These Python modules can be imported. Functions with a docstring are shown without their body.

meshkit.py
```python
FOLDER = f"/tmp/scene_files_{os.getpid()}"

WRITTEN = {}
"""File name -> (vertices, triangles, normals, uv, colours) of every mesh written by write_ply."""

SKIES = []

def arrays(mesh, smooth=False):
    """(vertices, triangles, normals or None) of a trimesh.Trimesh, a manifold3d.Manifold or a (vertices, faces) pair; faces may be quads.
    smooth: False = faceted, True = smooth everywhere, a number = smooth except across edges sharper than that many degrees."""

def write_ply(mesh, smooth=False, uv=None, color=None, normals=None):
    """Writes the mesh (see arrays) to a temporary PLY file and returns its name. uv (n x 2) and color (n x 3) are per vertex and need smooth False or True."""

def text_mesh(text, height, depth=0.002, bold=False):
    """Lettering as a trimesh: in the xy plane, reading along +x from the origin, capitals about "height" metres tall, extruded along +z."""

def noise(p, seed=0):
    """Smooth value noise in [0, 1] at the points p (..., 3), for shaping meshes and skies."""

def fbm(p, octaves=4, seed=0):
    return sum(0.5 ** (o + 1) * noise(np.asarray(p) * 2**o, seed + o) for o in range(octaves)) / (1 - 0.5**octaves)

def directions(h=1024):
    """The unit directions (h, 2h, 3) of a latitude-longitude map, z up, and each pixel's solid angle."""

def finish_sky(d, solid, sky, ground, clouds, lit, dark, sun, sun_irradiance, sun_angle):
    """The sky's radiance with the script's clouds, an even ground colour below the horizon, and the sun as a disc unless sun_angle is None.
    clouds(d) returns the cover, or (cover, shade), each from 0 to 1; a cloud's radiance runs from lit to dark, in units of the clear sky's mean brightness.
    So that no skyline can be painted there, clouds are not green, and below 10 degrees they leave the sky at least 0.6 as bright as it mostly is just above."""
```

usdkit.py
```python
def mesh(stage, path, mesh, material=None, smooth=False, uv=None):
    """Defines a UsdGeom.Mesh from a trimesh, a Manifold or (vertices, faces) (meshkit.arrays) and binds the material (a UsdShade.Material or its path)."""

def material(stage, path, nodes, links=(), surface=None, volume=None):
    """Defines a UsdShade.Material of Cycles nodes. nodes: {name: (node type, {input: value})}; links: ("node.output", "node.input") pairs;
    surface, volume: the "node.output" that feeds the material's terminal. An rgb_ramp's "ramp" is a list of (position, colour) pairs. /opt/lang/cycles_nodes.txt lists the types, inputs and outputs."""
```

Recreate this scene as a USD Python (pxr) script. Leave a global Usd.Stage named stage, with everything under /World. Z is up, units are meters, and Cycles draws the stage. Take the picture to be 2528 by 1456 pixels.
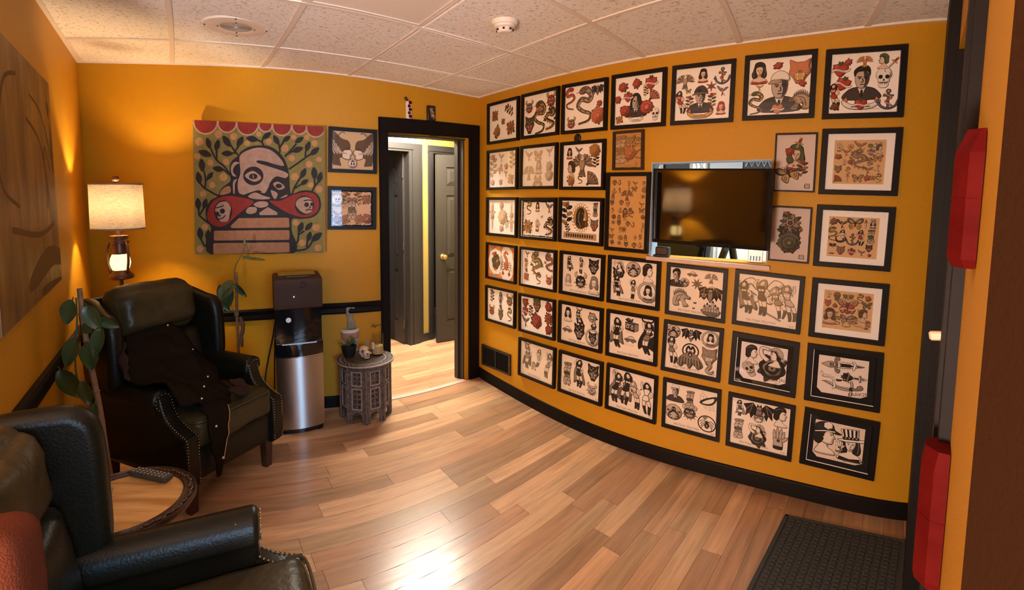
import math, random
import numpy as np
import trimesh, shapely
import shapely.affinity as aff
from shapely.geometry import Polygon, LineString, Point, box as sbox
from pxr import Usd, UsdGeom, UsdLux, UsdShade, Sdf, Gf, Vt
import usdkit, meshkit

stage = Usd.Stage.CreateInMemory()
UsdGeom.SetStageUpAxis(stage, 'Z'); UsdGeom.SetStageMetersPerUnit(stage, 1.0)
World = UsdGeom.Xform.Define(stage, '/World')
UsdGeom.Scope.Define(stage, '/World/Looks')
rnd = random.Random(7)

# ------------------------------------------------------------------ camera
W, H, FPX = 2528.0, 1456.0, 1264.0
PITCH, CX, HOR, EYE, CEIL = math.radians(5.1), 1145.0, 473.0, 1.615, 2.40
CY = HOR + FPX * math.tan(PITCH)
HAP = 36.0
cam = UsdGeom.Camera.Define(stage, '/World/camera')
cam.CreateHorizontalApertureAttr(HAP); cam.CreateVerticalApertureAttr(HAP * H / W)
cam.CreateFocalLengthAttr(HAP * FPX / W)
cam.CreateHorizontalApertureOffsetAttr((W / 2 - CX) / W * HAP)
cam.CreateVerticalApertureOffsetAttr(-(H / 2 - CY) / W * HAP)
cam.CreateClippingRangeAttr(Gf.Vec2f(0.05, 100.0))
cam.AddTranslateOp().Set(Gf.Vec3d(0, 0, EYE)); cam.AddRotateXOp().Set(90.0 - math.degrees(PITCH))
cam.CreateExposureAttr(1.45)

# ------------------------------------------------------------------ lights
def light(cls, name, loc, rot, power, color, **kw):
    l = cls.Define(stage, '/World/' + name)
    l.AddTranslateOp().Set(Gf.Vec3d(*loc)); l.AddRotateXYZOp().Set(Gf.Vec3f(*rot))
    l.CreateIntensityAttr(power); l.CreateColorAttr(Gf.Vec3f(*color)); l.CreateNormalizeAttr(False)
    for k, v in kw.items():
        getattr(l, 'Create%sAttr' % k)(v)
    return l
dome = UsdLux.DomeLight.Define(stage, '/World/sky_light')
dome.CreateIntensityAttr(0.06); dome.CreateColorAttr(Gf.Vec3f(0.75, 0.86, 1.0))
# daylight through the street window behind the camera
light(UsdLux.RectLight, 'window_daylight', (1.10, -1.64, 1.43), (90, 0, 0), 9.0, (0.34, 0.64, 1.0), Width=1.2, Height=1.2)
# troffer in the hallway beyond the door
light(UsdLux.RectLight, 'hall_light', (-0.42, 4.78, 2.372), (0, 0, 48), 38.0, (1.0, 0.93, 0.80), Width=1.0, Height=0.42)
# room behind the pass-through
light(UsdLux.RectLight, 'studio_light', (1.85, 3.12, 2.372), (0, 0, -30), 13.0, (0.80, 0.92, 1.0), Width=1.0, Height=.4)
light(UsdLux.RectLight, 'hall_light_far', (-1.65, 4.45, 2.372), (0, 0, 30), 18.0, (1.0, 0.93, 0.80), Width=.8, Height=0.4)
# unseen fill light added behind the camera to brighten wall and ceiling
light(UsdLux.SphereLight, 'fill_light', (-1.00, -0.90, 0.95), (0, 0, 0), 98.0, (1.0, 0.75, 0.63), Radius=0.18)
BULB = (1.0, 0.64, 0.31)

# ------------------------------------------------------------------ materials
def lin(*c):
    if len(c) == 1 and isinstance(c[0], str):
        c = [int(c[0][i:i + 2], 16) for i in (0, 2, 4)]
    c = np.array(c, float) / 255.0
    return tuple(np.where(c <= 0.04045, c / 12.92, ((c + 0.055) / 1.055) ** 2.4))
MAT = {}
def mat(name, col=(.5, .5, .5), rough=.5, metal=0., spec=.5, bump=None, vary=None, coat=0., **kw):
    """bump=(scale, strength, detail); vary=(scale, colour2, contrast)"""
    n = {'p': ('principled_bsdf', dict(base_color=col, roughness=rough, metallic=metal, specular_ior_level=spec, coat_weight=coat, **kw))}
    ln = []
    n['g'] = ('geometry', {})
    if vary:
        n['vn'] = ('noise_texture', dict(scale=vary[0], detail=5.0, roughness=.6))
        n['vr'] = ('rgb_ramp', {'ramp': [(0.5 - vary[2], col), (0.5 + vary[2], vary[1])]})
        ln += [('g.position', 'vn.vector'), ('vn.fac', 'vr.fac'), ('vr.color', 'p.base_color')]
    if bump:
        n['bn'] = ('noise_texture', dict(scale=bump[0], detail=bump[2] if len(bump) > 2 else 3.0))
        n['bb'] = ('bump', dict(strength=bump[1], distance=0.01))
        ln += [('g.position', 'bn.vector'), ('bn.fac', 'bb.height'), ('bb.normal', 'p.normal')]
    MAT[name] = usdkit.material(stage, '/World/Looks/' + name, n, ln, surface='p.BSDF')
    return MAT[name]

mat('wall_paint', (.56, .278, .010), .55, bump=(220, .12), spec=.35)
mat('hall_paint', (.46, .335, .085), .55, bump=(220, .1), spec=.35)
mat('white_wall', (.86, .87, .86), .6)
mat('black_trim', (.008, .006, .0055), .55, spec=.14, bump=(60, .05))
mat('grey_door', (.030, .027, .026), .45, bump=(90, .05))
mat('grid_bar', (.82, .76, .70), .5)
mat('diffuser', (.88, .83, .76), .35, bump=(300, .2))
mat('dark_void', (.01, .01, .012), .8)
mat('frame_black', (.007, .005, .0045), .45, spec=.22, bump=(80, .04))
mat('frame_brown', (.03, .015, .008), .4, bump=(80, .08))
mat('mat_white', (.86, .83, .79), .8)
mat('mat_black', (.012, .011, .011), .8, spec=.2)
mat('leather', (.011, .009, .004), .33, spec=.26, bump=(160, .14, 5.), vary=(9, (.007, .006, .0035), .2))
mat('leather_lamplit', (.060, .042, .014), .38, spec=.28, bump=(26, .35, 6.), vary=(7, (.028, .021, .008), .2))  # the same leather, lamp glow painted in as a lighter golden colour
mat('piping', (.05, .035, .015), .4)
mat('brass_nail', (.55, .42, .22), .3, 1.0)
mat('dark_wood', (.035, .014, .008), .35, bump=(40, .1), vary=(14, (.06, .026, .012), .25))
mat('jacket', (.013, .007, .003), .9, bump=(120, .3), spec=.06)
mat('jacket_lining', (.035, .016, .010), .9, bump=(160, .3), spec=.2)
mat('snap', (.75, .65, .5), .3, 1.0)
mat('plant_leaf', (.030, .055, .018), .35, vary=(14, (.055, .075, .022), .2))
mat('plant_leaf_dry', (.16, .13, .04), .5, vary=(18, (.07, .10, .03), .2))
mat('cane', (.16, .075, .03), .6, bump=(60, .3), vary=(30, (.24, .13, .06), .2))
mat('bark_brown', (.12, .06, .03), .8, bump=(40, .6))
mat('terracotta', (.30, .12, .06), .7)
mat('soil', (.02, .013, .01), .95, bump=(90, .8))
mat('cooler_brown', (.050, .024, .012), .55, spec=.2)
mat('cooler_black', (.006, .006, .007), .12, coat=.5)
mat('white_plastic', (.85, .84, .84), .4)
mat('led', (.2, .8, .1), .4, emission_color=(.5, 1., .2), emission_strength=6.0)
mat('carved_wood', (.045, .027, .020), .5, bump=(120, .35), vary=(60, (.20, .15, .12), .22))
mat('carved_top', (.12, .085, .065), .35, bump=(160, .3), vary=(40, (.045, .03, .025), .2))
mat('carved_edge', (.50, .44, .38), .5, bump=(200, .3), vary=(90, (.14, .10, .08), .3))
mat('pot_white', (.80, .76, .70), .45)
mat('pot_pink', (.50, .26, .18), .5)
mat('pot_grey', (.34, .36, .40), .35)
mat('pot_black', (.012, .012, .012), .35)
mat('cactus', (.33, .31, .24), .7, bump=(90, .4), vary=(30, (.23, .24, .17), .2))
mat('succulent', (.10, .15, .05), .5, vary=(30, (.16, .20, .07), .2))
mat('bone', (.86, .76, .62), .5, bump=(120, .2), vary=(40, (.70, .52, .36), .25))
mat('bone_dark', (.20, .09, .05), .8)
mat('wax', (.78, .52, .22), .5)
mat('label_white', (.86, .83, .76), .7)
mat('tv_black', (.006, .006, .006), .3)
mat('tv_screen', (.003, .003, .003), .05, ior=2.6)
mat('sill_wood', (.66, .48, .38), .45, vary=(18, (.55, .36, .28), .3))
mat('jamb_bluelit', (.40, .52, .66), .6)  # white lining with the bluish light painted into its colour
mat('chrome', (.75, .76, .78), .2, 1.0)
mat('black_plastic', (.012, .012, .012), .4)
mat('grey_plastic', (.10, .085, .06), .45)
mat('red_plastic', (.075, .0015, .0015), .65, spec=.07, bump=(40, .15), vary=(20, (.11, .005, .004), .25))
mat('switch_plate', (.03, .022, .016), .35)
mat('beige_plastic', (.70, .48, .30), .45)
mat('shade_brown', (.026, .009, .002), .8, spec=.12, bump=(150, .15))  # wall end with shade put into its colour; also used under the planks
mat('vent_black', (.016, .014, .013), .45)
mat('detector', (.84, .78, .70), .5)
mat('speaker_paint', (.86, .78, .68), .5)
mat('speaker_mesh', (.60, .50, .40), .6, bump=(700, .8))
mat('lamp_bronze', (.11, .048, .024), .4, .65)
mat('lamp_trim', (.30, .17, .08), .6)
mat('brass_knob', (.75, .62, .40), .25, 1.0)
mat('hinge', (.12, .11, .11), .4, .8)
mat('green_cord', (.45, .75, .10), .6)
mat('rust_fabric', (.11, .022, .006), .9, bump=(300, .4), spec=.2)
mat('rubber_mat', (.026, .027, .027), .85, bump=(500, .5), vary=(260, (.06, .055, .045), .18))
mat('remote_dark', (.05, .042, .03), .45)
mat('remote_key', (.30, .26, .19), .5)
mat('paper_grey', (.30, .27, .20), .7)
mat('canvas_side', (.62, .46, .22), .8)
mat('blue_label', (.20, .42, .70), .6)
mat('white_gloss', (.88, .90, .90), .25)
mat('grey_wall', (.36, .37, .40), .6)
mat('blue_floor', (.10, .16, .22), .5)

def add_mat(name, nodes, links, surface):
    MAT[name] = usdkit.material(stage, '/World/Looks/' + name, nodes, links, surface=surface); return MAT[name]
add_mat('steel', {'t': ('tangent', dict(direction_type='radial', axis='z')), 'p': ('principled_bsdf', dict(base_color=(.56, .54, .52), roughness=.40, metallic=1.0, anisotropic=.85, anisotropic_rotation=.25))}, [('t.tangent', 'p.tangent')], 'p.BSDF')
# picture glass: clear pane with fresnel reflection
for nm_, tc_, rg_ in (('glass_pane', (1, 1, 1), .03), ('candle_glass', (.93, .93, .92), .02)):
    add_mat(nm_, {'t': ('transparent_bsdf', dict(color=tc_)), 'g': ('glossy_bsdf', dict(color=(1, 1, 1), roughness=rg_)), 'w': ('layer_weight', dict(blend=.5)),
        'e': ('math', dict(math_type='power', value2=5.0)), 'f': ('math', dict(math_type='multiply_add', value2=.5, value3=.012)), 'm': ('mix_closure', {})},
        [('w.facing', 'e.value1'), ('e.value', 'f.value1'), ('f.value', 'm.fac'), ('t.BSDF', 'm.closure1'), ('g.BSDF', 'm.closure2')], 'm.closure')
# printed art: colours come from the mesh
add_mat('ink', {'a': ('attribute', dict(attribute='ink')), 'p': ('principled_bsdf', dict(roughness=.75, specular_ior_level=.3))},
    [('a.color', 'p.base_color')], 'p.BSDF')
add_mat('paint', {'a': ('attribute', dict(attribute='ink')), 'g': ('geometry', {}), 'n': ('noise_texture', dict(scale=30., detail=6.)),
    'r': ('map_range', dict(from_min=.3, from_max=.7, to_min=.82, to_max=1.08)), 'x': ('mix_color', dict(blend_type='multiply', fac=1.0)),
    'b': ('bump', dict(strength=.25, distance=.004)), 'n2': ('noise_texture', dict(scale=160., detail=3.)),
    'p': ('principled_bsdf', dict(roughness=.6, specular_ior_level=.4))},
    [('g.position', 'n.vector'), ('g.position', 'n2.vector'), ('n.fac', 'r.value'), ('a.color', 'x.a'), ('r.result', 'x.b'), ('x.result', 'p.base_color'), ('n2.fac', 'b.height'), ('b.normal', 'p.normal')], 'p.BSDF')
# lamp shade: linen that lets light through
add_mat('shade_linen', {'g': ('geometry', {}), 'mp': ('mapping', dict(scale=(1, 1, 7))), 'n': ('noise_texture', dict(scale=45., detail=4.)),
    'r': ('rgb_ramp', {'ramp': [(.3, (.27, .24, .205)), (.7, (.42, .385, .34))]}),
    'd': ('diffuse_bsdf', {}), 't': ('translucent_bsdf', {}), 'm': ('mix_closure', dict(fac=.55))},
    [('g.position', 'mp.vector'), ('mp.vector', 'n.vector'), ('n.fac', 'r.fac'), ('r.color', 'd.color'), ('r.color', 't.color'), ('d.BSDF', 'm.closure1'), ('t.BSDF', 'm.closure2')], 'm.closure')
add_mat('bulb', {'e': ('emission', dict(color=BULB, strength=330.0))}, [], 'e.emission')
add_mat('lantern_glass', {'e': ('emission', dict(color=(1.0, .66, .22), strength=1.2))}, [], 'e.emission')
# fissured ceiling tile
add_mat('ceiling_tile', {'g': ('geometry', {}), 'n': ('noise_texture', dict(scale=62., detail=2., roughness=.55, distortion=.6)), 'r': ('rgb_ramp', {'ramp': [(.35, (.60, .55, .49)), (.43, (.92, .92, .91))]}),
    'n2': ('noise_texture', dict(scale=190., detail=2.)), 'ad': ('math', dict(math_type='multiply')),
    'b': ('bump', dict(strength=.5, distance=.004)), 'p': ('principled_bsdf', dict(roughness=.85, specular_ior_level=.2))},
    [('g.position', 'n.vector'), ('g.position', 'n2.vector'), ('n.fac', 'r.fac'), ('r.color', 'p.base_color'), ('n.fac', 'ad.value1'), ('n2.fac', 'ad.value2'), ('ad.value', 'b.height'), ('b.normal', 'p.normal')], 'p.BSDF')
def wood(name, dark, mid, light, rough=.30, su=2.6, sv=34., lo=.32, hi=.68):
    add_mat(name, {'u': ('texture_coordinate', {}), 'mp': ('mapping', dict(scale=(su, sv, 1))), 'n': ('noise_texture', dict(scale=1.0, detail=6., roughness=.62, distortion=.5)),
        'r': ('rgb_ramp', {'ramp': [(lo, dark), (.5, mid), (hi, light)]}), 'rr': ('map_range', dict(from_min=.3, from_max=.7, to_min=rough + .05, to_max=rough - .03)),
        'b': ('bump', dict(strength=.10, distance=.002)), 'p': ('principled_bsdf', dict(roughness=rough, specular_ior_level=.5))},
        [('u.UV', 'mp.vector'), ('mp.vector', 'n.vector'), ('n.fac', 'r.fac'), ('r.color', 'p.base_color'), ('n.fac', 'rr.value'), ('rr.result', 'p.roughness'), ('n.fac', 'b.height'), ('b.normal', 'p.normal')], 'p.BSDF')
PLANKS = []
for k, (t, s) in enumerate([(.345, 1.0), (.28, .97), (.41, 1.01), (.315, .93), (.245, 1.0), (.38, 1.06), (.30, 1.08)]):
    base = np.array([1.0, .57 * s, .31 * s]) * t * 1.45
    wood('oak_plank_%s' % 'abcdefg'[k], tuple(base * .72), tuple(base), tuple(np.minimum(base * 1.22, 1)), rough=.25)
    PLANKS.append('oak_plank_%s' % 'abcdefg'[k])
wood('table_wood', (.40, .19, .055), (.60, .33, .11), (.74, .46, .18), .28, 3, 26)
wood('painted_board', (.09, .045, .008), (.17, .085, .014), (.26, .14, .03), .5, 9, 2.4)
wood('panel_smear', (.16, .07, .02), (.24, .12, .035), (.30, .16, .05), .5, 9, 2.4)

# ------------------------------------------------------------------ scene-graph helpers
USED = {}
def uniq(parent, name):
    k = (parent, name); n = USED.get(k, -1) + 1; USED[k] = n
    return '%s/%s' % (parent, name if n == 0 else '%s_%03d' % (name, n))
def tag(p, **kw):
    for k, v in kw.items():
        if v: p.SetCustomDataByKey(k, v)
    return p
def obj(name, mesh, m, parent='/World', smooth=40, uv=None, ink=None, **tags):
    """One Mesh prim. parent: a path, a Thing or a prim returned by obj."""
    off = None
    if isinstance(parent, Thing):
        v, f = mesh.vertices, mesh.faces
        mesh = trimesh.Trimesh(parent.local(np.asarray(v)), f, process=False); par = parent.path
    elif isinstance(parent, tuple):
        par, th = parent
        mesh = trimesh.Trimesh(th.local(np.asarray(mesh.vertices)), mesh.faces, process=False)
    else:
        par = parent
    path = uniq(par, name)
    if ink is not None: smooth = False
    g = usdkit.mesh(stage, path, mesh, MAT[m], smooth=smooth, uv=uv)
    if ink is not None:
        UsdGeom.PrimvarsAPI(g).CreatePrimvar('ink', Sdf.ValueTypeNames.Color3fArray, 'vertex').Set(Vt.Vec3fArray.FromNumpy(np.asarray(ink, np.float32)))
    tag(g.GetPrim(), **tags)
    return g.GetPrim()
class Thing:
    """An Xform at the thing's base; children are given in world coordinates (or local ones when loc/rot are given and local=True)."""
    def __init__(s, name, label=None, cat=None, loc=(0, 0, 0), rotz=0.0, group=None, kind=None, islocal=False):
        s.path = uniq('/World', name); s.loc = np.array(loc, float); s.rz = rotz; s.islocal = islocal
        x = UsdGeom.Xform.Define(stage, s.path)
        x.AddTranslateOp().Set(Gf.Vec3d(*map(float, loc)))
        if rotz: x.AddRotateZOp().Set(math.degrees(rotz))
        s.prim = x.GetPrim(); tag(s.prim, label=label, category=cat, group=group, kind=kind)
    def local(s, v):
        if s.islocal: return v
        v = v - s.loc; c, sn = math.cos(-s.rz), math.sin(-s.rz)
        return np.stack([v[:, 0] * c - v[:, 1] * sn, v[:, 0] * sn + v[:, 1] * c, v[:, 2]], 1)
    def add(s, name, mesh, m, **kw):
        return obj(name, mesh, m, s, **kw)
    def sub(s, prim, name, mesh, m, **kw):
        return obj(name, mesh, m, (str(prim.GetPath()), s), **kw)
def struct(name, mesh, m, **kw):
    return obj(name, mesh, m, kind='structure', **kw)

# ------------------------------------------------------------------ mesh helpers
TM = trimesh.Trimesh
def cat(*ms):
    ms = [m for l in ms for m in (l if isinstance(l, (list, tuple)) else [l])]
    v, f, n = [], [], 0
    for m in ms:
        v.append(np.asarray(m.vertices)); f.append(np.asarray(m.faces) + n); n += len(m.vertices)
    return TM(np.vstack(v), np.vstack(f), process=False)
def move(m, d=(0, 0, 0), rz=0., rx=0., ry=0., s=1.):
    v = np.asarray(m.vertices, float) * s
    for a, (i, j) in ((rx, (1, 2)), (ry, (2, 0)), (rz, (0, 1))):
        if a:
            c, sn = math.cos(a), math.sin(a); w = v.copy()
            w[:, i] = v[:, i] * c - v[:, j] * sn; w[:, j] = v[:, i] * sn + v[:, j] * c; v = w
    return TM(v + np.array(d, float), m.faces, process=False)
def hull(pts):
    m = trimesh.convex.convex_hull(np.asarray(pts, float)); return TM(m.vertices, m.faces, process=False)
def bx(c, s, b=.004):
    """Chamfered box: centre, size."""
    s = np.array(s, float) / 2; b = min(b, s.min() * .49); p = []
    for i in (-1, 1):
        for j in (-1, 1):
            for k in (-1, 1):
                q = s * (i, j, k); e = np.array([i, j, k]) * b
                p += [q - (e[0], e[1], 0), q - (e[0], 0, e[2]), q - (0, e[1], e[2])] if b > 0 else [q]
    return move(hull(p), c)
def bar(a, b, w, h, ch=.003, up=(0, 0, 1)):
    """Box along a->b, w wide, h high."""
    a, b = np.array(a, float), np.array(b, float); L = np.linalg.norm(b - a); t = (b - a) / L
    u = np.array(up, float); n = np.cross(u, t)
    n = n / np.linalg.norm(n) if np.linalg.norm(n) > 1e-6 else np.array([1., 0, 0]); u = np.cross(t, n)
    m = bx((0, 0, 0), (L, w, h), ch); v = np.asarray(m.vertices)
    return TM((a + b) / 2 + v[:, :1] * t + v[:, 1:2] * n + v[:, 2:] * u, m.faces, process=False)
def tube(pts, r, n=10, cap=True):
    p = np.asarray(pts, float); r = np.broadcast_to(np.asarray(r, float), (len(p),))
    t = np.gradient(p, axis=0); t /= np.linalg.norm(t, axis=1, keepdims=True) + 1e-12
    a = np.cross(t[0], (0, 0, 1.) if abs(t[0][2]) < .9 else (1., 0, 0)); a /= np.linalg.norm(a)
    A = []
    for k in range(len(p)):
        a = a - t[k] * (a @ t[k]); a /= np.linalg.norm(a); A.append(a)
    A = np.array(A); B = np.cross(t, A); th = np.arange(n) * 2 * np.pi / n
    v = (p[:, None] + r[:, None, None] * (np.cos(th)[None, :, None] * A[:, None] + np.sin(th)[None, :, None] * B[:, None])).reshape(-1, 3)
    f = []
    for i in range(len(p) - 1):
        for j in range(n):
            q = [i * n + j, i * n + (j + 1) % n, (i + 1) * n + (j + 1) % n, (i + 1) * n + j]
            f += [(q[0], q[1], q[2]), (q[0], q[2], q[3])]
    if cap:
        v = np.vstack([v, p[:1], p[-1:]]); c0, c1 = len(v) - 2, len(v) - 1; e = (len(p) - 1) * n
        for j in range(n):
            f += [(c0, (j + 1) % n, j), (c1, e + j, e + (j + 1) % n)]
    return TM(v, f, process=False)
def cyl(a, b, r, r2=None, n=20):
    return tube([a, b], [r, r if r2 is None else r2], n)
def lathe(prof, c=(0, 0, 0), n=32, sx=1., sy=1.):
    """Surface of revolution of (r, z) points; closed on the axis when r is 0."""
    prof = np.asarray(prof, float); th = np.arange(n) * 2 * np.pi / n
    v = np.stack([prof[:, 0:1] * np.cos(th) * sx, prof[:, 0:1] * np.sin(th) * sy, np.repeat(prof[:, 1:2], n, 1)], -1).reshape(-1, 3)
    f = []
    for i in range(len(prof) - 1):
        for j in range(n):
            q = [i * n + j, i * n + (j + 1) % n, (i + 1) * n + (j + 1) % n, (i + 1) * n + j]
            if prof[i, 0] > 1e-9: f.append((q[0], q[1], q[2]))
            if prof[i + 1, 0] > 1e-9: f.append((q[0], q[2], q[3]))
    return move(TM(v, f, process=False), c)
def smoothpts(pts, n=8, closed=False):
    """Catmull-Rom through the points."""
    p = np.asarray(pts, float); N = len(p); out = []
    rng = range(N) if closed else range(N - 1)
    for i in rng:
        g = lambda k: p[k % N] if closed else p[min(max(k, 0), N - 1)]
        a, b, c, d = g(i - 1), g(i), g(i + 1), g(i + 2)
        for t in np.arange(n) / n:
            out.append(.5 * (2 * b + (c - a) * t + (2 * a - 5 * b + 4 * c - d) * t * t + (3 * b - a - 3 * c + d) * t ** 3))
    if not closed: out.append(p[-1])
    return np.array(out)
def softbox(size, r=.04, n=10, puff=(0, 0, 0), wr=0., seed=0, wf=9.):
    """Rounded box with bulging faces and optional wrinkles: cushions and upholstery."""
    s = np.array(size, float) / 2; V, F = [], []
    g = np.linspace(-1, 1, n + 1)
    for ax in range(3):
        for sg in (-1, 1):
            u, v = np.meshgrid(g, g, indexing='ij'); q = np.zeros((n + 1, n + 1, 3))
            a, b = (ax + 1) % 3, (ax + 2) % 3
            q[..., ax] = sg; q[..., a] = u; q[..., b] = v
            o = sum(len(x) for x in V); V.append(q.reshape(-1, 3))
            for i in range(n):
                for j in range(n):
                    k = o + i * (n + 1) + j; t = [k, k + n + 1, k + n + 2, k + 1]
                    if sg < 0: t = t[::-1]
                    F += [(t[0], t[1], t[2]), (t[0], t[2], t[3])]
    p = np.vstack(V); q = np.sign(p) * np.abs(p) ** .8 * s
    inner = np.clip(q, -(s - r), s - r); d = q - inner; L = np.linalg.norm(d, axis=1, keepdims=True)
    out = inner + np.where(L > 1e-9, d / np.maximum(L, 1e-9) * r, 0)
    fl = L[:, 0] < 1e-9
    h = 1 - p ** 2
    for ax in range(3):
        out[:, ax] += np.sign(p[:, ax]) * (np.abs(p[:, ax]) > .5) * puff[ax] * (h[:, (ax + 1) % 3] * h[:, (ax + 2) % 3]).clip(0) ** .6
    if wr:
        nz = meshkit.fbm(out * wf + seed * 7.3, 4, seed) - .5
        out += out / (np.linalg.norm(out, axis=1, keepdims=True) + 1e-6) * nz[:, None] * wr
    m = TM(out, F, process=False); m.merge_vertices(digits_vertex=6); return m
def loft(rings, cap=True):
    """Rings: arrays (k, 3) of equal length, closed; capped by fans about their centroids."""
    k = len(rings[0]); v = np.vstack(rings); f = []
    for i in range(len(rings) - 1):
        for j in range(k):
            q = [i * k + j, i * k + (j + 1) % k, (i + 1) * k + (j + 1) % k, (i + 1) * k + j]
            f += [(q[0], q[1], q[2]), (q[0], q[2], q[3])]
    if cap:
        v = np.vstack([v, rings[0].mean(0), rings[-1].mean(0)]); c0, c1 = len(v) - 2, len(v) - 1; e = (len(rings) - 1) * k
        for j in range(k):
            f += [(c0, (j + 1) % k, j), (c1, e + j, e + (j + 1) % k)]
    return TM(v, f, process=False)
def pillow_extrude(pts, depth, r, nb=5, frame=None):
    """Outline pts (2D, closed, counter-clockwise) given a thickness with rounded edges of radius r; frame maps (u, v, w) to 3D."""
    P = Polygon(pts); P = shapely.geometry.polygon.orient(P); base = np.array(P.exterior.coords)[:-1]
    t = np.roll(base, -1, 0) - np.roll(base, 1, 0); t /= np.linalg.norm(t, axis=1, keepdims=True) + 1e-9
    nrm = np.stack([-t[:, 1], t[:, 0]], 1); rings = []
    for k in range(nb + 1):
        a = k / nb * np.pi / 2; rings.append((r * (1 - math.sin(a)), -depth / 2 + r * (1 - math.cos(a))))
    rings = rings + [(o, -w) for o, w in rings[::-1]]
    R = [np.column_stack([base + nrm * o, np.full(len(base), w)]) for o, w in rings]
    inner = base + nrm * r
    tri_v, tri_f = trimesh.creation.triangulate_polygon(Polygon(inner).buffer(0) if False else Polygon(base), engine='earcut')
    # caps: earcut the outline itself, vertices snapped to the inset ring
    from scipy.spatial import cKDTree
    idx = cKDTree(base).query(np.asarray(tri_v))[1]
    m = loft(R, cap=False); v = np.asarray(m.vertices); f = list(map(tuple, m.faces)); e = (len(R) - 1) * len(base)
    for a, b, c in tri_f:
        a, b, c = idx[a], idx[b], idx[c]
        if (base[b][0] - base[a][0]) * (base[c][1] - base[a][1]) - (base[b][1] - base[a][1]) * (base[c][0] - base[a][0]) < 0: b, c = c, b
        f += [(a, c, b), (e + a, e + b, e + c)]
    if frame is not None: v = frame(v)
    return TM(v, f, process=False)
def extrude(poly, h, z=0.):
    m = trimesh.creation.extrude_polygon(poly, h, engine='earcut'); return move(TM(m.vertices, m.faces, process=False), (0, 0, z))
def polys(g):
    if g.is_empty: return []
    return [q for q in (g.geoms if hasattr(g, 'geoms') else [g]) if q.geom_type == 'Polygon' and q.area > 1e-7]
def sheet(P, th):
    """Grid of points (a, b, 3) as a closed sheet th thick."""
    P = np.asarray(P, float); a, b, _ = P.shape
    du = np.gradient(P, axis=0); dv = np.gradient(P, axis=1); n = np.cross(du, dv); n /= np.linalg.norm(n, axis=2, keepdims=True) + 1e-12
    v = np.vstack([(P + n * th / 2).reshape(-1, 3), (P - n * th / 2).reshape(-1, 3)]); N = a * b; f = []
    for i in range(a - 1):
        for j in range(b - 1):
            q = [i * b + j, (i + 1) * b + j, (i + 1) * b + j + 1, i * b + j + 1]
            f += [(q[0], q[1], q[2]), (q[0], q[2], q[3]), (N + q[0], N + q[2], N + q[1]), (N + q[0], N + q[3], N + q[2])]
    e = [i * b for i in range(a)] + [(a - 1) * b + j for j in range(1, b)] + [i * b + b - 1 for i in range(a - 2, -1, -1)] + [j for j in range(b - 2, 0, -1)]
    for x, y in zip(e, e[1:] + e[:1]):
        f += [(x, N + x, N + y), (x, N + y, y)]
    return TM(v, f, process=False)
def patch(ctrl, n=6):
    """Smooth grid through a control grid (a, b, 3)."""
    c = np.asarray(ctrl, float)
    c = np.stack([smoothpts(c[:, j], n) for j in range(c.shape[1])], 1)
    return np.stack([smoothpts(c[i], n) for i in range(c.shape[0])], 0)

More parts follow.
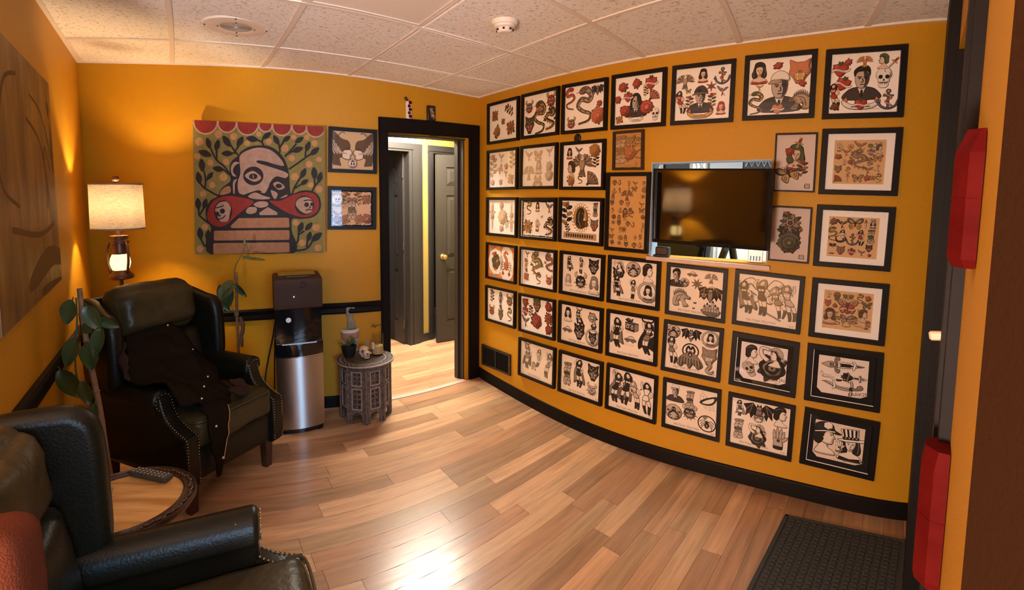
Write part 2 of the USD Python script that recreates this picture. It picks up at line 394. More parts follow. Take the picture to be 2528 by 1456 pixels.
# ------------------------------------------------------------------ picture geometry -> places in the room
cP, sP = math.cos(PITCH), math.sin(PITCH)
EYEV = np.array([0, 0, EYE])
def ray(px, py):
    a, b = (px - CX) / FPX, -(py - CY) / FPX
    return np.array([a, cP + b * sP, -sP + b * cP])
def at_z(px, py, z=0.):
    d = ray(px, py); return EYEV + d * ((z - EYE) / d[2])
def at_y(px, py, y):
    d = ray(px, py); return EYEV + d * (y / d[1])
def zc(x):
    return CEIL + .065 * (np.sqrt(np.square(x) + .16) - x) / 2 - .013
def at_ceil(px, py):
    z = CEIL
    for _ in range(30):
        p = at_z(px, py, z); z = zc(p[0])
    return p
def project(p):
    d = np.asarray(p, float) - EYEV; f = d[1] * cP - d[2] * sP; u = d[1] * sP + d[2] * cP
    return CX + FPX * d[0] / f, CY - FPX * u / f

class Curve:
    """A wall's line in plan with arc length; the normal points into the room."""
    def __init__(s, pts, flip=False):
        s.p = np.asarray(pts, float)[:, :2]; s.L = np.concatenate([[0], np.cumsum(np.linalg.norm(np.diff(s.p, axis=0), axis=1))]); s.flip = -1 if flip else 1
    def pos(s, a, off=0.):
        a = np.atleast_1d(np.asarray(a, float)); e = 1e-3
        f = lambda q: np.stack([np.interp(q, s.L, s.p[:, k]) for k in (0, 1)], 1)
        lo, hi = a < 0, a > s.L[-1]
        q = f(np.clip(a, 0, s.L[-1])); t = f(np.clip(a + .03, .06, s.L[-1])) - f(np.clip(a - .03, 0, s.L[-1] - .06)); t /= np.linalg.norm(t, axis=1, keepdims=True)
        q = q + t * np.where(lo, a, np.where(hi, a - s.L[-1], 0))[:, None]
        n = np.stack([-t[:, 1], t[:, 0]], 1) * s.flip
        return q + n * off
    def tn(s, a):
        t = (s.pos(a + .02) - s.pos(a - .02))[0]; t /= np.linalg.norm(t); return t, np.array([-t[1], t[0]]) * s.flip
    def hit(s, px, py, off=0.):
        """Where the pixel's ray meets the wall: (arc length, z)."""
        d = ray(px, py); a = np.linspace(-.3, s.L[-1] + .3, 900); q = s.pos(a, off)
        c = q[:, 0] * d[1] - q[:, 1] * d[0]; k = np.nonzero((c[:-1] * c[1:] <= 0) & (q[:-1] @ d[:2] > 0))[0][0]
        w = c[k] / (c[k] - c[k + 1]); aa = a[k] + (a[k + 1] - a[k]) * w; p = q[k] + (q[k + 1] - q[k]) * w
        return aa, EYE + d[2] * (p @ d[:2]) / (d[:2] @ d[:2])
    def slab(s, a0, a1, z0, z1, o0, o1, step=.08):
        """Part of the wall (or trim on it): between arc lengths, heights (numbers or functions of arc length) and offsets into the room."""
        n = max(2, int(abs(a1 - a0) / step) + 1); a = np.linspace(a0, a1, n)
        f0 = (lambda x: np.full(n, z0)) if np.ndim(z0) == 0 and not callable(z0) else z0
        f1 = (lambda x: np.full(n, z1)) if np.ndim(z1) == 0 and not callable(z1) else z1
        i, o = s.pos(a, o0), s.pos(a, o1); Z0, Z1 = f0(a), f1(a)
        R = [np.array([(*i[k], Z0[k]), (*o[k], Z0[k]), (*o[k], Z1[k]), (*i[k], Z1[k])]) for k in range(n)]
        m = loft(R); m.fix_normals() if False else None
        return m
    def profile(s, a0, a1, prof, step=.08):
        """Moulding: prof is a closed outline of (offset, z) with z a number or function of arc length added."""
        n = max(2, int(abs(a1 - a0) / step) + 1); a = np.linspace(a0, a1, n)
        R = []
        for x in a:
            q = np.vstack([s.pos(x, o) for o, z in prof]); R.append(np.column_stack([q, [z(x) if callable(z) else z for o, z in prof]]))
        return loft(R)

# ------------------------------------------------------------------ walls in plan, from the edges the photograph shows
def fitwall(pts, deg, t0, t1, n=60):
    pts = np.asarray(pts)[:, :2]; t = pts[:, 0] / pts[:, 1]; c = np.polyfit(t, pts[:, 1], deg); T = np.linspace(t0, t1, n); Y = np.polyval(c, T)
    return np.stack([T * Y, Y], 1)
bwp = [(190, 154), (427, 158), (655, 169), (860, 188), (1042, 215), (1184, 243)]
rwc = [(1185, 241.7), (1267, 217), (1403, 176), (1588.5, 134.7), (1838, 97.7), (2133.5, 66.8), (2354.7, 49.4)]
rwf = [(1261.6, 977.5), (1325.5, 1008), (1395.6, 1038.3), (1449, 1061), (1539.8, 1094.5), (1626.7, 1124.7), (1685.5, 1146.7), (1774, 1170.7), (1846, 1191.7), (1899.8, 1207), (1983.7, 1228.4), (2103, 1259.3), (2200, 1279), (2248.5, 1286.7)]
_rf = [at_z(*p) * (1.006, 1.006, 1) for p in rwf]
_rc = [at_ceil(*p) for p in rwc]
RW = fitwall(_rf + _rc + _rc, 4, .031, .93)
_b = [at_ceil(*p) for p in bwp]
BW = fitwall(_b, 3, _b[0][0] / _b[0][1], .031)
corner = (BW[-1] + RW[0]) / 2
BW[-1] = corner; RW[0] = corner
right = Curve(RW, flip=False)    # runs from the far corner towards the camera; room on its right-hand side
right.flip = -1
back = Curve(BW, flip=False); back.flip = -1
for c in (right, back):
    t, n = c.tn(c.L[-1] / 2); m = c.pos(c.L[-1] / 2)[0]
    if n @ (-m) < 0: c.flip *= -1
lwp = [at_ceil(*p) for p in [(190, 154), (157, 92), (88, 0)]]
LC = np.array(BW[0]); d_ = (lwp[2] - lwp[0])[:2]; d_ /= np.linalg.norm(d_)
left = Curve([LC, LC + d_ * 4.2]); left.flip = 1
t, n = left.tn(1.); 
if n @ np.array([1., .3]) < 0: left.flip *= -1
if __name__ == '__main__' and globals().get('DEBUG'):
    print('corner', corner, 'leftcorner', LC, 'left dir', d_)
    print('RW', RW[::12].round(2).tolist()); print('BW', BW[::12].round(2).tolist())
    for p in [(938, 740), (800, 748), (520, 768)]: print('rail', p, back.hit(*p))
    for p in [(955, 325), (1147, 347), (938, 292), (1185, 318)]: print('door', p, back.hit(*p))
    for p in [(25, 1020), (185, 815), (122, 208), (152, 690), (0, 80), (0, 790)]: print('left', p, left.hit(*p))
    for p in [(961, 978.7), (1162, 935.7)]: print('thr', at_z(*p), back.hit(*p))
    for p in [(1608.5, 399.7), (1907, 395), (1602, 628.5), (1893, 654)]: print('open', p, right.hit(*p))

# ------------------------------------------------------------------ room shell
WT = .12                                   # wall thickness
S0, S1, Z0, Z1 = 1.674, 2.282, 1.235, 1.784    # pass-through in the right wall (arc length, height)
D0, D1, DZ = 2.362, 3.075, 2.045           # doorway in the back wall
top = lambda a_c: (lambda a: zc(a_c.pos(a)[:, 0]) + .02)
topR, topB, topL = top(right), top(back), top(left)
struct('wall_right', cat(right.slab(-.13, S0, 0, topR, -WT, 0), right.slab(S1, right.L[-1] + .02, 0, topR, -WT, 0),
                         right.slab(S0, S1, 0, Z0, -WT, 0), right.slab(S0, S1, Z1, topR, -WT, 0)), 'wall_paint', label='mustard yellow wall covered with rows of framed tattoo sheets')
struct('wall_back', cat(back.slab(-.13, D0, 0, topB, -WT, 0), back.slab(D1, back.L[-1] + .13, 0, topB, -WT, 0), back.slab(D0, D1, DZ, topB, -WT, 0)), 'wall_paint', label='mustard yellow wall with the doorway and chair rail')
LEND = 2.98
struct('wall_left', left.slab(-.13, LEND, 0, topL, -WT, 0), 'wall_paint', label='mustard yellow wall behind the large brown painting')
LE = left.pos(LEND)[0]
E0 = right.pos(right.L[-1])[0]             # corner beside the exit door
E1 = np.array([.52, .50])
front = Curve([E0 + (E0 - E1) * .02, E1]); front.flip = 1
t, n = front.tn(1.)
if n[0] > 0: front.flip *= -1
def fs(px, py=473.): return front.hit(px, py)[0]
SD0, SD1 = fs(2338), fs(2388)              # opening of the exit door
struct('wall_front', cat(front.slab(-.1, SD0, 0, 2.46, -WT, 0), front.slab(SD1, front.L[-1], 0, 2.46, -WT, 0), front.slab(SD0, SD1, 2.09, 2.46, -WT, 0)), 'wall_paint', label='narrow strip of yellow wall beside the exit door')
far_w = [(LE, (-2.3, 1.25)), ((-2.3, 1.25), (-2.3, -1.7)), ((1.75, -1.7), (1.75, .44))]
for k, (a, b) in enumerate(far_w):
    a, b = np.array(a), np.array(b); m = (a + b) / 2
    struct('wall_rear', bar((*a, 1.23), (*b, 1.23), .1, 2.46, 0), 'wall_paint')
# wall with the street window behind the camera
struct('wall_window', cat(bx((-.925, -1.72, 1.23), (2.75, .1, 2.46), 0), bx((1.76, -1.72, 1.23), (.02, .1, 2.46), 0), bx((1.1, -1.72, .38), (1.3, .1, .76), 0), bx((1.1, -1.72, 2.28), (1.3, .1, .36), 0)), 'wall_paint')
w1 = Thing('window_1', kind='structure', loc=(1.1, -1.72, .76))
w1.add('frame', cat(bx((.47, -1.7, 1.43), (.05, .06, 1.34)), bx((1.73, -1.7, 1.43), (.05, .06, 1.34)), bx((1.1, -1.7, .79), (1.3, .06, .05)), bx((1.1, -1.7, 2.08), (1.3, .06, .05)), bx((1.1, -1.7, 1.43), (.03, .05, 1.3))), 'black_trim')
# wall end nearest the camera, its shade painted in as dark brown
struct('trim_1', bar((.517, .445, 1.23), (1.75, .445, 1.23), .106, 2.46, .0), 'shade_brown', label='wall end at the right edge of the view with its shade painted brown')

# doorway casing, lining and stop
def cas(c, a0, a1, z0, z1, o=.018): return c.slab(a0, a1, z0, z1, -.002, o)
casing = Thing('trim', kind='structure', label='black casing around the doorway to the hall', loc=(*back.pos(D1)[0], 0))
LA = back.hit(938, 600)[0]
casing.add('side_casing', cat(cas(back, LA, D0, 0, 2.165), cas(back, LA + .008, D0 - .012, .0, 2.16, .024)), 'black_trim')
casing.add('side_casing', cat(cas(back, D1 + .035, back.L[-1] - .016, 0, 2.165), cas(back, D1 + .05, back.L[-1] - .03, 0, 2.15, .026)), 'black_trim')
casing.add('head_casing', cat(cas(back, LA, back.L[-1] - .016, DZ + .012, 2.165, .0185), cas(back, LA + .01, back.L[-1] - .03, DZ + .02, 2.155, .025)), 'black_trim')
casing.add('door_lining', cat(back.slab(D0 - .004, D0 + .006, 0, DZ, -.13, .0), back.slab(D1 - .012, D1 + .04, 0, DZ + .01, -.13, -.012), back.slab(D1 - .03, D1 - .01, 0, DZ, -.11, -.065), back.slab(D0, D1, DZ - .008, DZ + .012, -.13, 0.)), 'grey_door')
hz = [back.hit(1163, y)[1] for y in (402, 428)]
casing.add('strike_plate', back.slab(D1 + .008, D1 + .036, hz[1], hz[0], -.014, -.006), 'hinge')
# baseboards and chair rails
def base_prof(h=.085, t=.016): return [(0, 0), (t, 0), (t, h - .012), (t - .006, h - .002), (t - .012, h), (0, h)]
struct('baseboard_right', right.profile(0.0, right.L[-1] - .01, base_prof()), 'black_trim', label='dark baseboard along the picture wall')
struct('baseboard_back', back.profile(0.016, LA - .002, base_prof()), 'black_trim')
struct('baseboard_left', left.profile(0.016, LEND, base_prof()), 'black_trim')
rb = np.array([back.hit(*p) for p in [(530, 768), (800, 749), (936, 741)]]); rb = np.vstack([[0, rb[0, 1] - .012], rb])
rl = np.array([left.hit(*p) for p in [(183, 818), (100, 925), (25, 1020)]]); rl = np.vstack([[0, rb[0, 1]], rl, [LEND, rl[-1, 1] + .01]])
zb, zl = (lambda x: float(np.interp(x, rb[:, 0], rb[:, 1]))), (lambda x: float(np.interp(x, rl[:, 0], rl[:, 1])))
def rail_prof(z, h): return [(0, z), (.02, z), (.028, lambda x: z(x) - .012), (.024, lambda x: z(x) - h * .35), (.014, lambda x: z(x) - h * .45), (.020, lambda x: z(x) - h * .6), (.022, lambda x: z(x) - h * .85), (.012, lambda x: z(x) - h), (0, lambda x: z(x) - h)]
struct('trim', back.profile(.02, LA - .002, rail_prof(zb, .082)), 'black_trim', label='black chair rail on the back wall behind the water cooler')
struct('trim', left.profile(.02, LEND, rail_prof(zl, .085)), 'black_trim', label='black chair rail running down the left wall')
# lining of the pass-through and its wooden sill
pas = Thing('trim', kind='structure', label='pale lining and sill of the pass-through behind the television', loc=(*right.pos(S0)[0], Z0))
pas.add('lining', cat(right.slab(S0 - .004, S0 + .006, Z0, Z1, -.125, -.001), right.slab(S1 - .006, S1 + .004, Z0, Z1, -.125, -.001), right.slab(S0, S1, Z1 - .006, Z1 + .004, -.125, -.001)), 'jamb_bluelit')
sa, sb_ = right.hit(1595, 632, .03), right.hit(1900, 658, .03)
pas.add('sill_board', right.slab(sa[0], sb_[0], lambda a: np.interp(a, [S0, S1], [sa[1] - .022, sb_[1] - .022]), lambda a: np.interp(a, [S0, S1], [sa[1], sb_[1]]), -.13, .03), 'sill_wood', label='pinkish wooden sill board under the television')

# ------------------------------------------------------------------ ceiling
FC, ANG = 1120., .618
def unroll(u, v):
    x = u * math.cos(ANG) - v * math.sin(ANG); y = u * math.sin(ANG) + v * math.cos(ANG)
    r, th = np.hypot(x, y), np.arctan2(x, y); return np.stack([r * th, r * FPX / FC], -1)
GRID = {(0, -1): (157, 92), (0, 0): (424, 103), (0, 1): (690, 122), (0, 2): (920, 149), (0, 3): (1115, 186), (1, 1): (762, 15), (1, 2): (1038, 69), (1, 3): (1249, 128.3), (2, 3): (1442, 55.5),
        (-.73, -1): (190, 154), (-.73, 0): (427, 158), (-.73, 1): (655, 169), (-.73, 2): (860, 188), (-.73, 3): (1042, 215), (0, 3.86): (1267, 217), (1, 3.86): (1403, 176), (2, 3.86): (1588, 134.7), (3, 3.86): (1838, 97.7), (4, 3.86): (2133, 66.8)}
def feat(i, j):
    i, j = np.atleast_1d(np.asarray(i, float)), np.atleast_1d(np.asarray(j, float)); w = unroll(.591 * j, 2.627 - .591 * i)
    return np.stack([w[:, 0], w[:, 1], np.ones(len(i)), i, j, i * j, i * i, j * j], 1)
_k = np.array(list(GRID)); _p = np.array([at_ceil(*q)[:2] for q in GRID.values()])
_A = feat(_k[:, 0], _k[:, 1]); _R = np.diag([1e-3] * 2 + [1e-4] + [.01, .01, .03, .03, .03])
_t = _p - _A[:, :2]
_C = np.linalg.solve(_A.T @ _A + _R, _A.T @ _t)
def grid(i, j):
    f = feat(i, j); return f[:, :2] + f @ _C
room = Polygon([*right.pos(np.linspace(0, right.L[-1], 40)), E1, (1.75, .45), (1.75, -1.7), (-2.3, -1.7), (-2.3, 1.25), *left.pos(np.linspace(LEND, 0, 4)), *back.pos(np.linspace(0, back.L[-1], 40))]).buffer(0)
def zslab(poly, z0, z1):
    """Prism over a plan polygon between two height functions of x."""
    out = []
    for g in polys(poly):
        v, f = trimesh.creation.triangulate_polygon(g, engine='earcut'); v = np.asarray(v); n = len(v)
        lo, hi = np.column_stack([v, z0(v[:, 0])]), np.column_stack([v, z1(v[:, 0])]); fs_ = [*[(a, c, b) for a, b, c in f], *[(n + a, n + b, n + c) for a, b, c in f]]
        ed = {}
        for a, b, c in f:
            for e in ((a, b), (b, c), (c, a)): ed[e] = 1
        for a, b in ed:
            if (b, a) not in ed: fs_ += [(a, b, n + b), (a, n + b, n + a)]
        out.append(TM(np.vstack([lo, hi]), fs_, process=False))
    return cat(out) if out else None
ceiling = Thing('ceiling', kind='structure', label='dropped ceiling of white fissured tiles in a metal grid')
G8 = np.linspace(0, 1, 6)
def cell(i0, i1, j0, j1, e):
    a = [(i0 + e, j0 + e + (j1 - j0 - 2 * e) * t) for t in G8] + [(i0 + e + (i1 - i0 - 2 * e) * t, j1 - e) for t in G8[1:]] + [(i1 - e, j1 - e - (j1 - j0 - 2 * e) * t) for t in G8[1:]] + [(i1 - e - (i1 - i0 - 2 * e) * t, j0 + e) for t in G8[1:-1]]
    a = np.array(a); return Polygon(grid(a[:, 0], a[:, 1])).buffer(0)
diffuser_cells = {(1, 1)}
for i in range(-1, 7):
    for j in range(-2, 7):
        i0 = i if i >= 0 else -.9
        c = cell(i0, i + 1, j, j + 1, .016).intersection(room)
        if (i, j) in diffuser_cells or c.area < .003: continue
        m = zslab(c, lambda x: zc(x) + .006, lambda x: zc(x) + .02)
        if m is not None: ceiling.add('ceiling_tile', m, 'ceiling_tile', smooth=False)
def gline(a, b, w, zo=0.):
    i = np.linspace(a[0], b[0], 40); j = np.linspace(a[1], b[1], 40); g = LineString(grid(i, j)).buffer(w / 2, cap_style='flat', quad_segs=2).intersection(room)
    return zslab(g, lambda x: zc(x) + zo, lambda x: zc(x) + zo + .012)
for i in range(0, 7):
    m = gline((i, -2.), (i, 7.), .026)
    if m is not None: ceiling.add('grid_bar', m, 'grid_bar', smooth=False)
for j in range(-1, 7):
    m = gline((-.9, j), (7, j), .026, .0006)
    if m is not None: ceiling.add('grid_bar', m, 'grid_bar', smooth=False)
for c_, z_ in ((back, 'b'), (right, 'r'), (left, 'l')):
    L_ = c_.L[-1] if z_ != 'l' else LEND
    ceiling.add('wall_angle', c_.slab(.0, L_, lambda a, c_=c_: zc(c_.pos(a)[:, 0]) - .004, lambda a, c_=c_: zc(c_.pos(a)[:, 0]) + .012, .0, .022), 'grid_bar')
ceiling.add('backing', zslab(room.buffer(.1), lambda x: zc(x) + .06, lambda x: zc(x) + .10), 'dark_void', smooth=False)

# ------------------------------------------------------------------ floor
floor = Thing('floor', kind='structure', label='glossy wood-look plank floor')
hallpoly = Polygon([(-3.0, 3.6), (.35, 4.2), (.6, 7.2), (-3.0, 7.2)])
floor.add('subfloor', zslab(shapely.union_all([room.buffer(.12), hallpoly, sbox(-.2, 2.3, 4.0, 7.2)]), lambda x: x * 0 - .05, lambda x: x * 0 - .006), 'shade_brown', smooth=False)
pr = random.Random(11)
PW = .100
def plank(u0, u1, v0, v1, m):
    n = max(2, int((u1 - u0) / .16) + 1); u = np.linspace(u0 + .0008, u1 - .0008, n); a = unroll(u, np.full(n, v0 + .0006)); b = unroll(u, np.full(n, v1 - .0006))
    tp = np.stack([np.column_stack([a, np.zeros(n)]), np.column_stack([b, np.zeros(n)])], 1); bt = tp - (0, 0, .006)
    v = np.vstack([tp.reshape(-1, 3), bt.reshape(-1, 3)]); N = 2 * n; f = []
    for k in range(n - 1):
        q = [2 * k, 2 * k + 2, 2 * k + 3, 2 * k + 1]; f += [(q[0], q[1], q[2]), (q[0], q[2], q[3])]
        f += [(q[0], N + q[0], N + q[1]), (q[0], N + q[1], q[1]), (q[3], q[2], N + q[2]), (q[3], N + q[2], N + q[3])]
    e = 2 * n - 2; f += [(0, 1, N + 1), (0, N + 1, N), (e, N + e, N + e + 1), (e, N + e + 1, e + 1)]
    o = pr.random() * 50, pr.random() * 50
    uv1 = np.stack([np.stack([u, np.full(n, v0)], 1), np.stack([u, np.full(n, v1)], 1)], 1).reshape(-1, 2) + o
    floor.add('plank', TM(v, f, process=False), m, smooth=False, uv=np.vstack([uv1, uv1]))
zone = shapely.union_all([room, hallpoly])
v = -1.25; nplank = 0
while v < 5.3:
    u = -2.6 - pr.random()
    while u < 4.2:
        L = pr.uniform(.55, 1.25); u1 = u + L
        pts = unroll(np.array([u, (u + u1) / 2, u1, u, u1]), np.array([v, v + PW / 2, v, v + PW, v + PW]))
        pp = [project((*q, 0)) for q in pts if q[1] > .8]
        vis = pp and min(p[1] for p in pp) < 1600 and max(p[0] for p in pp) > -60 and min(p[0] for p in pp) < 2600 and all(q[1] > .6 for q in pts)
        poly = Polygon(pts[[0, 2, 4, 3]]).buffer(0)
        if vis and poly.intersects(zone) and not (v > 3.12 and pts[1][0] > .6):
            plank(u, u1, v, v + PW, pr.choice(PLANKS)); nplank += 1
        u = u1
    v += PW
# metal transition strip at the doorway
struct('trim', back.slab(D0, D1 - .01, 0.0003, .005, -.02, .03), 'sill_wood', label='flat threshold strip across the doorway floor')

# ------------------------------------------------------------------ hall beyond the doorway
h0, h1 = at_z(955, 353, 2.09)[:2], at_z(1147, 370, 2.09)[:2]
hd = (h1 - h0) / np.linalg.norm(h1 - h0)
hall = Curve([h0 - hd * 1.6, h1 + hd * 1.0]); hall.flip = 1
t, n = hall.tn(1.)
if n[1] > 0: hall.flip *= -1
hs = lambda px, py=600.: hall.hit(px, py)[0]
DH = 2.03
a0, a1, b0, b1 = hs(930) - .35, hs(1010), hs(1067), hs(1067) + .80
struct('wall_hall', cat(hall.slab(-.2, a0, 0, 2.42, -.1, 0), hall.slab(a1, b0, 0, 2.42, -.1, 0), hall.slab(b1, hall.L[-1], 0, 2.42, -.1, 0), hall.slab(a0, a1, DH, 2.42, -.1, 0), hall.slab(b0, b1, DH, 2.42, -.1, 0)), 'hall_paint', label='bright yellow hall wall between two grey doors')
struct('ceiling_hall', zslab(Polygon([*hall.pos(np.linspace(-.2, hall.L[-1], 5)), (1.2, 4.5), (.15, 4.35), *back.pos(np.linspace(back.L[-1], 1.0, 24), -.06), (-2.6, 4.2)]).buffer(0), lambda x: x * 0 + 2.40, lambda x: x * 0 + 2.44), 'white_wall', smooth=False)
struct('wall_hall', bar((*(corner + (.12, .14)), 1.21), (1.05, 6.6, 1.21), .08, 2.42, 0), 'hall_paint')
struct('wall_hall', bar((-2.3, 4.0, 1.21), (-1.9, 4.6, 1.21), .08, 2.42, 0), 'hall_paint')
def hcas(a0, a1, l=.075, r=.075): return [hall.slab(a0 - l, a0 + .008, 0, DH + .01, 0, .02), hall.slab(a0 - l * .75, a0 - l * .2, 0, DH + .01, 0, .028), hall.slab(a1 - .008, a1 + r, 0, DH + .01, 0, .02), hall.slab(a1 + r * .2, a1 + r * .75, 0, DH + .01, 0, .028), hall.slab(a0 - l, a1 + r, DH - .008, DH + .075, 0, .0205), hall.slab(a0 - .055, a1 + .055, DH + .015, DH + .055, 0, .0285)]
struct('trim', cat(*hcas(a0, a1, .075, hs(1041) - a1), hall.slab(a1 - .004, a1 + .01, 0, DH, -.12, 0)), 'grey_door', label='grey casing of the left hall door')
struct('trim', cat(*hcas(b0, b1, b0 - hs(1057)), hall.slab(b0 - .01, b0 + .004, 0, DH, -.12, 0)), 'grey_door', label='grey casing of the right hall door')
struct('baseboard_hall', hall.slab(hs(1041), hs(1057), 0, .085, 0, .018), 'grey_door')
for A_, B_ in ((a0, a1), (b0, b1)):   # rooms behind the two doors, their shade painted as near-black walls
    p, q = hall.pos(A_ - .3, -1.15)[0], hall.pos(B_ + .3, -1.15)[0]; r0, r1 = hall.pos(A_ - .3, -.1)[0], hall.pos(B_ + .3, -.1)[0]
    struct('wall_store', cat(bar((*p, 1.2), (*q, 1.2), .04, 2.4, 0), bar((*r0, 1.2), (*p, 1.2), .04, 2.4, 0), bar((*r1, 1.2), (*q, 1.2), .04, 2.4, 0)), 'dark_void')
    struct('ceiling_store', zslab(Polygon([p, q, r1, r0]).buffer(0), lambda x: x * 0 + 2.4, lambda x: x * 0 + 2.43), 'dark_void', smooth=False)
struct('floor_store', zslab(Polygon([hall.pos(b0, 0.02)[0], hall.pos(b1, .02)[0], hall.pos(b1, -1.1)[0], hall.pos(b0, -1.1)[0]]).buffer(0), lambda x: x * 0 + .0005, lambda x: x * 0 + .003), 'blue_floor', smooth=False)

def six_panel(T, w, h, th=.036):
    """Leaf in local axes: hinge edge at x=0, leaf along +x, face towards -y."""
    st, mu = .115, .10
    xs = [(st, (w - mu) / 2), ((w + mu) / 2, w - st)]; zs = [(.23, .80), (.93, 1.60), (1.70, 1.90)]
    zs = [(a * h / 2.03, b * h / 2.03) for a, b in zs]
    hole = shapely.union_all([sbox(x0, z0, x1, z1) for x0, x1 in xs for z0, z1 in zs])
    m = extrude(sbox(0, .006, w, h).difference(hole), th); v = np.asarray(m.vertices)
    T.add('stiles_and_rails', TM(np.stack([v[:, 0], v[:, 2] - th / 2, v[:, 1]], 1), m.faces, process=False), 'grey_door', smooth=False)
    for z0, z1 in zs:
        for x0, x1 in xs:
            c = ((x0 + x1) / 2, 0, (z0 + z1) / 2); W_, H_ = x1 - x0, z1 - z0; pts = []
            for y, e in ((-.003, 0), (.003, 0), (-.016, .045), (.016, .045), (-.008, .028), (.008, .028)):
                pts += [(c[0] + sx * (W_ / 2 - e), y, c[2] + sz * (H_ / 2 - e)) for sx in (-1, 1) for sz in (-1, 1)]
            T.add('panel', hull(pts), 'grey_door', smooth=False)
def knob(T, x, z, side=-1):
    pr_ = [(.030, 0), (.030, .006), (.012, .012), (.011, .034), (.020, .040), (.028, .052), (.026, .064), (.014, .070), (0, .071)]
    m = lathe([(0, 0)] + pr_, n=20); T.add('knob', move(move(m, rx=math.pi / 2 if side < 0 else -math.pi / 2), (x, side * .018, z)), 'brass_knob')
# left door: hinged on its right, opened away into the next room
hp = hall.pos(a1 - .01, -.06)[0]; q1 = at_z(955, 827)[:2]
w_ = .76; ang = math.atan2(q1[1] - hp[1], q1[0] - hp[0])
d1 = Thing('door_1', kind='structure', label='grey six-panel hall door swung open at left', loc=(*hp, 0), rotz=ang, islocal=True)
# leaf along +x from the hinge, seen face: the side towards the camera
six_panel(d1, w_, 2.0)
for z in (.22, 1.05, 1.80): d1.add('hinge', move(cyl((0, 0, -.045), (0, 0, .045), .008, n=10), (-.006, .018, z)), 'hinge')
kn = at_z(1078, 846)[:2]; kq = at_z(1145, 834.5)[:2]; ang2 = math.atan2(kn[1] - kq[1], kn[0] - kq[0]); w2 = .74
hp2 = kn + w2 * np.array([-math.cos(ang2), -math.sin(ang2)])
d2 = Thing('door_2', kind='structure', label='grey six-panel hall door standing ajar with a brass knob', loc=(*hp2, 0), rotz=ang2, islocal=True)
six_panel(d2, w2, 2.0); knob(d2, w2 - .065, .93, 1); knob(d2, w2 - .065, .93, -1)
# green cord hanging from the far side of the right door's knob height
gp = at_y(1143, 585, 5.35)
g = Thing('lanyard', 'bright green cord hanging on the right hall door', 'cord', loc=tuple(gp))
g.add('loop', tube(smoothpts([gp + (.02, 0, .115), gp + (-.012, -.01, .06), gp + (-.02, -.012, -.02), gp + (-.004, -.01, -.10), gp + (.018, -.01, -.13), gp + (.012, -.01, -.06), gp + (.0, -.01, .02), gp + (.02, 0, .115)], 6), .006, 6), 'green_cord')

# ------------------------------------------------------------------ room behind the pass-through
struct('wall_studio', cat(bar((.75, 5.9, 1.21), (4.3, 4.3, 1.21), .08, 2.42, 0), bar((4.3, 4.3, 1.21), (2.75, 2.0, 1.21), .08, 2.42, 0)), 'white_wall')
struct('floor_studio', zslab(Polygon([(.9, 5.9), (4.3, 4.3), (2.7, 2.1), *right.pos(np.linspace(right.L[-1], .8, 12), -.13)]).buffer(0), lambda x: x * 0 + .0, lambda x: x * 0 + .004), 'white_gloss', smooth=False)
struct('ceiling_studio', zslab(Polygon([(.75, 5.9), (4.3, 4.3), (2.75, 2.0), *right.pos(np.linspace(right.L[-1], .3, 14), -.13)]).buffer(0), lambda x: x * 0 + 2.40, lambda x: x * 0 + 2.44), 'white_wall', smooth=False)

# ------------------------------------------------------------------ tattoo-sheet art: flat printed shapes (units -1..1)
def ell(cx, cy, rx, ry=None, rot=0.):
    g = aff.scale(Point(0, 0).buffer(1, quad_segs=5), rx, rx if ry is None else ry); return aff.translate(aff.rotate(g, rot), cx, cy)
def pg(*p): return Polygon(p).buffer(0)
def sm(*p): return Polygon(smoothpts(p, 5, True)).buffer(0)
def ln(w, *p, s=True):
    return LineString(smoothpts(p, 5) if s and len(p) > 2 else p).buffer(w, quad_segs=2)
def taper(p, w0, w1, s=5):
    q = smoothpts(p, s); n = len(q); t = np.gradient(q, axis=0); t /= np.linalg.norm(t, axis=1, keepdims=True) + 1e-9; nn = np.stack([-t[:, 1], t[:, 0]], 1); w = np.linspace(w0, w1, n)[:, None]
    return shapely.union_all([Polygon([*(q[i] + nn[i] * w[i], q[i + 1] + nn[i + 1] * w[i + 1], q[i + 1] - nn[i + 1] * w[i + 1], q[i] - nn[i] * w[i])]).buffer(.004) for i in range(n - 1)])
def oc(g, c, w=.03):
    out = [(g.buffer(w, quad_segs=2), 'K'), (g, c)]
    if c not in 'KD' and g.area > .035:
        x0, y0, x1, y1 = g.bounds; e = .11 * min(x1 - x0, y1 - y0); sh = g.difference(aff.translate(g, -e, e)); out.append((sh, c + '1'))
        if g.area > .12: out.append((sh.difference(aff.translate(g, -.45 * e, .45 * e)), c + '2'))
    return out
def tf(m, d=(0, 0), s=1., rot=0., fx=False):
    return [(aff.translate(aff.scale(aff.rotate(g, rot, origin=(0, 0)), -s if fx else s, s, origin=(0, 0)), *d), c) for g, c in m]
def wavy(r, n, amp, ph=0., cx=0, cy=0, k=36):
    t = np.arange(k) * 2 * np.pi / k; q = r * (1 + amp * np.abs(np.sin(n * t / 2 + ph))); return Polygon(np.stack([cx + q * np.cos(t), cy + q * np.sin(t)], 1)).buffer(0)
def leafs(a, L, w=.22, c='G'):
    g = sm((.0, 0), (.5 * L, w), (L, 0), (.5 * L, -w)); g = aff.rotate(g, a, origin=(0, 0)); v = aff.rotate(ln(.018, (.15 * L, 0), (.9 * L, 0)), a, origin=(0, 0)); return oc(g, c) + [(v, 'K')]
